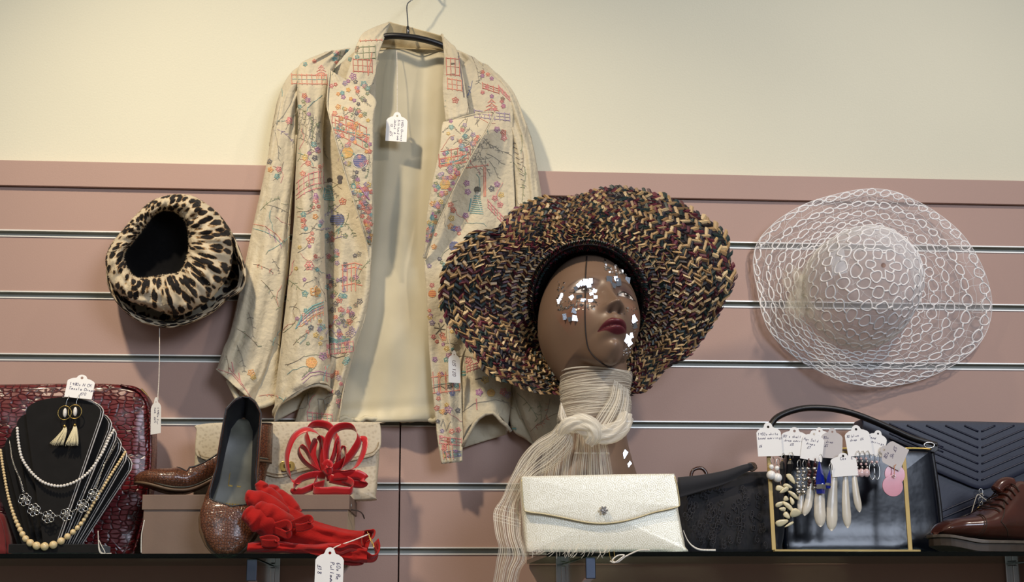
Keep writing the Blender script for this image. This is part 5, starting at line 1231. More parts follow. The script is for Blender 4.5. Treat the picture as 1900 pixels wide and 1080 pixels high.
# ---- pumps
lizard = skin_leather('brown_lizard_leather', srgb(106, 64, 42), 'croc', 250, .28, (1, 1, 1), .6, .4, srgb(52, 28, 18), .0004)
linl = mat('dark_shoe_lining', srgb(44, 46, 50), .45, var=.25, vscale=40); insole = mat('worn_insole', srgb(96, 96, 84), .42, var=.35, vscale=35); solem = mat('leather_sole', srgb(96, 74, 54), .5, var=.2, vscale=60)
def pump(name, lab, O, ex, ey, ez, L=.235, heel=.055, gilt=False, spring=0., wsc=1.):
    """local x along the shoe heel->toe, y sideways, z up from the ground"""
    O = np.array(O, float); ex, ey, ez = [np.array(a, float)/np.linalg.norm(a) for a in (ex, ey, ez)]
    W = lambda p: O+p[..., 0:1]*ex+p[..., 1:2]*ey+p[..., 2:3]*ez
    t_ = thing(name, lab, 'shoe', O)
    u = np.linspace(0, 1, 60)
    hw = np.interp(u, [0, .04, .12, .3, .45, .6, .72, .82, .9, .96, .99, 1], [.0006, .0135, .0235, .0255, .027, .034, .0375, .034, .0265, .017, .009, .001])*wsc
    zs = heel*(1-sst(.12, .66, u))+.004+spring*sst(.7, 1, u)
    top = np.interp(u, [0, .1, .25, .42, .58, .64, .70, .8, .9, .97, 1], [.060, .058, .046, .036, .034, .036, .038, .033, .025, .017, .010])
    pm = np.interp(u, [0, .10, .3, .5, .60, .655, .69, .70], [1.72, 1.78, 1.86, 1.9, 2.05, 2.45, 3.0, math.pi]); pm = np.where(u > .70, math.pi, pm)
    M_ = 41; s = np.linspace(-1, 1, M_)
    V = np.zeros((60, M_, 3))
    for i in range(60):
        a = s*pm[i]; c_ = np.cos(a); sn = np.sin(a)
        yy = hw[i]*np.sign(sn)*np.where(np.abs(a) < np.pi/2, np.abs(sn)**.75, np.abs(sn)**(.75+.35*np.clip(np.abs(a)/np.pi*2-1, 0, 1))); h = top[i]
        # bottom flat, then walls
        if pm[i] < 2.2: zz = h*np.clip((1-c_)/(1-math.cos(pm[i])), 0, 1)**1.15; yy = np.where(np.abs(a) > np.pi/2, hw[i]*np.sign(a)*(1-.10*(np.abs(a)-np.pi/2)/(.3)), yy)
        else: zz = h*((1-c_)/2)**.9
        V[i, :, 0] = u[i]*L; V[i, :, 1] = yy; V[i, :, 2] = zs[i]+zz
    g_ = grid(W(V), flip=False)
    G0 = weld(*g_); b = B(); th = thicken(G0[0], G0[1], .0016); nf = len(G0[1]); b.add(th); 
    # which side is inside? inner faces get the lining
    b.M = [0]*nf+[1]*nf+[0]*(len(th[1])-2*nf)
    cm = g_[0].reshape(60, M_, 3); n0 = np.cross(cm[20, 9]-cm[20, 8], cm[21, 8]-cm[20, 8]); outw = cm[20, 8]-cm[20, 20]
    if n0.dot(outw) < 0:      # flip so that thicken goes inwards
        g_ = (G0[0], [tuple(reversed(f)) for f in G0[1]]); th = thicken(g_[0], g_[1], .0016); b = B(); b.add(th); b.M = [0]*nf+[1]*nf+[0]*(len(th[1])-2*nf)
    b.build('upper', [lizard, linl], t_)
    # topline piping
    tl = np.vstack([V[:42, 0], V[:42, -1][::-1]]); k_ = np.concatenate([V[0:43, -1][::-1][0:0], V[:, 0][:42], V[:, -1][:42][::-1]])
    loop = np.vstack([V[1:42, 0], V[1:42, -1][::-1]]); one('topline_binding', tube(W(loop), .0011, 6, closed=True), linl, t_)
    # insole
    g2 = np.zeros((46, 9, 3)); uu = np.linspace(.03, .86, 46)
    for i, q in enumerate(uu):
        w_ = np.interp(q, u, hw)*.86; g2[i, :, 0] = q*L; g2[i, :, 1] = np.linspace(-w_, w_, 9); g2[i, :, 2] = np.interp(q, u, zs)+.0042+.0025*np.abs(np.linspace(-1, 1, 9))**2
    io = one('insole', thicken(*grid(W(g2), flip=False), .001), insole, t_)
    # sole
    g3 = np.zeros((50, 9, 3)); uu = np.linspace(.0, .995, 50)
    for i, q in enumerate(uu):
        w_ = np.interp(q, u, hw)*1.03+.0005; g3[i, :, 0] = q*L+(.001 if q > .9 else 0); g3[i, :, 1] = np.linspace(-w_, w_, 9); g3[i, :, 2] = np.interp(q, u, zs)+.0008
    one('sole', thicken(*grid(W(g3)), .0034), solem, t_)
    # heel block
    q = np.zeros((8, 16, 3)); a = np.linspace(0, 2*np.pi, 16, endpoint=False)
    for i, f in enumerate(np.linspace(0, 1, 8)):
        r = .0215-.0125*f**.6; q[i, :, 0] = .024-.004*f+r*1.0*np.cos(a); q[i, :, 1] = r*.95*np.sin(a); q[i, :, 2] = (heel+.004)*(1-f)
    hv = grid(W(q), closed_v=True); one('heel', (hv[0], list(hv[1])+[tuple(range(16)), tuple(reversed(range(112, 128)))]), lizard, t_)
    if gilt:
        b = B()
        def gl_(x0, x1, y0, y1):
            p = np.array([[x0, y0], [x1, y0], [x1, y1], [x0, y1]]); z = np.interp(p[:, 0]/L, u, zs)+.0056; b.add((W(np.stack([p[:, 0], p[:, 1], z], 1)), [(0, 1, 2, 3)])); b.add((W(np.stack([p[:, 0], p[:, 1], z], 1)), [(3, 2, 1, 0)]))
        for x0, x1, y0, y1 in ((.098, .100, -.009, -.003), (.080, .100, -.0095, -.0083), (.098, .100, .003, .009)): gl_(x0, x1, y0, y1)
        for k in range(7): gl_(.122, .1255, -.013+k*.004, -.0105+k*.004)
        b.build('gilt_lettering', gold, t_, smooth=False)
    return t_
# pump 1: toe on the glass, heel raised against the box
toe = P(418, 1022, .272); hl = P(452, 783, .186)
ex = toe-hl; ex /= np.linalg.norm(ex); nrm_ = CAM-toe; nrm_ = nrm_/np.linalg.norm(nrm_)+np.array([0, 0, .30]); ezz = nrm_-ex*nrm_.dot(ex); ezz /= np.linalg.norm(ezz); eyy = np.cross(ezz, ex)
Lp = .205; c = toe-ex*Lp
E1 = pump('pump_shoe', 'brown lizard leather court shoe standing on its toe, open side to the front', c-ezz*.030+np.array([0, 0, 0]), ex, eyy, ezz, L=Lp, heel=.040, gilt=True, wsc=1.12)
# pump 2 lies on the box behind, toe to the left
toe2 = P(247, 915, .155); hl2 = P(500, 915, .120)
ex2 = toe2-hl2; ex2[2] = 0; ex2 /= np.linalg.norm(ex2); ez2 = np.array([0, 0, 1.]); ey2 = np.cross(ez2, ex2)
o2 = toe2-ex2*.197; o2[2] = ztop_+.0006
pump('pump_shoe', 'brown lizard leather court shoe on the shoe box behind its pair, toe pointing left', o2, ex2, ey2, ez2, L=.197, heel=.046, spring=.012)

# ---- red ribbon bow on the box
satin = mat('red_satin', srgb(184, 10, 22), .36, var=.06, sheen=.3, spec=.6)
bw = thing('ribbon_bow', 'bright red satin ribbon bow of many loops on the shoe box', 'bow', [P(605, 915, .15)[0], -.15, ztop_])
def loop_(pts, Y, wv, closed=False, wd=.0140):
    p = cr([(240+a/3.177, 740+b_/3.177) for a, b_ in pts], 46); Ys = np.interp(np.linspace(0, 1, 46), np.linspace(0, 1, len(Y)), Y); c = P(p[:, 0], p[:, 1], Ys)
    c[:, 2] = np.maximum(c[:, 2], ztop_+.006)
    t = np.gradient(c, axis=0); t /= np.linalg.norm(t, axis=1)[:, None]; w_ = np.array(wv, float); w_ = w_-t*(t@w_)[:, None]; w_ /= np.linalg.norm(w_, axis=1)[:, None]
    V = np.stack([c-w_*wd/2, c-w_*wd/6, c+w_*wd/6, c+w_*wd/2], 1); V[..., 2] = np.maximum(V[..., 2], ztop_+.0005)
    one('loop', thicken(*grid(V), .0004), satin, bw)
loop_([(1150, 450), (1140, 300), (1120, 215), (1050, 180), (975, 220), (935, 310), (930, 390), (955, 470), (1010, 495)], [.150, .158, .165, .168, .168, .165, .165, .168, .170], (.5, -.8, -.6))
loop_([(1120, 430), (1050, 250), (1045, 190), (1090, 150), (1160, 155), (1200, 190), (1225, 260), (1240, 400)], [.140, .135, .132, .13, .13, .132, .14, .15], (.35, -.7, .8))
loop_([(1165, 430), (1160, 300), (1185, 210), (1240, 165), (1310, 165), (1350, 215), (1345, 270), (1280, 360), (1190, 420)], [.155, .160, .165, .165, .165, .165, .165, .16, .155], (-.45, -.8, .7))
loop_([(1190, 440), (1270, 430), (1340, 390), (1380, 310), (1385, 250), (1350, 260), (1300, 330), (1230, 420)], [.155, .165, .17, .17, .165, .155, .15, .15], (.7, -.8, .3))
loop_([(1130, 440), (1040, 380), (1000, 320), (1005, 280), (1040, 300), (1090, 390), (1120, 430)], [.15, .155, .16, .16, .155, .15, .15], (.3, -1, .3))
loop_([(1170, 430), (1205, 330), (1225, 250), (1235, 260), (1235, 340), (1210, 430)], [.15, .16, .165, .16, .155, .15], (-.4, -1, .1))
loop_([(1190, 430), (1235, 330), (1265, 285), (1275, 330), (1255, 400), (1230, 430)], [.15, .165, .17, .17, .16, .15], (.2, -1, .2))
loop_([(1110, 440), (1080, 330), (1100, 240), (1140, 250), (1135, 340), (1140, 430)], [.15, .155, .16, .16, .155, .15], (.8, -.8, .4))
loop_([(1160, 450), (1080, 450), (1000, 480), (970, 530), (1000, 550), (1080, 520), (1150, 500)], [.150, .16, .172, .175, .17, .165, .155], (.1, -.7, 1), wd=.0125)
loop_([(1160, 460), (1250, 450), (1340, 445), (1385, 470), (1370, 500), (1280, 490), (1180, 470)], [.15, .165, .172, .170, .165, .16, .155], (0, -.35, 1), wd=.0135)
loop_([(1110, 470), (1085, 530), (1120, 560), (1200, 540), (1300, 545), (1315, 500), (1250, 470), (1170, 460)], [.155, .17, .178, .18, .178, .17, .16, .15], (.1, -.5, 1), wd=.0125)
loop_([(1150, 400), (1170, 380), (1185, 400), (1170, 430), (1150, 410)], [.172, .176, .176, .174, .172], (.2, -.4, 1), wd=.012)

# ---- red gloves
suede = mat('red_suede', srgb(160, 19, 14), .85, var=.25, vscale=35, bump=.5, bscale=420, sheen=.15, spec=.2, bdist=.0008); suede_in = mat('dark_red_seam', srgb(128, 18, 16), .8, var=.1)
G = lambda a, b_: (240+a/3.177, 740+b_/3.177)
def finger(pts, Ys, rad, root, name='finger', sq=1.0):
    p = np.array([G(*q) for q in pts]); n_ = 40; pc = cr(p, n_); yc = np.interp(np.linspace(0, 1, n_), np.linspace(0, 1, len(Ys)), Ys); c = P(pc[:, 0], pc[:, 1], yc)
    r = np.interp(np.linspace(0, 1, n_), np.linspace(0, 1, len(rad)), rad); e = np.sin(np.clip(np.linspace(0, 1, n_)/.12, 0, 1)*np.pi/2); r = r*np.maximum(e, .05)
    t, N, Bn = frames(c); a = np.linspace(0, 2*np.pi, 18, endpoint=False); w_ = 1+.26*vn(np.linspace(0, 9, n_)[:, None]+0*a[None], a[None]*1.2+len(pts), 4)*2
    V = c[:, None]+(r[:, None]*w_)[..., None]*(np.cos(a)[None, :, None]*N[:, None]+np.sin(a)[None, :, None]*Bn[:, None]*sq)
    V[..., 2] = np.maximum(V[..., 2], zL) if True else V[..., 2]
    g_ = grid(V, closed_v=True); return one(name, (g_[0], list(g_[1])+[tuple(range(18)), tuple(reversed(range((n_-1)*18, n_*18)))]), suede, root)
gv = thing('glove', 'red suede glove lying on top, its fingers raised beside the brown shoe', 'glove', P(520, 1024, .25), group=None)
finger([(770, 480), (790, 540), (850, 610), (920, 690)], [.262, .262, .262, .258], [.0075, .010, .012, .013], gv)
finger([(825, 505), (860, 560), (920, 620), (980, 690)], [.250, .252, .255, .255], [.0075, .010, .012, .012], gv)
finger([(678, 590), (730, 590), (830, 640), (930, 720)], [.275, .276, .272, .262], [.009, .0125, .013, .013], gv)
finger([(672, 665), (720, 690), (800, 740), (900, 770)], [.286, .288, .282, .27], [.009, .014, .015, .014], gv)
finger([(730, 640), (800, 660), (880, 710), (950, 750)], [.284, .286, .282, .268], [.009, .012, .012, .012], gv)
rows = [(*G(770, 520), *G(700, 700)), (*G(850, 540), *G(760, 800)), (*G(960, 620), *G(860, 860)), (*G(1060, 700), *G(1000, 880)), (*G(1180, 745), *G(1150, 900)), (*G(1320, 775), *G(1290, 900)), (*G(1440, 775), *G(1400, 905))]
def palmsheet(rows, yc, yr, sd, n=70, m=40, wr=.004):
    vf = tubesheet([(r[0], r[1], r[2], r[3]) for r in rows], yc, yr, n, m, wr, sd, k=7); return vf
pv = palmsheet(rows, lambda u: .258-.006*u, lambda u: .012+.004*np.sin(u*3), 21); one('palm', ground(pv, zL), suede, gv)
gl2 = thing('glove', 'red suede glove underneath, its scalloped cuff hanging over the shelf edge', 'glove', P(600, 1024, .26))
rows = [(*G(700, 850), *G(690, 905)), (*G(820, 830), *G(820, 908)), (*G(960, 850), *G(950, 912)), (*G(1080, 860), *G(1090, 925)), (*G(1200, 850), *G(1230, 950)), (*G(1310, 860), *G(1330, 965)), (*G(1400, 880), *G(1400, 968))]
pv = palmsheet(rows, lambda u: .275+.034*sst(.3, .6, u), lambda u: .010+0*u, 33, wr=.003); V = np.array(pv[0]); V[:, 2] = np.where(-V[:, 1] < .304, np.maximum(V[:, 2], zL), V[:, 2]); one('palm', (V, pv[1]), suede, gl2)
# wavy gauntlet cuff with dark scalloped edge
cu = [(1480, 860), (1490, 920), (1440, 975), (1390, 968), (1350, 925), (1310, 885), (1260, 875), (1190, 900), (1120, 915)]
def ruff(pts, Ys, wd, root, m, name, wv=(.2, -.4, 1)):
    p = cr([G(*q) for q in pts], 60); yc = np.interp(np.linspace(0, 1, 60), np.linspace(0, 1, len(Ys)), Ys); c = P(p[:, 0], p[:, 1], yc); t = np.gradient(c, axis=0); t /= np.linalg.norm(t, axis=1)[:, None]
    w_ = np.array(wv, float); w_ = w_-t*(t@w_)[:, None]; w_ /= np.linalg.norm(w_, axis=1)[:, None]; f = np.linspace(-.5, .5, 7)[None, :, None]
    V = c[:, None]+w_[:, None]*f*wd; return one(name, thicken(*grid(V), .0012), m, root)
ruff([(1370, 870), (1365, 820), (1390, 780), (1440, 785), (1435, 820), (1410, 840)], [.262, .262, .262, .268, .274, .278], .012, gl2, suede, 'cuff', (.3, -1, .1))
ruff([(1455, 840), (1465, 890), (1455, 930), (1420, 945), (1385, 925), (1345, 890), (1300, 880), (1240, 900), (1170, 890)], [.285, .29, .300, .308, .312, .314, .316, .316, .314], .016, gl2, suede, 'cuff', (.35, -.6, .5))
ruff([(1462, 850), (1470, 900), (1455, 945), (1415, 958), (1375, 935), (1340, 900), (1300, 893), (1245, 912), (1190, 905)], [.290, .294, .304, .312, .316, .318, .320, .320, .318], .004, gl2, suede_in, 'cuff_seam', (.1, -.3, 1))
ruff([(1250, 935), (1300, 945), (1350, 940), (1370, 965), (1310, 972), (1240, 960)], [.312, .312, .312, .308, .306, .306], .006, gl2, suede_in, 'cuff_seam', (.1, -.3, 1))
for pts in ([(840, 760), (880, 745), (930, 735), (948, 770), (930, 805), (890, 790), (850, 775)], [(775, 835), (820, 825), (860, 830), (870, 850), (820, 855), (780, 850)], [(960, 740), (1010, 720), (1060, 705), (1070, 740), (1020, 760), (980, 760)]):
    ruff(pts, [.290, .293, .296, .296, .294, .291, .290][:len(pts)], .011, gv, suede, 'bow_trim', (.2, -.5, 1))
tk, _ = ticket(611, 1055, .325, px_m(51, .32), px_m(76, .32), -1, 'white price tag hanging over the shelf edge from the red gloves', ['60s Re', 'Pullman G', '', ' £18'], .0066, True, start=(.0080, .0090))
string(tk, [(613, 1022), (625, 1014), (655, 1003), (685, 991)], [.324, .32, .30, .286], .0009)
one('safety_pin', tube(cr(P([681, 685, 693, 694, 690, 684], [986, 994, 1010, 1016, 1008, 995], [.286, .29, .296, .298, .296, .29]), 30), .0005, 5), gold, tk)
# ================================================================ RIGHT SHELF
zR = ZS_R+.0004
# ---- organza scarf round the neck
org_m = sheer('striped_organza', srgb(240, 234, 218), .20, .55, 34, .85); org_t = sheer('striped_organza_tail', srgb(240, 234, 218), .16, .55, 26, .80); org_k = sheer('bunched_organza', srgb(246, 242, 230), .55, .55, 30, .98)
cordm = sheer('white_organza_rib', srgb(250, 246, 236), .62)
sc = thing('scarf', 'sheer white striped organza scarf knotted round the mannequin neck with a long hanging tail', 'scarf', P(1100, 1000, .23))
# neck wrap: rings around the neck, several layers
def neckpt(th, y, k=0, off=.004):
    cx = np.interp(y, [690, 730, 770, 805], [1105, 1105, 1103, 1101]); hw = np.interp(y, [690, 730, 770, 805], [60, 60, 61, 63]); Yn = np.interp(y, [690, 805], [.174, .168]); ry = .053
    c = P(cx, y, Yn); rx = hw*mpp(.17); return np.stack([c[..., 0]+(rx+off)*np.cos(th), c[..., 1]-(ry+off)*np.sin(th), c[..., 2]+0*th], -1)
TH = np.linspace(0, 2*np.pi, 90, endpoint=False)
def band(y0, y1, tilt, off, mt, n=14, name='neck_wrap'):
    v_ = np.linspace(0, 1, n)[:, None]; th = TH[None]+0*v_; y = y0+(y1-y0)*v_+tilt*np.cos(th)+0*th; V = neckpt(th, y, off=off+.001*np.exp(-(y-695)/14)+.0018*np.sin(v_*9+th*2)+.0012*vn(th*4, v_*6, 3)*2*0); vf = grid(V, closed_v=True, flip=True)
    return B().add((vf[0], vf[1], np.stack([np.repeat(v_.ravel(), 90), np.tile(TH/6.28, n)], 1))).build(name, mt, sc, uv=True)
band(695, 782, 0, .0032, org_m, 22); band(702, 776, -9, .0052, org_m, 18)
b = B(); rg = np.random.default_rng(4)
for k in range(17):
    y0 = 699+k*4.6+rg.uniform(-1, 1); tl = rg.uniform(-6, 3)*min(1, k/4+.1); th = np.linspace(0, 2*np.pi, 80, endpoint=False); y = y0+tl*np.cos(th)+2*np.sin(th*2+k); y = np.maximum(y, 692)
    b.add(tube(neckpt(th, y, off=.0045+.001*np.exp(-(y0-694)/14)), .00050, 4, closed=True))
b.build('woven_stripes', cordm, sc)
one('hem_roll', tube(neckpt(TH, 697+5*np.cos(TH)-3*np.sin(TH), off=.0058), .0012, 5, closed=True), cordm, sc)
def cloth(rows, depth, mt, name, n=70, m=60, lines=0, lw=.00055, seed=0, wob=.4, lo=.05, hi=.95, xlines=()):
    vf = sheet(rows, depth, n, m, wob); o = B().add(vf).build(name, mt, sc, uv=True)
    if lines:
        V = vf[0].reshape(n, m, 3); r_g = np.random.default_rng(seed); b = B(); nm = np.array([0, -.0006, 0])
        for k in range(lines):
            g = lo+(hi-lo)*((k+.5)/lines+r_g.uniform(-.4, .4)/lines); j = g*(m-1); j0 = int(j); f = j-j0; dr = r_g.uniform(-.6, .6)
            p = V[:, j0]*(1-f)+V[:, min(j0+1, m-1)]*f; b.add(tube(p+nm, lw*r_g.uniform(.7, 1.3), 4))
        for g in xlines:
            i = int(g*(n-1)); b.add(tube(V[i]+nm, lw, 4))
        b.build('woven_stripes', cordm, sc)
    return o
# left tail, gathered at the knot then widening and folding over the shelf end
rows = [(1046, 792, 1062, 812), (1018, 806, 1060, 836), (975, 838, 1028, 868), (950, 880, 990, 890), (930, 925, 966, 930), (915, 952, 966, 966), (919, 990, 968, 1000), (925, 1020, 978, 1036), (918, 1060, 966, 1060), (912, 1110, 952, 1112)]
def dt(u, v): return .262-.018*sst(.08, .3, u)+.052*sst(.42, .75, u)+.012*np.sin(v*np.pi)+.007*np.sin(v*17+u*3)*(.3+.7*u)+.006*np.sin(u*9)*(v-.5)
cloth(rows, dt, org_t, 'tail', 110, 70, 11, .00048, 2, 1.2, xlines=(.5, .53, .56, .58, .60))
rows = [(1040, 790, 1052, 806), (1010, 808, 1040, 812), (972, 842, 1000, 846), (948, 890, 985, 892), (940, 930, 976, 935), (950, 980, 972, 990), (955, 1030, 985, 1035)]
cloth(rows, lambda u, v: .236+.006*np.sin(v*12+u*4), org_t, 'tail', 80, 40, 7, .00045, 5, 1.5)
# bunched fall left of the neck and centre fall
rows = [(1034, 786, 1066, 800), (1018, 812, 1066, 822), (1006, 850, 1060, 855), (998, 895, 1056, 895)]
cloth(rows, lambda u, v: .262-.026*sst(.1, .8, u)+.008*np.sin(v*np.pi)+.005*np.sin(v*22+u*2), org_m, 'fall', 50, 50, 13, .00055, 7, .8)
rows = [(1070, 806, 1120, 806), (1068, 830, 1128, 830), (1062, 860, 1134, 862), (1058, 900, 1140, 900)]
cloth(rows, lambda u, v: .244+.006*np.sin(v*np.pi)+.0045*np.sin(v*26+u*2)-.012*u, org_m, 'fall', 50, 60, 17, .0005, 8, .6, xlines=(.45, .48))
# cream end behind the clutch peeping out under it
rows = [(985, 1004, 1135, 1012), (978, 1016, 1130, 1024), (985, 1024, 1120, 1026)]
cloth(rows, lambda u, v: .3065+.002*np.sin(v*20), org_t, 'fringed_end', 14, 60, 0)
b = B(); rg = np.random.default_rng(2)
for k in range(34):
    x = 985+rg.uniform(0, 140); L_ = rg.uniform(6, 20); b.add(tube(cr(P([x, x+L_*.2+rg.uniform(-3, 3), x+rg.uniform(-8, 8)], [1018, 1018+L_*.5, 1020+L_*.9], .306), 7), .00028, 4))
fr2 = b.build('fringe', cordm, sc); fr2['kind'] = 'stuff'
# pull up to the knot from the right side of the neck
rows = [(1138, 704, 1168, 724), (1130, 738, 1170, 748), (1112, 765, 1166, 775), (1094, 792, 1150, 800), (1086, 806, 1120, 812)]
cloth(rows, lambda u, v: .236-.02*v*(1-u)+.020*u+.008*np.sin(v*np.pi)+.003*np.sin(v*18), org_m, 'pulled_fold', 50, 40, 12, .0006, 12, .3)
rows = [(1040, 745, 1046, 762), (1036, 770, 1060, 790), (1042, 784, 1068, 800)]
cloth(rows, lambda u, v: .232+.02*u+.006*np.sin(v*np.pi), org_m, 'pulled_fold', 30, 24, 5, .0006, 13, .3)
# knot: twisted roll across the front
kp = cr([(1040, 803, .266), (1052, 791, .276), (1072, 787, .281), (1094, 796, .282), (1110, 805, .280), (1128, 806, .272), (1150, 794, .256), (1162, 774, .238)], 60)
kr = np.interp(np.linspace(0, 1, 60), [0, .15, .4, .6, .8, 1], [.006, .0105, .0125, .0125, .013, .010]); c = P(kp[:, 0], kp[:, 1], kp[:, 2]); t, N, Bn = frames(c); a = np.linspace(0, 2*np.pi, 40, endpoint=False)
tw = np.linspace(0, 4, 60)[:, None]; rr = kr[:, None]*(1+.16*np.sin(7*(a[None]+tw)))
V = c[:, None]+rr[..., None]*(np.cos(a)[None, :, None]*N[:, None]+np.sin(a)[None, :, None]*Bn[:, None]); g_ = grid(V, closed_v=True)
B().add((g_[0], g_[1], np.stack([np.tile(a/6.28, 60), np.repeat(np.linspace(0, 1, 60), 40)], 1))).build('knot', org_k, sc, uv=True)
kp = cr([(1062, 786, .272), (1080, 782, .284), (1098, 790, .290), (1104, 806, .288), (1094, 818, .278)], 40); c = P(kp[:, 0], kp[:, 1], kp[:, 2]); t, N, Bn = frames(c); rr = .010*(1+.15*np.sin(6*(a[None]+np.linspace(0, 2, 40)[:, None])))
V = c[:, None]+rr[..., None]*(np.cos(a)[None, :, None]*N[:, None]+np.sin(a)[None, :, None]*Bn[:, None]); g_ = grid(V, closed_v=True)
B().add((g_[0], g_[1], np.stack([np.tile(a/6.28, 40), np.repeat(np.linspace(0, 1, 40), 40)], 1))).build('knot', org_k, sc, uv=True)

# ---- cream brocade clutch
def brocade():
    m = bpy.data.materials.new('cream_brocade'); m.use_nodes = True; n = NT(m); b = n.n['Principled BSDF']; b.inputs['Roughness'].default_value = .38; b.inputs['Metallic'].default_value = .25; b.inputs['Sheen Weight'].default_value = .2
    tc = n.new('ShaderNodeTexCoord'); sp = n.new('ShaderNodeSeparateXYZ'); n.link(tc.outputs['Object'], sp.inputs[0])
    def math_(op, a, b_=None):
        q = n.new('ShaderNodeMath', operation=op)
        for i, v in enumerate((a, b_)):
            if v is None: continue
            if isinstance(v, (int, float)): q.inputs[i].default_value = v
            else: n.link(v, q.inputs[i])
        return q.outputs[0]
    # rows of paisley scallops: distance rings around a staggered lattice
    z = math_('DIVIDE', sp.outputs[2], .0140); row = math_('FLOOR', z); fz = math_('SUBTRACT', z, row)
    odd = math_('MODULO', row, 2); x = math_('ADD', math_('DIVIDE', sp.outputs[0], .0200), math_('MULTIPLY', odd, .5)); fx = math_('SUBTRACT', math_('SUBTRACT', x, math_('FLOOR', x)), .5)
    fz2 = math_('SUBTRACT', fz, .35); d = math_('SQRT', math_('ADD', math_('MULTIPLY', math_('MULTIPLY', fx, fx), 2.0), math_('MULTIPLY', fz2, fz2)))
    w = math_('SINE', math_('MULTIPLY', d, 34)); nz = n.new('ShaderNodeTexNoise'); nz.inputs['Scale'].default_value = 750; n.link(tc.outputs['Object'], nz.inputs[0])
    w2 = math_('ADD', math_('MULTIPLY', w, .42), math_('MULTIPLY', math_('SUBTRACT', nz.outputs[0], .5), 3.2))
    r = n.new('ShaderNodeMapRange'); r.inputs['From Min'].default_value = -.7; r.inputs['From Max'].default_value = .6; n.link(w2, r.inputs[0])
    mx = n.new('ShaderNodeMix', data_type='RGBA'); n.link(r.outputs[0], mx.inputs[0]); mx.inputs[6].default_value = srgb(206, 199, 174); mx.inputs[7].default_value = srgb(240, 236, 220); n.link(mx.outputs[2], b.inputs['Base Color'])
    bp = n.new('ShaderNodeBump'); bp.inputs['Strength'].default_value = .15; bp.inputs['Distance'].default_value = .0003; n.link(w2, bp.inputs['Height']); n.link(bp.outputs[0], b.inputs['Normal']); return m
bro = brocade(); bro_e = mat('gold_cream_edge', srgb(206, 192, 150), .45, .3, var=.1)
cb = thing('clutch_bag', 'cream and silver brocade clutch with curved flap leaning in front of the mannequin bust', 'handbag', [P(1115, 1010, .28)[0], -.28, zR])
o1 = [(968, 888), (985, 884), (1120, 881), (1240, 880), (1252, 883), (1258, 935), (1266, 980), (1272, 1012), (1268, 1026), (1150, 1028), (1000, 1028), (978, 1026), (974, 1000), (971, 950)]
one('body', ground(slab(o1, .277, .032, .003, edge=.005), zR), bro, cb)
fl = [(967, 890), (970, 884), (985, 883.5), (1120, 880.5), (1240, 879), (1252, 881), (1257, 905), (1261, 934), (1259, 941), (1240, 946), (1213, 952), (1185, 961), (1158, 968), (1130, 972), (1102, 972), (1075, 968), (1047, 962), (1010, 955), (980, 951), (972, 946), (969, 915)]
one('flap', slab(fl, .2855, .0055, .001, edge=.0018), bro, cb)
ep = [(968, 890), (969, 915), (972, 944), (981, 950), (1010, 954), (1047, 961), (1075, 967), (1102, 971), (1130, 971), (1158, 967), (1185, 960), (1213, 951), (1240, 945), (1258, 940), (1261, 933), (1257, 905), (1252, 884)]
one('flap_piping', tube(cr(P([p[0] for p in ep], [p[1] for p in ep], .2862), 90), .0008, 5), bro_e, cb)
b = B(); c = P(1120, 947, .2895); b.add(sphere(c, .0042, 12, 8, (1, .5, 1)))
dia = mat('rhinestone', srgb(230, 230, 232), .05, .9, var=.3, vscale=700)
bt = b.build('clasp_button', silver, cb)
for k in range(7):
    a = k*math.pi/3; o = c+([0, -.003, 0] if k == 6 else [.0044*math.cos(a), -.0018, .0044*math.sin(a)]); b = B().add(sphere(o, .0020, 6, 4)); q = b.build('rhinestone', dia, bt, smooth=False)
st_ = one('loose_string', tube(cr(P([1132, 1140, 1152, 1158, 1146, 1136, 1146, 1160, 1176, 1188, 1206], [1041, 1044, 1036, 1030, 1031, 1040, 1043, 1033, 1025, 1021, 1021], [.304, .306, .306, .305, .306, .306, .305, .304, .303, .302, .301]), 70), .0010, 6), twine); _tag(st_, 'white knotted string end curling over the shelf edge below the cream clutch', 'string')
one('string_end', tube(cr(P([1182, 1183, 1181], [1023, 1032, 1043], .304), 10), .0013, 6), twine, st_) if False else None
st2 = one('gold_loop', tube(cr(P([1130, 1132, 1136, 1140, 1139], [1022, 1034, 1041, 1036, 1022], .304), 30), .0005, 5), gold); _tag(st2, 'thin gold thread loop hanging over the shelf edge below the cream clutch', 'thread')
st3 = one('tag_tie', thicken(*grid(np.stack([cr(P([1268, 1276, 1286, 1300, 1328], [985, 1003, 1014, 1020, 1021], .285), 40)+[0, 0, s] for s in (-.0013, .0013)], 1)), .0004), twine); _tag(st3, 'flat white ribbon tie lying on the shelf right of the cream clutch', 'tie')

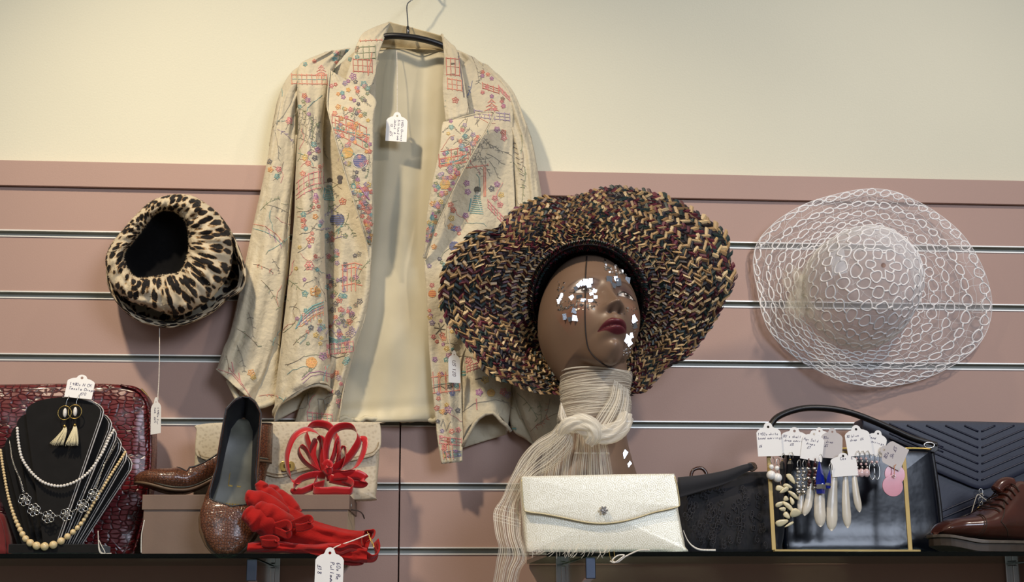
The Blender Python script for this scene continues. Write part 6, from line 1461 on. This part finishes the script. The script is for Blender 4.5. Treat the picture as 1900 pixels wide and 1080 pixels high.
# ---- black embroidered evening bag
emb = mat('black_embroidered_cloth', srgb(15, 14, 22), .8, var=.5, vscale=60, sheen=.2); ebb = mat('black_soutache', srgb(20, 18, 28), .6, var=.3, sheen=.1); blk_s = mat('navy_black_satin', srgb(13, 13, 22), .75, var=.1, sheen=.3)
eb = thing('evening_bag', 'black embroidered fabric evening bag with wide strap, right of the cream clutch', 'handbag', [P(1340, 1010, .2)[0], -.2, zR])
o1 = [(1256, 905), (1262, 892), (1300, 882), (1344, 876), (1410, 874), (1440, 876), (1452, 900), (1458, 960), (1454, 1010), (1440, 1032), (1290, 1034), (1268, 1028), (1260, 980)]
one('body', ground(slab(o1, .185, .055, .010, edge=.010, noise=.003), zR), emb, eb)
b = B(); rg = np.random.default_rng(8)
for k in range(85):
    x, y = rg.uniform(1270, 1422), rg.uniform(900, 1014); a0 = rg.uniform(0, 6); pts = []
    for q in range(13): r = 1.5+q*.62*rg.uniform(.8, 1.1); pts.append((x+r*.6*math.cos(a0+q*.55), y+r*math.sin(a0+q*.55)))
    b.add(tube(cr(P([p[0] for p in pts], [p[1] for p in pts], .1965), 34), .0006, 4))
b.build('embroidery', ebb, eb)
rows = [(1257, 887, 1258, 925), (1300, 883, 1300, 912), (1344, 875, 1346, 898), (1375, 866, 1378, 880), (1394, 862, 1398, 870)]
vf = sheet(rows, lambda u, v: .206-.004*u+.002*np.sin(v*5), 30, 12); one('strap', thicken(vf[0], vf[1], .003), blk_s, eb)
one('ring', tube(cr(P([1282, 1285, 1294, 1304, 1311, 1308, 1296, 1285], [886, 874, 869, 870, 880, 890, 893, 892], .180), 30, closed=True), .0028, 6, closed=True), mat('tortoiseshell', srgb(60, 34, 22), .25, var=.5, vscale=150, coat=.5), eb)
one('knot', tube(cr(P([1384, 1390, 1399, 1402, 1395, 1388, 1394, 1404], [868, 861, 861, 868, 873, 866, 862, 870], .202), 30), .0022, 6), mat('brown_cord', srgb(84, 64, 46), .6, var=.3), eb)

# ---- navy quilted envelope bag behind
nav = mat('navy_leather', srgb(14, 19, 42), .46, var=.12, coat=.0, bump=.08, bscale=260)
nb_ = thing('quilted_bag', 'navy blue chevron quilted envelope bag at the back of the right shelf', 'handbag', [P(1790, 1010, .08)[0], -.08, zR])
o1 = [(1602, 783), (1640, 780), (1760, 782), (1900, 786), (1985, 790), (1990, 900), (1985, 1030), (1975, 1038), (1800, 1040), (1625, 1040), (1610, 1030), (1604, 900)]
one('body', ground(slab(o1, .098, .060, .004, edge=.006), zR), nav, nb_)
fl = [(1600, 784), (1604, 779), (1660, 780), (1760, 781), (1900, 784), (1990, 789), (1992, 845), (1960, 852), (1900, 878), (1860, 896), (1822, 908), (1780, 894), (1740, 877), (1690, 856), (1640, 833), (1602, 818)]
flo = one('flap', slab(fl, .108, .008, .001, edge=.0025), nav, nb_)
b = B()
for k in range(12):
    d = k*15
    for s in (-1, 1):
        x0, y0 = 1818, 900-d*1.0-8
        if y0 < 790: pass
        pts = [(x0+s*t, y0-t*.43) for t in np.linspace(3, 150, 30)]
        pts = [(x, y) for x, y in pts if y > 788 and y < 900-abs(x-1822)*.40 and x < 1985]
        if len(pts) > 2: b.add(tube(P([p[0] for p in pts], [p[1] for p in pts], .1088), .0016, 6))
for k in range(5):
    pts = [(1650+t, 786+k*9+t*.44) for t in np.linspace(0, 100, 20)]; pts = [(x, y) for x, y in pts if y < 850]
    if len(pts) > 2: b.add(tube(P([p[0] for p in pts], [p[1] for p in pts], .1088), .0014, 6))
b.build('quilting', nav, nb_)
b = B()
for k in range(7):
    pts = [(1745+t, 950+k*13-t*.42) for t in np.linspace(0, 75, 20)]; pts = [(x, y) for x, y in pts if y > 905 and y < 1020]; b.add(tube(P([p[0] for p in pts], [p[1] for p in pts], .1018), .0016, 6))
    pts = [(1822+t, 918+k*13+t*.42) for t in np.linspace(0, 90, 20)]; pts = [(x, y) for x, y in pts if y < 1020]
    if len(pts) > 2: b.add(tube(P([p[0] for p in pts], [p[1] for p in pts], .1018), .0016, 6))
b.build('quilting', nav, nb_)
b = B()
for k, (x, y) in enumerate(((1820, 912), (1821, 920), (1819, 928), (1820, 935))):
    c = P(x, y, .114); a = np.linspace(0, 2*np.pi, 16, endpoint=False); w_ = np.array([1, 0, 0]) if k % 2 == 0 else np.array([.5, -.8, 0]); b.add(tube(c+np.outer(np.cos(a)*.0030, w_)+np.outer(np.sin(a)*.0042, [0, 0, 1]), .0006, 5, closed=True))
ch_ = b.build('charm_chain', silver, nb_); one('charm', sphere(P(1820, 946, .114), .0062, 16, 10, (1, .3, 1)), gold, nb_)
one('charm_string', tube(cr(P([1800, 1806, 1814, 1824, 1838], [963, 940, 918, 924, 934], .116), 30), .0007, 5), twine, nb_)

# ---- black patent frame handbag
pat = mat('black_patent_leather', srgb(11, 16, 26), .22, var=.15, spec=.35, coat=.05, bump=.2, bscale=26, bdist=.003); dk = mat('black_leather', srgb(20, 19, 22), .42, var=.15, bump=.2, bscale=300)
pb = thing('patent_handbag', 'black patent leather handbag with one arched handle behind the hanging earrings', 'handbag', [P(1590, 1010, .15)[0], -.15, zR])
o1 = [(1462, 850), (1472, 838), (1560, 834), (1660, 833), (1722, 834), (1731, 842), (1738, 900), (1744, 950), (1747, 985), (1744, 1015), (1728, 1034), (1600, 1038), (1480, 1036), (1458, 1028), (1452, 1000), (1456, 930)]
vf = ground(slab(o1, .150, .038, .0025, edge=.008), zR); V = vf[0]; pz = np.array([proj(p)[1] for p in V]); V[:, 1] -= np.where(-V[:, 1] > .13, .0050*gs(pz-1018, 26), 0)
one('body', (V, vf[1]), pat, pb)
one('frame', tube(cr(P([1458, 1500, 1600, 1700, 1728], [836, 833, 832, 832, 834], .152), 30), .0016, 6), gold, pb)
one('gusset', tube(cr(P([1728, 1735, 1742, 1747, 1747], [836, 880, 930, 985, 1015], .135), 30), .004, 8), dk, pb)
hp_ = cr([(1427, 793), (1440, 776), (1462, 765), (1490, 758), (1520, 757), (1552, 760), (1585, 768), (1622, 782), (1660, 799), (1692, 813), (1722, 822), (1736, 826)], 70)
yy = .140+0*hp_[:, 0]; c = P(hp_[:, 0], hp_[:, 1], yy); t = np.gradient(c, axis=0); t /= np.linalg.norm(t, axis=1)[:, None]; up_ = np.cross(t, [0, 1., 0]); a = np.linspace(0, 2*np.pi, 14, endpoint=False)
V = c[:, None]+np.cos(a)[None, :, None]*up_[:, None]*.0048+np.sin(a)[None, :, None]*np.array([0, .0085, 0]); g_ = grid(V, closed_v=True); one('handle', (g_[0], list(g_[1])+[tuple(range(14)), tuple(reversed(range(69*14, 70*14)))]), dk, pb)
one('handle_drop', tube(cr(P([1427, 1424, 1428, 1440, 1456], [793, 808, 825, 838, 846], .140), 20), .0042, 8), dk, pb)
a = np.linspace(0, 2*np.pi, 20, endpoint=False); c = P(1724, 826, .150); one('handle_ring', tube(np.stack([c[0]+.0080*np.cos(a), np.full(20, c[1]), c[2]+.0042*np.sin(a)], 1), .0011, 6, closed=True), silver, pb)
one('handle_tab', pprism([(1716, 820), (1740, 822), (1742, 834), (1734, 840), (1718, 836)], .146, .006), dk, pb, smooth=False, bevel=.001)

# ---- brown lace-up shoe, toe to the left
brn = mat('brown_polished_leather', srgb(72, 36, 27), .22, var=.3, vscale=25, coat=.5); wlt = mat('brown_welt', srgb(58, 46, 36), .6, var=.3, vscale=80)
bs = thing('lace_up_shoe', 'brown polished leather lace-up shoe at the right end of the shelf, toe pointing left', 'shoe', [P(1860, 1015, .2)[0], -.2, zR])
ub = P(1732, 1005, .232); LB = .285
exb = np.array([1, .22, 0.]); exb /= np.linalg.norm(exb); eyb = np.cross([0, 0, 1.], exb)
O = np.array([ub[0], ub[1], zR]); W = lambda p: O+p[..., 0:1]*exb+p[..., 1:2]*eyb+p[..., 2:3]*np.array([0, 0, 1.])
u = np.linspace(0, 1, 70); hw = np.interp(u, [0, .015, .05, .12, .22, .34, .5, .65, .8, .93, .99, 1], [.002, .012, .024, .034, .041, .043, .037, .032, .033, .030, .014, .002])
top = np.interp(u, [0, .02, .06, .12, .2, .27, .34, .40, .46, .52, .62, .8, 1], [.018, .034, .044, .050, .053, .058, .068, .084, .099, .107, .106, .104, .100]); z0 = .022-.006*sst(.0, .3, u)+.004*sst(0, .06, .06-u)+.004
V = np.zeros((70, 37, 3)); s = np.linspace(-1, 1, 37)
for i in range(70):
    a = s*math.pi; c_, sn = np.cos(a), np.sin(a); V[i, :, 0] = u[i]*LB; wtop = np.interp(u[i], [0, .3, .5, 1], [1, 1, .62, .62]); zf = ((1-c_)/2)**.85; V[i, :, 1] = hw[i]*np.sign(sn)*np.abs(sn)**.62*(1-(1-wtop)*zf**2); V[i, :, 2] = z0[i]+(top[i]-z0[i])*zf
one('upper', grid(W(V)), brn, bs)
def soleloop(dw, za, zb_):
    uu = np.linspace(0, 1, 60); w_ = np.interp(uu, u, hw)*1.0+dw; L_ = []
    pts = [(-dw+0, 0)]+[(q*LB+(q-.5)*2*dw, w) for q, w in zip(uu, w_)]+[(LB+dw, 0)]+[(q*LB+(q-.5)*2*dw, -w) for q, w in zip(uu[::-1], w_[::-1])]
    n_ = len(pts); p = np.array(pts); sp_ = .009*sst(.055, 0, p[:, 0]); A_ = np.stack([p[:, 0], p[:, 1], np.full(n_, za)+sp_], 1); C_ = np.stack([p[:, 0], p[:, 1], np.full(n_, zb_)+sp_], 1)
    return np.vstack([W(A_), W(C_)]), [tuple(range(n_)), tuple(reversed(range(n_, 2*n_)))]+[((i+1) % n_, i, n_+i, n_+(i+1) % n_) for i in range(n_)]
one('sole', soleloop(.003, .0012, .0125), wlt, bs, smooth=False, bevel=.0006)
one('welt', soleloop(.0052, .0130, .0172), mat('grey_brown_welt', srgb(84, 74, 64), .5, var=.25, vscale=120), bs, smooth=False, bevel=.0006)
one('heel', box(O+exb*LB*.86+[0, 0, .006], (LB*.25, .058, .0115), np.stack([exb, eyb, [0, 0, 1]], 1)), wlt, bs, smooth=False, bevel=.001)
def onshoe(uq, sa): i = uq*69; i0 = int(i); j = (sa+1)/2*36; j0 = int(j); f, g = i-i0, j-j0; i1, j1 = min(i0+1, 69), min(j0+1, 36); return (V[i0, j0]*(1-f)*(1-g)+V[i1, j0]*f*(1-g)+V[i0, j1]*(1-f)*g+V[i1, j1]*f*g)
# cap seam, vamp seam, laces
for uq, nm in ((.20, 'cap_seam'), (.212, 'cap_seam')): one(nm, tube(W(np.array([onshoe(uq+.03*abs(q)**2, q)*[1, 1.01, 1.01] for q in np.linspace(-.93, .93, 40)])), .0006, 4), wlt, bs)
one('vamp_seam', tube(W(np.array([onshoe(.30+.25*(1-abs(q))*0+.22*(abs(abs(q)-.5)), q)*[1, 1.01, 1.01] for q in np.linspace(-.9, .9, 50)])), .0007, 4), wlt, bs)
lc = mat('brown_lace', srgb(48, 28, 22), .6)
for k in range(6):
    uq = .315+k*.030; one('lace', tube(W(np.array([onshoe(uq+.012*math.sin(t*3+k), .99-.26+t*.0 if False else q)*[1, 1.03, 1.015]+[0, 0, .001] for t, q in zip(np.linspace(0, 1, 14), np.linspace(.72, .999, 14))])), .0011, 5), lc, bs); one('lace', tube(W(np.array([onshoe(uq, -q)*[1, 1.03, 1.015]+[0, 0, .001] for q in np.linspace(.72, .999, 14)])), .0011, 5), lc, bs)
one('tongue', tube(W(cr(np.array([[.112, 0, .092], [.120, 0, .100], [.130, 0, .104], [.140, 0, .103]]), 16)), [.009]*16, 12), brn, bs)

# ---- gold earring stand with tags and earrings
brassf = mat('brass_frame', srgb(158, 134, 82), .5, .6, var=.08)
es_ = thing('earring_stand', 'thin gold wire frame stand with price tags and earrings hanging from it', 'display stand', [P(1555, 1021, .22)[0], -.22, zR])
def bar(x0, y0, x1, y1, Y0, Y1, w_, name='upright'):
    a, c = P(x0, y0, Y0), P(x1, y1, Y1); a[2] = max(a[2], zR); c[2] = max(c[2], zR); d = c-a; L_ = np.linalg.norm(d); d /= L_; s = np.cross(d, [0, 1., 0]); s /= np.linalg.norm(s); y = np.cross(s, d); R_ = np.stack([s, y, d], 1)
    return one(name, box((a+c)/2, (w_, .0022, L_), R_), brassf, es_, smooth=False, bevel=.0004)
bar(1426, 842, 1436, 1021, .212, .232, .0060); bar(1676, 838, 1689, 1021, .212, .232, .0064)
bar(1424, 842, 1678, 838, .212, .212, .0045, 'top_rail'); bar(1437, 1021.5, 1708, 1022, .234, .234, .0030, 'base_rail')
bar(1436, 1021, 1436, 1024, .232, .18, .0045, 'foot'); bar(1689, 1021, 1689, 1024, .232, .18, .0045, 'foot')
_ycol = .2145
T = [(1427, 815, .2225, 47, 64, 2, 'white price tag at the left end of the gold earring stand', ['1950s white', 'bead earrings', '', '£6'], card, None),
     (1474, 819, .2195, 50, 54, -3, 'lilac-white price tag second from the left on the gold earring stand', ["80's shell", ' drop earrings', '     £8'], card, None),
     (1508, 826, .2210, 42, 58, -10, 'white price tag with a seven pound price hanging third on the earring stand', ['Agn Sold', '  drops', '   £7'], card, None),
     (1524, 819, .2165, 36, 54, 8, 'half hidden white price tag overlapped by its neighbours on the earring stand', ['80s', ' drops £6'], card, None),
     (1544, 822, .2180, 40, 58, -4, 'greyish white price tag fifth along, left of the gap on the earring stand', ['80s', '  drop', ' £5'], card_g, None),
     (1592, 817, .2225, 48, 58, 7, 'white price tag standing highest right of the gap on the earring stand', ["80 blue", '  drop  £6'], card, None),
     (1626, 822, .2185, 38, 50, -14, 'white price tag behind and right of the highest one on the earring stand', ['Bead', ' earrings'], card, None)]
for x, y, Y, w_, h_, an, lb, ln, cm, _ in T: ticket(x, y, Y, px_m(w_, Y), px_m(h_, Y), an, lb, ln, .0046, False, cardm=cm, start=(-px_m(w_, Y)*.46, px_m(h_, Y)*.10))
ticket(1566, 862, .2300, px_m(50, .22), px_m(44, .22), 4, 'white price tag hanging lowest over the long shell earrings', ['   Ces   E'], .0050, False, start=(-.012, .006), name='price_tag')
ticket(1656, 843, .2250, px_m(46, .22), px_m(50, .22), 62, 'grey price tag turned on its side above the pink disc earrings', ['80s', '  Sh £5'], .0062, cardm=card_g, start=(-.012, .004))
def ear(name, lab, x, y, Y=.222, grp=None): return thing(name, lab, 'earring', P(x, y, Y), group=grp)
def hook(root, x, y, Y=.224, m=None): return one('hook', tube(cr(P([x, x-1, x+2, x+5, x+5], [y, y-7, y-13, y-8, y], [Y, Y, Y-.001, Y-.003, Y-.004]), 16), .0005, 5), m or silver, root)
whb = mat('white_bead', srgb(236, 234, 230), .3, coat=.3, var=.03); blks = mat('black_resin', srgb(18, 17, 20), .35, var=.1); shellm = mat('cream_shell', srgb(226, 214, 176), .32, var=.2, vscale=90, coat=.4); horn = mat('ivory_shell', srgb(206, 198, 182), .35, var=.22, vscale=50, coat=.3, stretch=(3, 3, .5)); bluem = mat('cobalt_glass', srgb(12, 32, 140), .08, var=.3, vscale=150, coat=.8); pinkm = mat('pink_shell', srgb(188, 100, 112), .25, var=.1, vscale=60, coat=.5); garn = mat('brown_bead', srgb(70, 34, 34), .2, var=.4, vscale=400, coat=.5); rose = mat('rose_bead', srgb(206, 176, 176), .15, var=.2, vscale=300, coat=.8)
Z = 4.0
def E_(x, y): return 1390+x/Z, 770+y/Z
for (x, y1, y2, lb) in ((165, 385, 447, 'white double bead earring, first earring on the left of the gold stand'), (207, 395, 466, 'white double bead earring, second earring from the left on the gold stand')):
    X, Y1 = E_(x, y1); _, Y2 = E_(x, y2); r = ear('bead_earring', lb, X, Y2+9, .226); one('small_bead', sphere(P(X, Y1, .226), .0036, 14, 10), whb, r); one('large_bead', sphere(P(X+(.8 if x > 200 else -.5), Y2, .227), .0068, 16, 12), whb, r); hook(r, X, Y1-6, .226)
    one('link', tube(P([X, X], [Y1-8, Y1+14], .226), .0006, 5), silver, r)
for (x, y0, y1, lb) in ((245, 335, 525, 'long black spike earring beside the white bead earrings'), (305, 325, 440, 'shorter black spike earring with brass top, above the shell chips')):
    X, A0 = E_(x, y0); _, A1 = E_(x, y1); r = ear('spike_earring', lb, X, A1, .224); one('spike', tube(P([X, X, X, X+.4], [A0, A0+5, A0+(A1-A0)*.35, A1], .224), [.0006, .0030, .0048, .0010], 5), blks, r, smooth=False); one('cap', sphere(P(X, A0+2, .224), .0015, 8, 6), gold, r); hook(r, X, A0, .224)
def chip(root, x, y, ang, a, b_, Y, tw):
    X, Yy = E_(x, y); c = P(X, Yy, Y); R_ = rot('y', ang)@rot('x', tw); n_ = 14; t = np.linspace(0, 2*np.pi, n_, endpoint=False); ra = 1+.12*np.sin(3*t+x); V = []
    for s_, h in ((1, 0), (.8, 1), (.4, 1.25), (.02, 1.3), (.4, -.6), (.8, -.7)):
        V.append(np.stack([a*s_*ra*np.cos(t), np.full(n_, -h*.0011), b_*s_*ra*np.sin(t)], 1))
    V = np.array([V[4], V[5], V[0], V[1], V[2], V[3]])@R_.T+c; g_ = grid(V, closed_v=True); one('shell_chip', (g_[0], list(g_[1])+[tuple(reversed(range(n_)))]), shellm, root)
c1 = ear('shell_earring', 'left strand of cream shell chips dangling from the earring stand', 1450, 978, .227); c2 = ear('shell_earring', 'right strand of cream shell chips dangling from the earring stand', 1470, 978, .227)
for q in ((228, 545, .1, .0070, .0042, .228, .2), (262, 558, -.5, .0078, .0036, .230, .5), (228, 662, -.4, .0082, .0036, .228, .4), (272, 622, .3, .0040, .0040, .226, .2), (240, 800, -.25, .0100, .0050, .229, .3), (278, 745, .8, .0060, .0040, .228, .1), (250, 700, .1, .0052, .0034, .227, .4)): chip(c1, *q)
for q in ((310, 472, .9, .0095, .0040, .228, .2), (285, 528, .3, .0072, .0030, .229, .4), (330, 595, .7, .0100, .0030, .229, .4), (292, 680, .75, .0105, .0034, .230, .3), (342, 728, -.2, .0085, .0068, .229, .4), (300, 812, -.5, .0080, .0020, .229, .2), (318, 640, 1.3, .0060, .0030, .228, .2)): chip(c2, *q)
one('thread', tube(cr(P([E_(x, y)[0] for x, y in ((255, 440), (245, 560), (250, 660), (255, 800))], [E_(x, y)[1] for x, y in ((255, 440), (245, 560), (250, 660), (255, 800))], .2275), 30), .0005, 4), blks, c1)
one('thread', tube(cr(P([E_(x, y)[0] for x, y in ((318, 420), (305, 560), (310, 660), (315, 800))], [E_(x, y)[1] for x, y in ((318, 420), (305, 560), (310, 660), (315, 800))], .2275), 30), .0005, 4), blks, c2)
for (x, lb) in ((362, 'silver beaded drop earring, left of the two silver ones'), (402, 'silver beaded drop earring, right of the two silver ones')):
    X, _ = E_(x, 0); r = ear('silver_drop_earring', lb, X, E_(0, 585)[1], .231); hook(r, X, E_(0, 385)[1], .231)
    for k, yy in enumerate((400, 425, 450, 478, 505, 532, 556, 575)): one('silver_bead', sphere(P(X+(1.2 if k % 2 else -1.0), E_(0, yy)[1], .231), (.0026, .0036)[k % 2], 8, 6, (1, 1, .8)), silver, r)
for (x, lb) in ((443, 'brown bead drop earring, left of the two brown ones'), (490, 'brown bead drop earring, right of the two brown ones')):
    X, _ = E_(x, 0); r = ear('brown_drop_earring', lb, X, E_(0, 545)[1], .233); one('cap', tube(P([X, X, X], [E_(0, 322)[1], E_(0, 345)[1], E_(0, 385)[1]], .233), [.0008, .0014, .0032], 7), garn, r)
    for k, yy in enumerate((400, 422, 446, 470, 496, 520, 540)): one('brown_bead', sphere(P(X+(-1.5, 1.5, 0)[k % 3], E_(0, yy)[1], .233), .0032 if k < 5 else .0022, 8, 6), garn if k % 3 else silver, r)
for (x0, y0, x1, y1, w_, lb) in ((522, 345, 532, 585, .0068, 'bright cobalt blue glass drop earring in front of the long shells'), (597, 410, 585, 545, .0038, 'thin dark blue glass drop earring half behind the lowest white tag')):
    A_, C_ = E_(x0, y0), E_(x1, y1); r = ear('blue_glass_earring', lb, C_[0], C_[1], .236); pts = P(np.linspace(A_[0], C_[0], 8), np.linspace(A_[1], C_[1], 8), .236); one('glass_drop', tube(pts, np.array([.1, .35, .6, .8, .9, 1.0, 1.0, .85])*w_, 4 if w_ > .005 else 5), bluem, r, smooth=False); hook(r, A_[0], A_[1], .236); one('silver_band', tube(pts[5:7], w_*1.12, 6), silver, r, smooth=False)
for k, (x0, y0, x1, y1, w_, Y, lb) in enumerate(((392, 560, 388, 735, 60, .222, 'leftmost long ivory shell pendant, mostly behind its neighbour'), (452, 470, 412, 748, 70, .226, 'second ivory shell pendant from the left, curving to the left'), (527, 440, 530, 832, 92, .226, 'third ivory shell pendant, hanging behind the cobalt glass drop'), (632, 440, 612, 862, 92, .224, 'longest ivory shell pendant in the middle of the stand'), (716, 440, 732, 840, 70, .225, 'fifth ivory shell pendant with a thin grey pin beside it'), (778, 400, 820, 722, 58, .227, 'rightmost ivory shell pendant, slanting to the right'))):
    A_, C_ = E_(x0, y0), E_(x1, y1); r = ear('shell_pendant', lb, C_[0], C_[1], Y); n_ = 24; f = np.linspace(0, 1, n_); bow = np.sin(f*np.pi)*(-4 if k == 1 else 2 if k == 5 else 1.5)
    c = P(A_[0]+(C_[0]-A_[0])*f-bow, A_[1]+(C_[1]-A_[1])*f, Y); hwid = w_/Z/2*mpp(.22)*np.interp(f, [0, .15, .5, .78, .90, .96, 1], [.5, .65, .9, 1.0, .82, .52, .10]); a = np.linspace(0, 2*np.pi, 18, endpoint=False)
    V_ = np.stack([c[:, 0:1]+hwid[:, None]*np.cos(a), c[:, 1:2]+.42*hwid[:, None]*np.sin(a), c[:, 2:3]+0*a], -1); g_ = grid(V_, closed_v=True); one('shell', (g_[0], list(g_[1])+[tuple(range(18)), tuple(reversed(range((n_-1)*18, n_*18)))]), horn, r)
    one('hook', tube(P([A_[0], A_[0]], [A_[1]-6, A_[1]+1], Y), .0005, 5), silver, r)
for k, (x, lb) in enumerate(((800, 'rose bead earring hanging nearest the white tags, first of the small cluster'), (835, 'rose bead earring with a pink drop, second of the small cluster'), (872, 'rose bead earring with a pink drop, third of the small cluster'))):
    X, _ = E_(x, 0); r = ear('rose_bead_earring', lb, X, E_(0, 475)[1], .226); hook(r, X, E_(0, 318)[1], .226)
    for q, yy in enumerate((325, 345, 366, 388)): one('bead', sphere(P(X+(1 if q % 2 else -1), E_(0, yy)[1], .226), .0020, 8, 6), silver if q % 2 else rose, r)
    one('drop', sphere(P(X, E_(0, 430)[1], .227), .0052, 12, 8, (1, .6, 1.2)), rose, r)
for k, (x, lb) in enumerate(((912, 'open silver loop earring, left of the two loops on the right of the stand'), (948, 'open silver loop earring, right of the two loops on the right of the stand'))):
    X, _ = E_(x, 0); r = ear('loop_earring', lb, X, E_(0, 490)[1], .226); a = np.linspace(0, 2*np.pi, 24, endpoint=False); c = P(X, E_(0, 415)[1], .226); hook(r, X, E_(0, 345)[1], .226)
    one('loop', tube(np.stack([c[0]+.0040*np.cos(a), np.full(24, c[1]), c[2]+.0125*np.sin(a)], 1), .0007, 5, closed=True), silver, r); one('bead', sphere(P(X, E_(0, 350)[1], .227), .0022, 8, 6), rose, r)
for (x, y, rr, Y, lb) in ((1082, 440, 78, .222, 'pink shell disc earring, the one behind and higher, touching the gold upright'), (1066, 527, 79, .228, 'pink shell disc earring, the lower front one of the pair')):
    X, Yy = E_(x, y); R_ = rr/Z*mpp(.22); r = ear('disc_earring', lb, X, Yy+rr/Z, Y); c = P(X, Yy, Y); v, F = prism(circ(0, 0, R_, 40), [], .0016, (c, np.array([1., 0, 0]), np.array([0, 1., 0]), np.array([0, 0, 1.]))); one('disc', (v, F), pinkm, r, smooth=False, bevel=.0004)
    one('hook', tube(cr(P([X+2, X+3, X+3, X+6], [Yy-rr/Z+2, Yy-rr/Z-6, Yy-rr/Z-16, Yy-rr/Z-20], Y+.001), 14), .0007, 5), mat('copper_wire', srgb(190, 130, 96), .3, .9), r)
    a = np.linspace(0, 2*np.pi, 14, endpoint=False); c2_ = P(X+2, Yy-rr/Z+2, Y+.001); one('ring', tube(c2_+np.stack([.0022*np.cos(a), 0*a-.001, .0022*np.sin(a)], 1), .0005, 5, closed=True), silver, r)
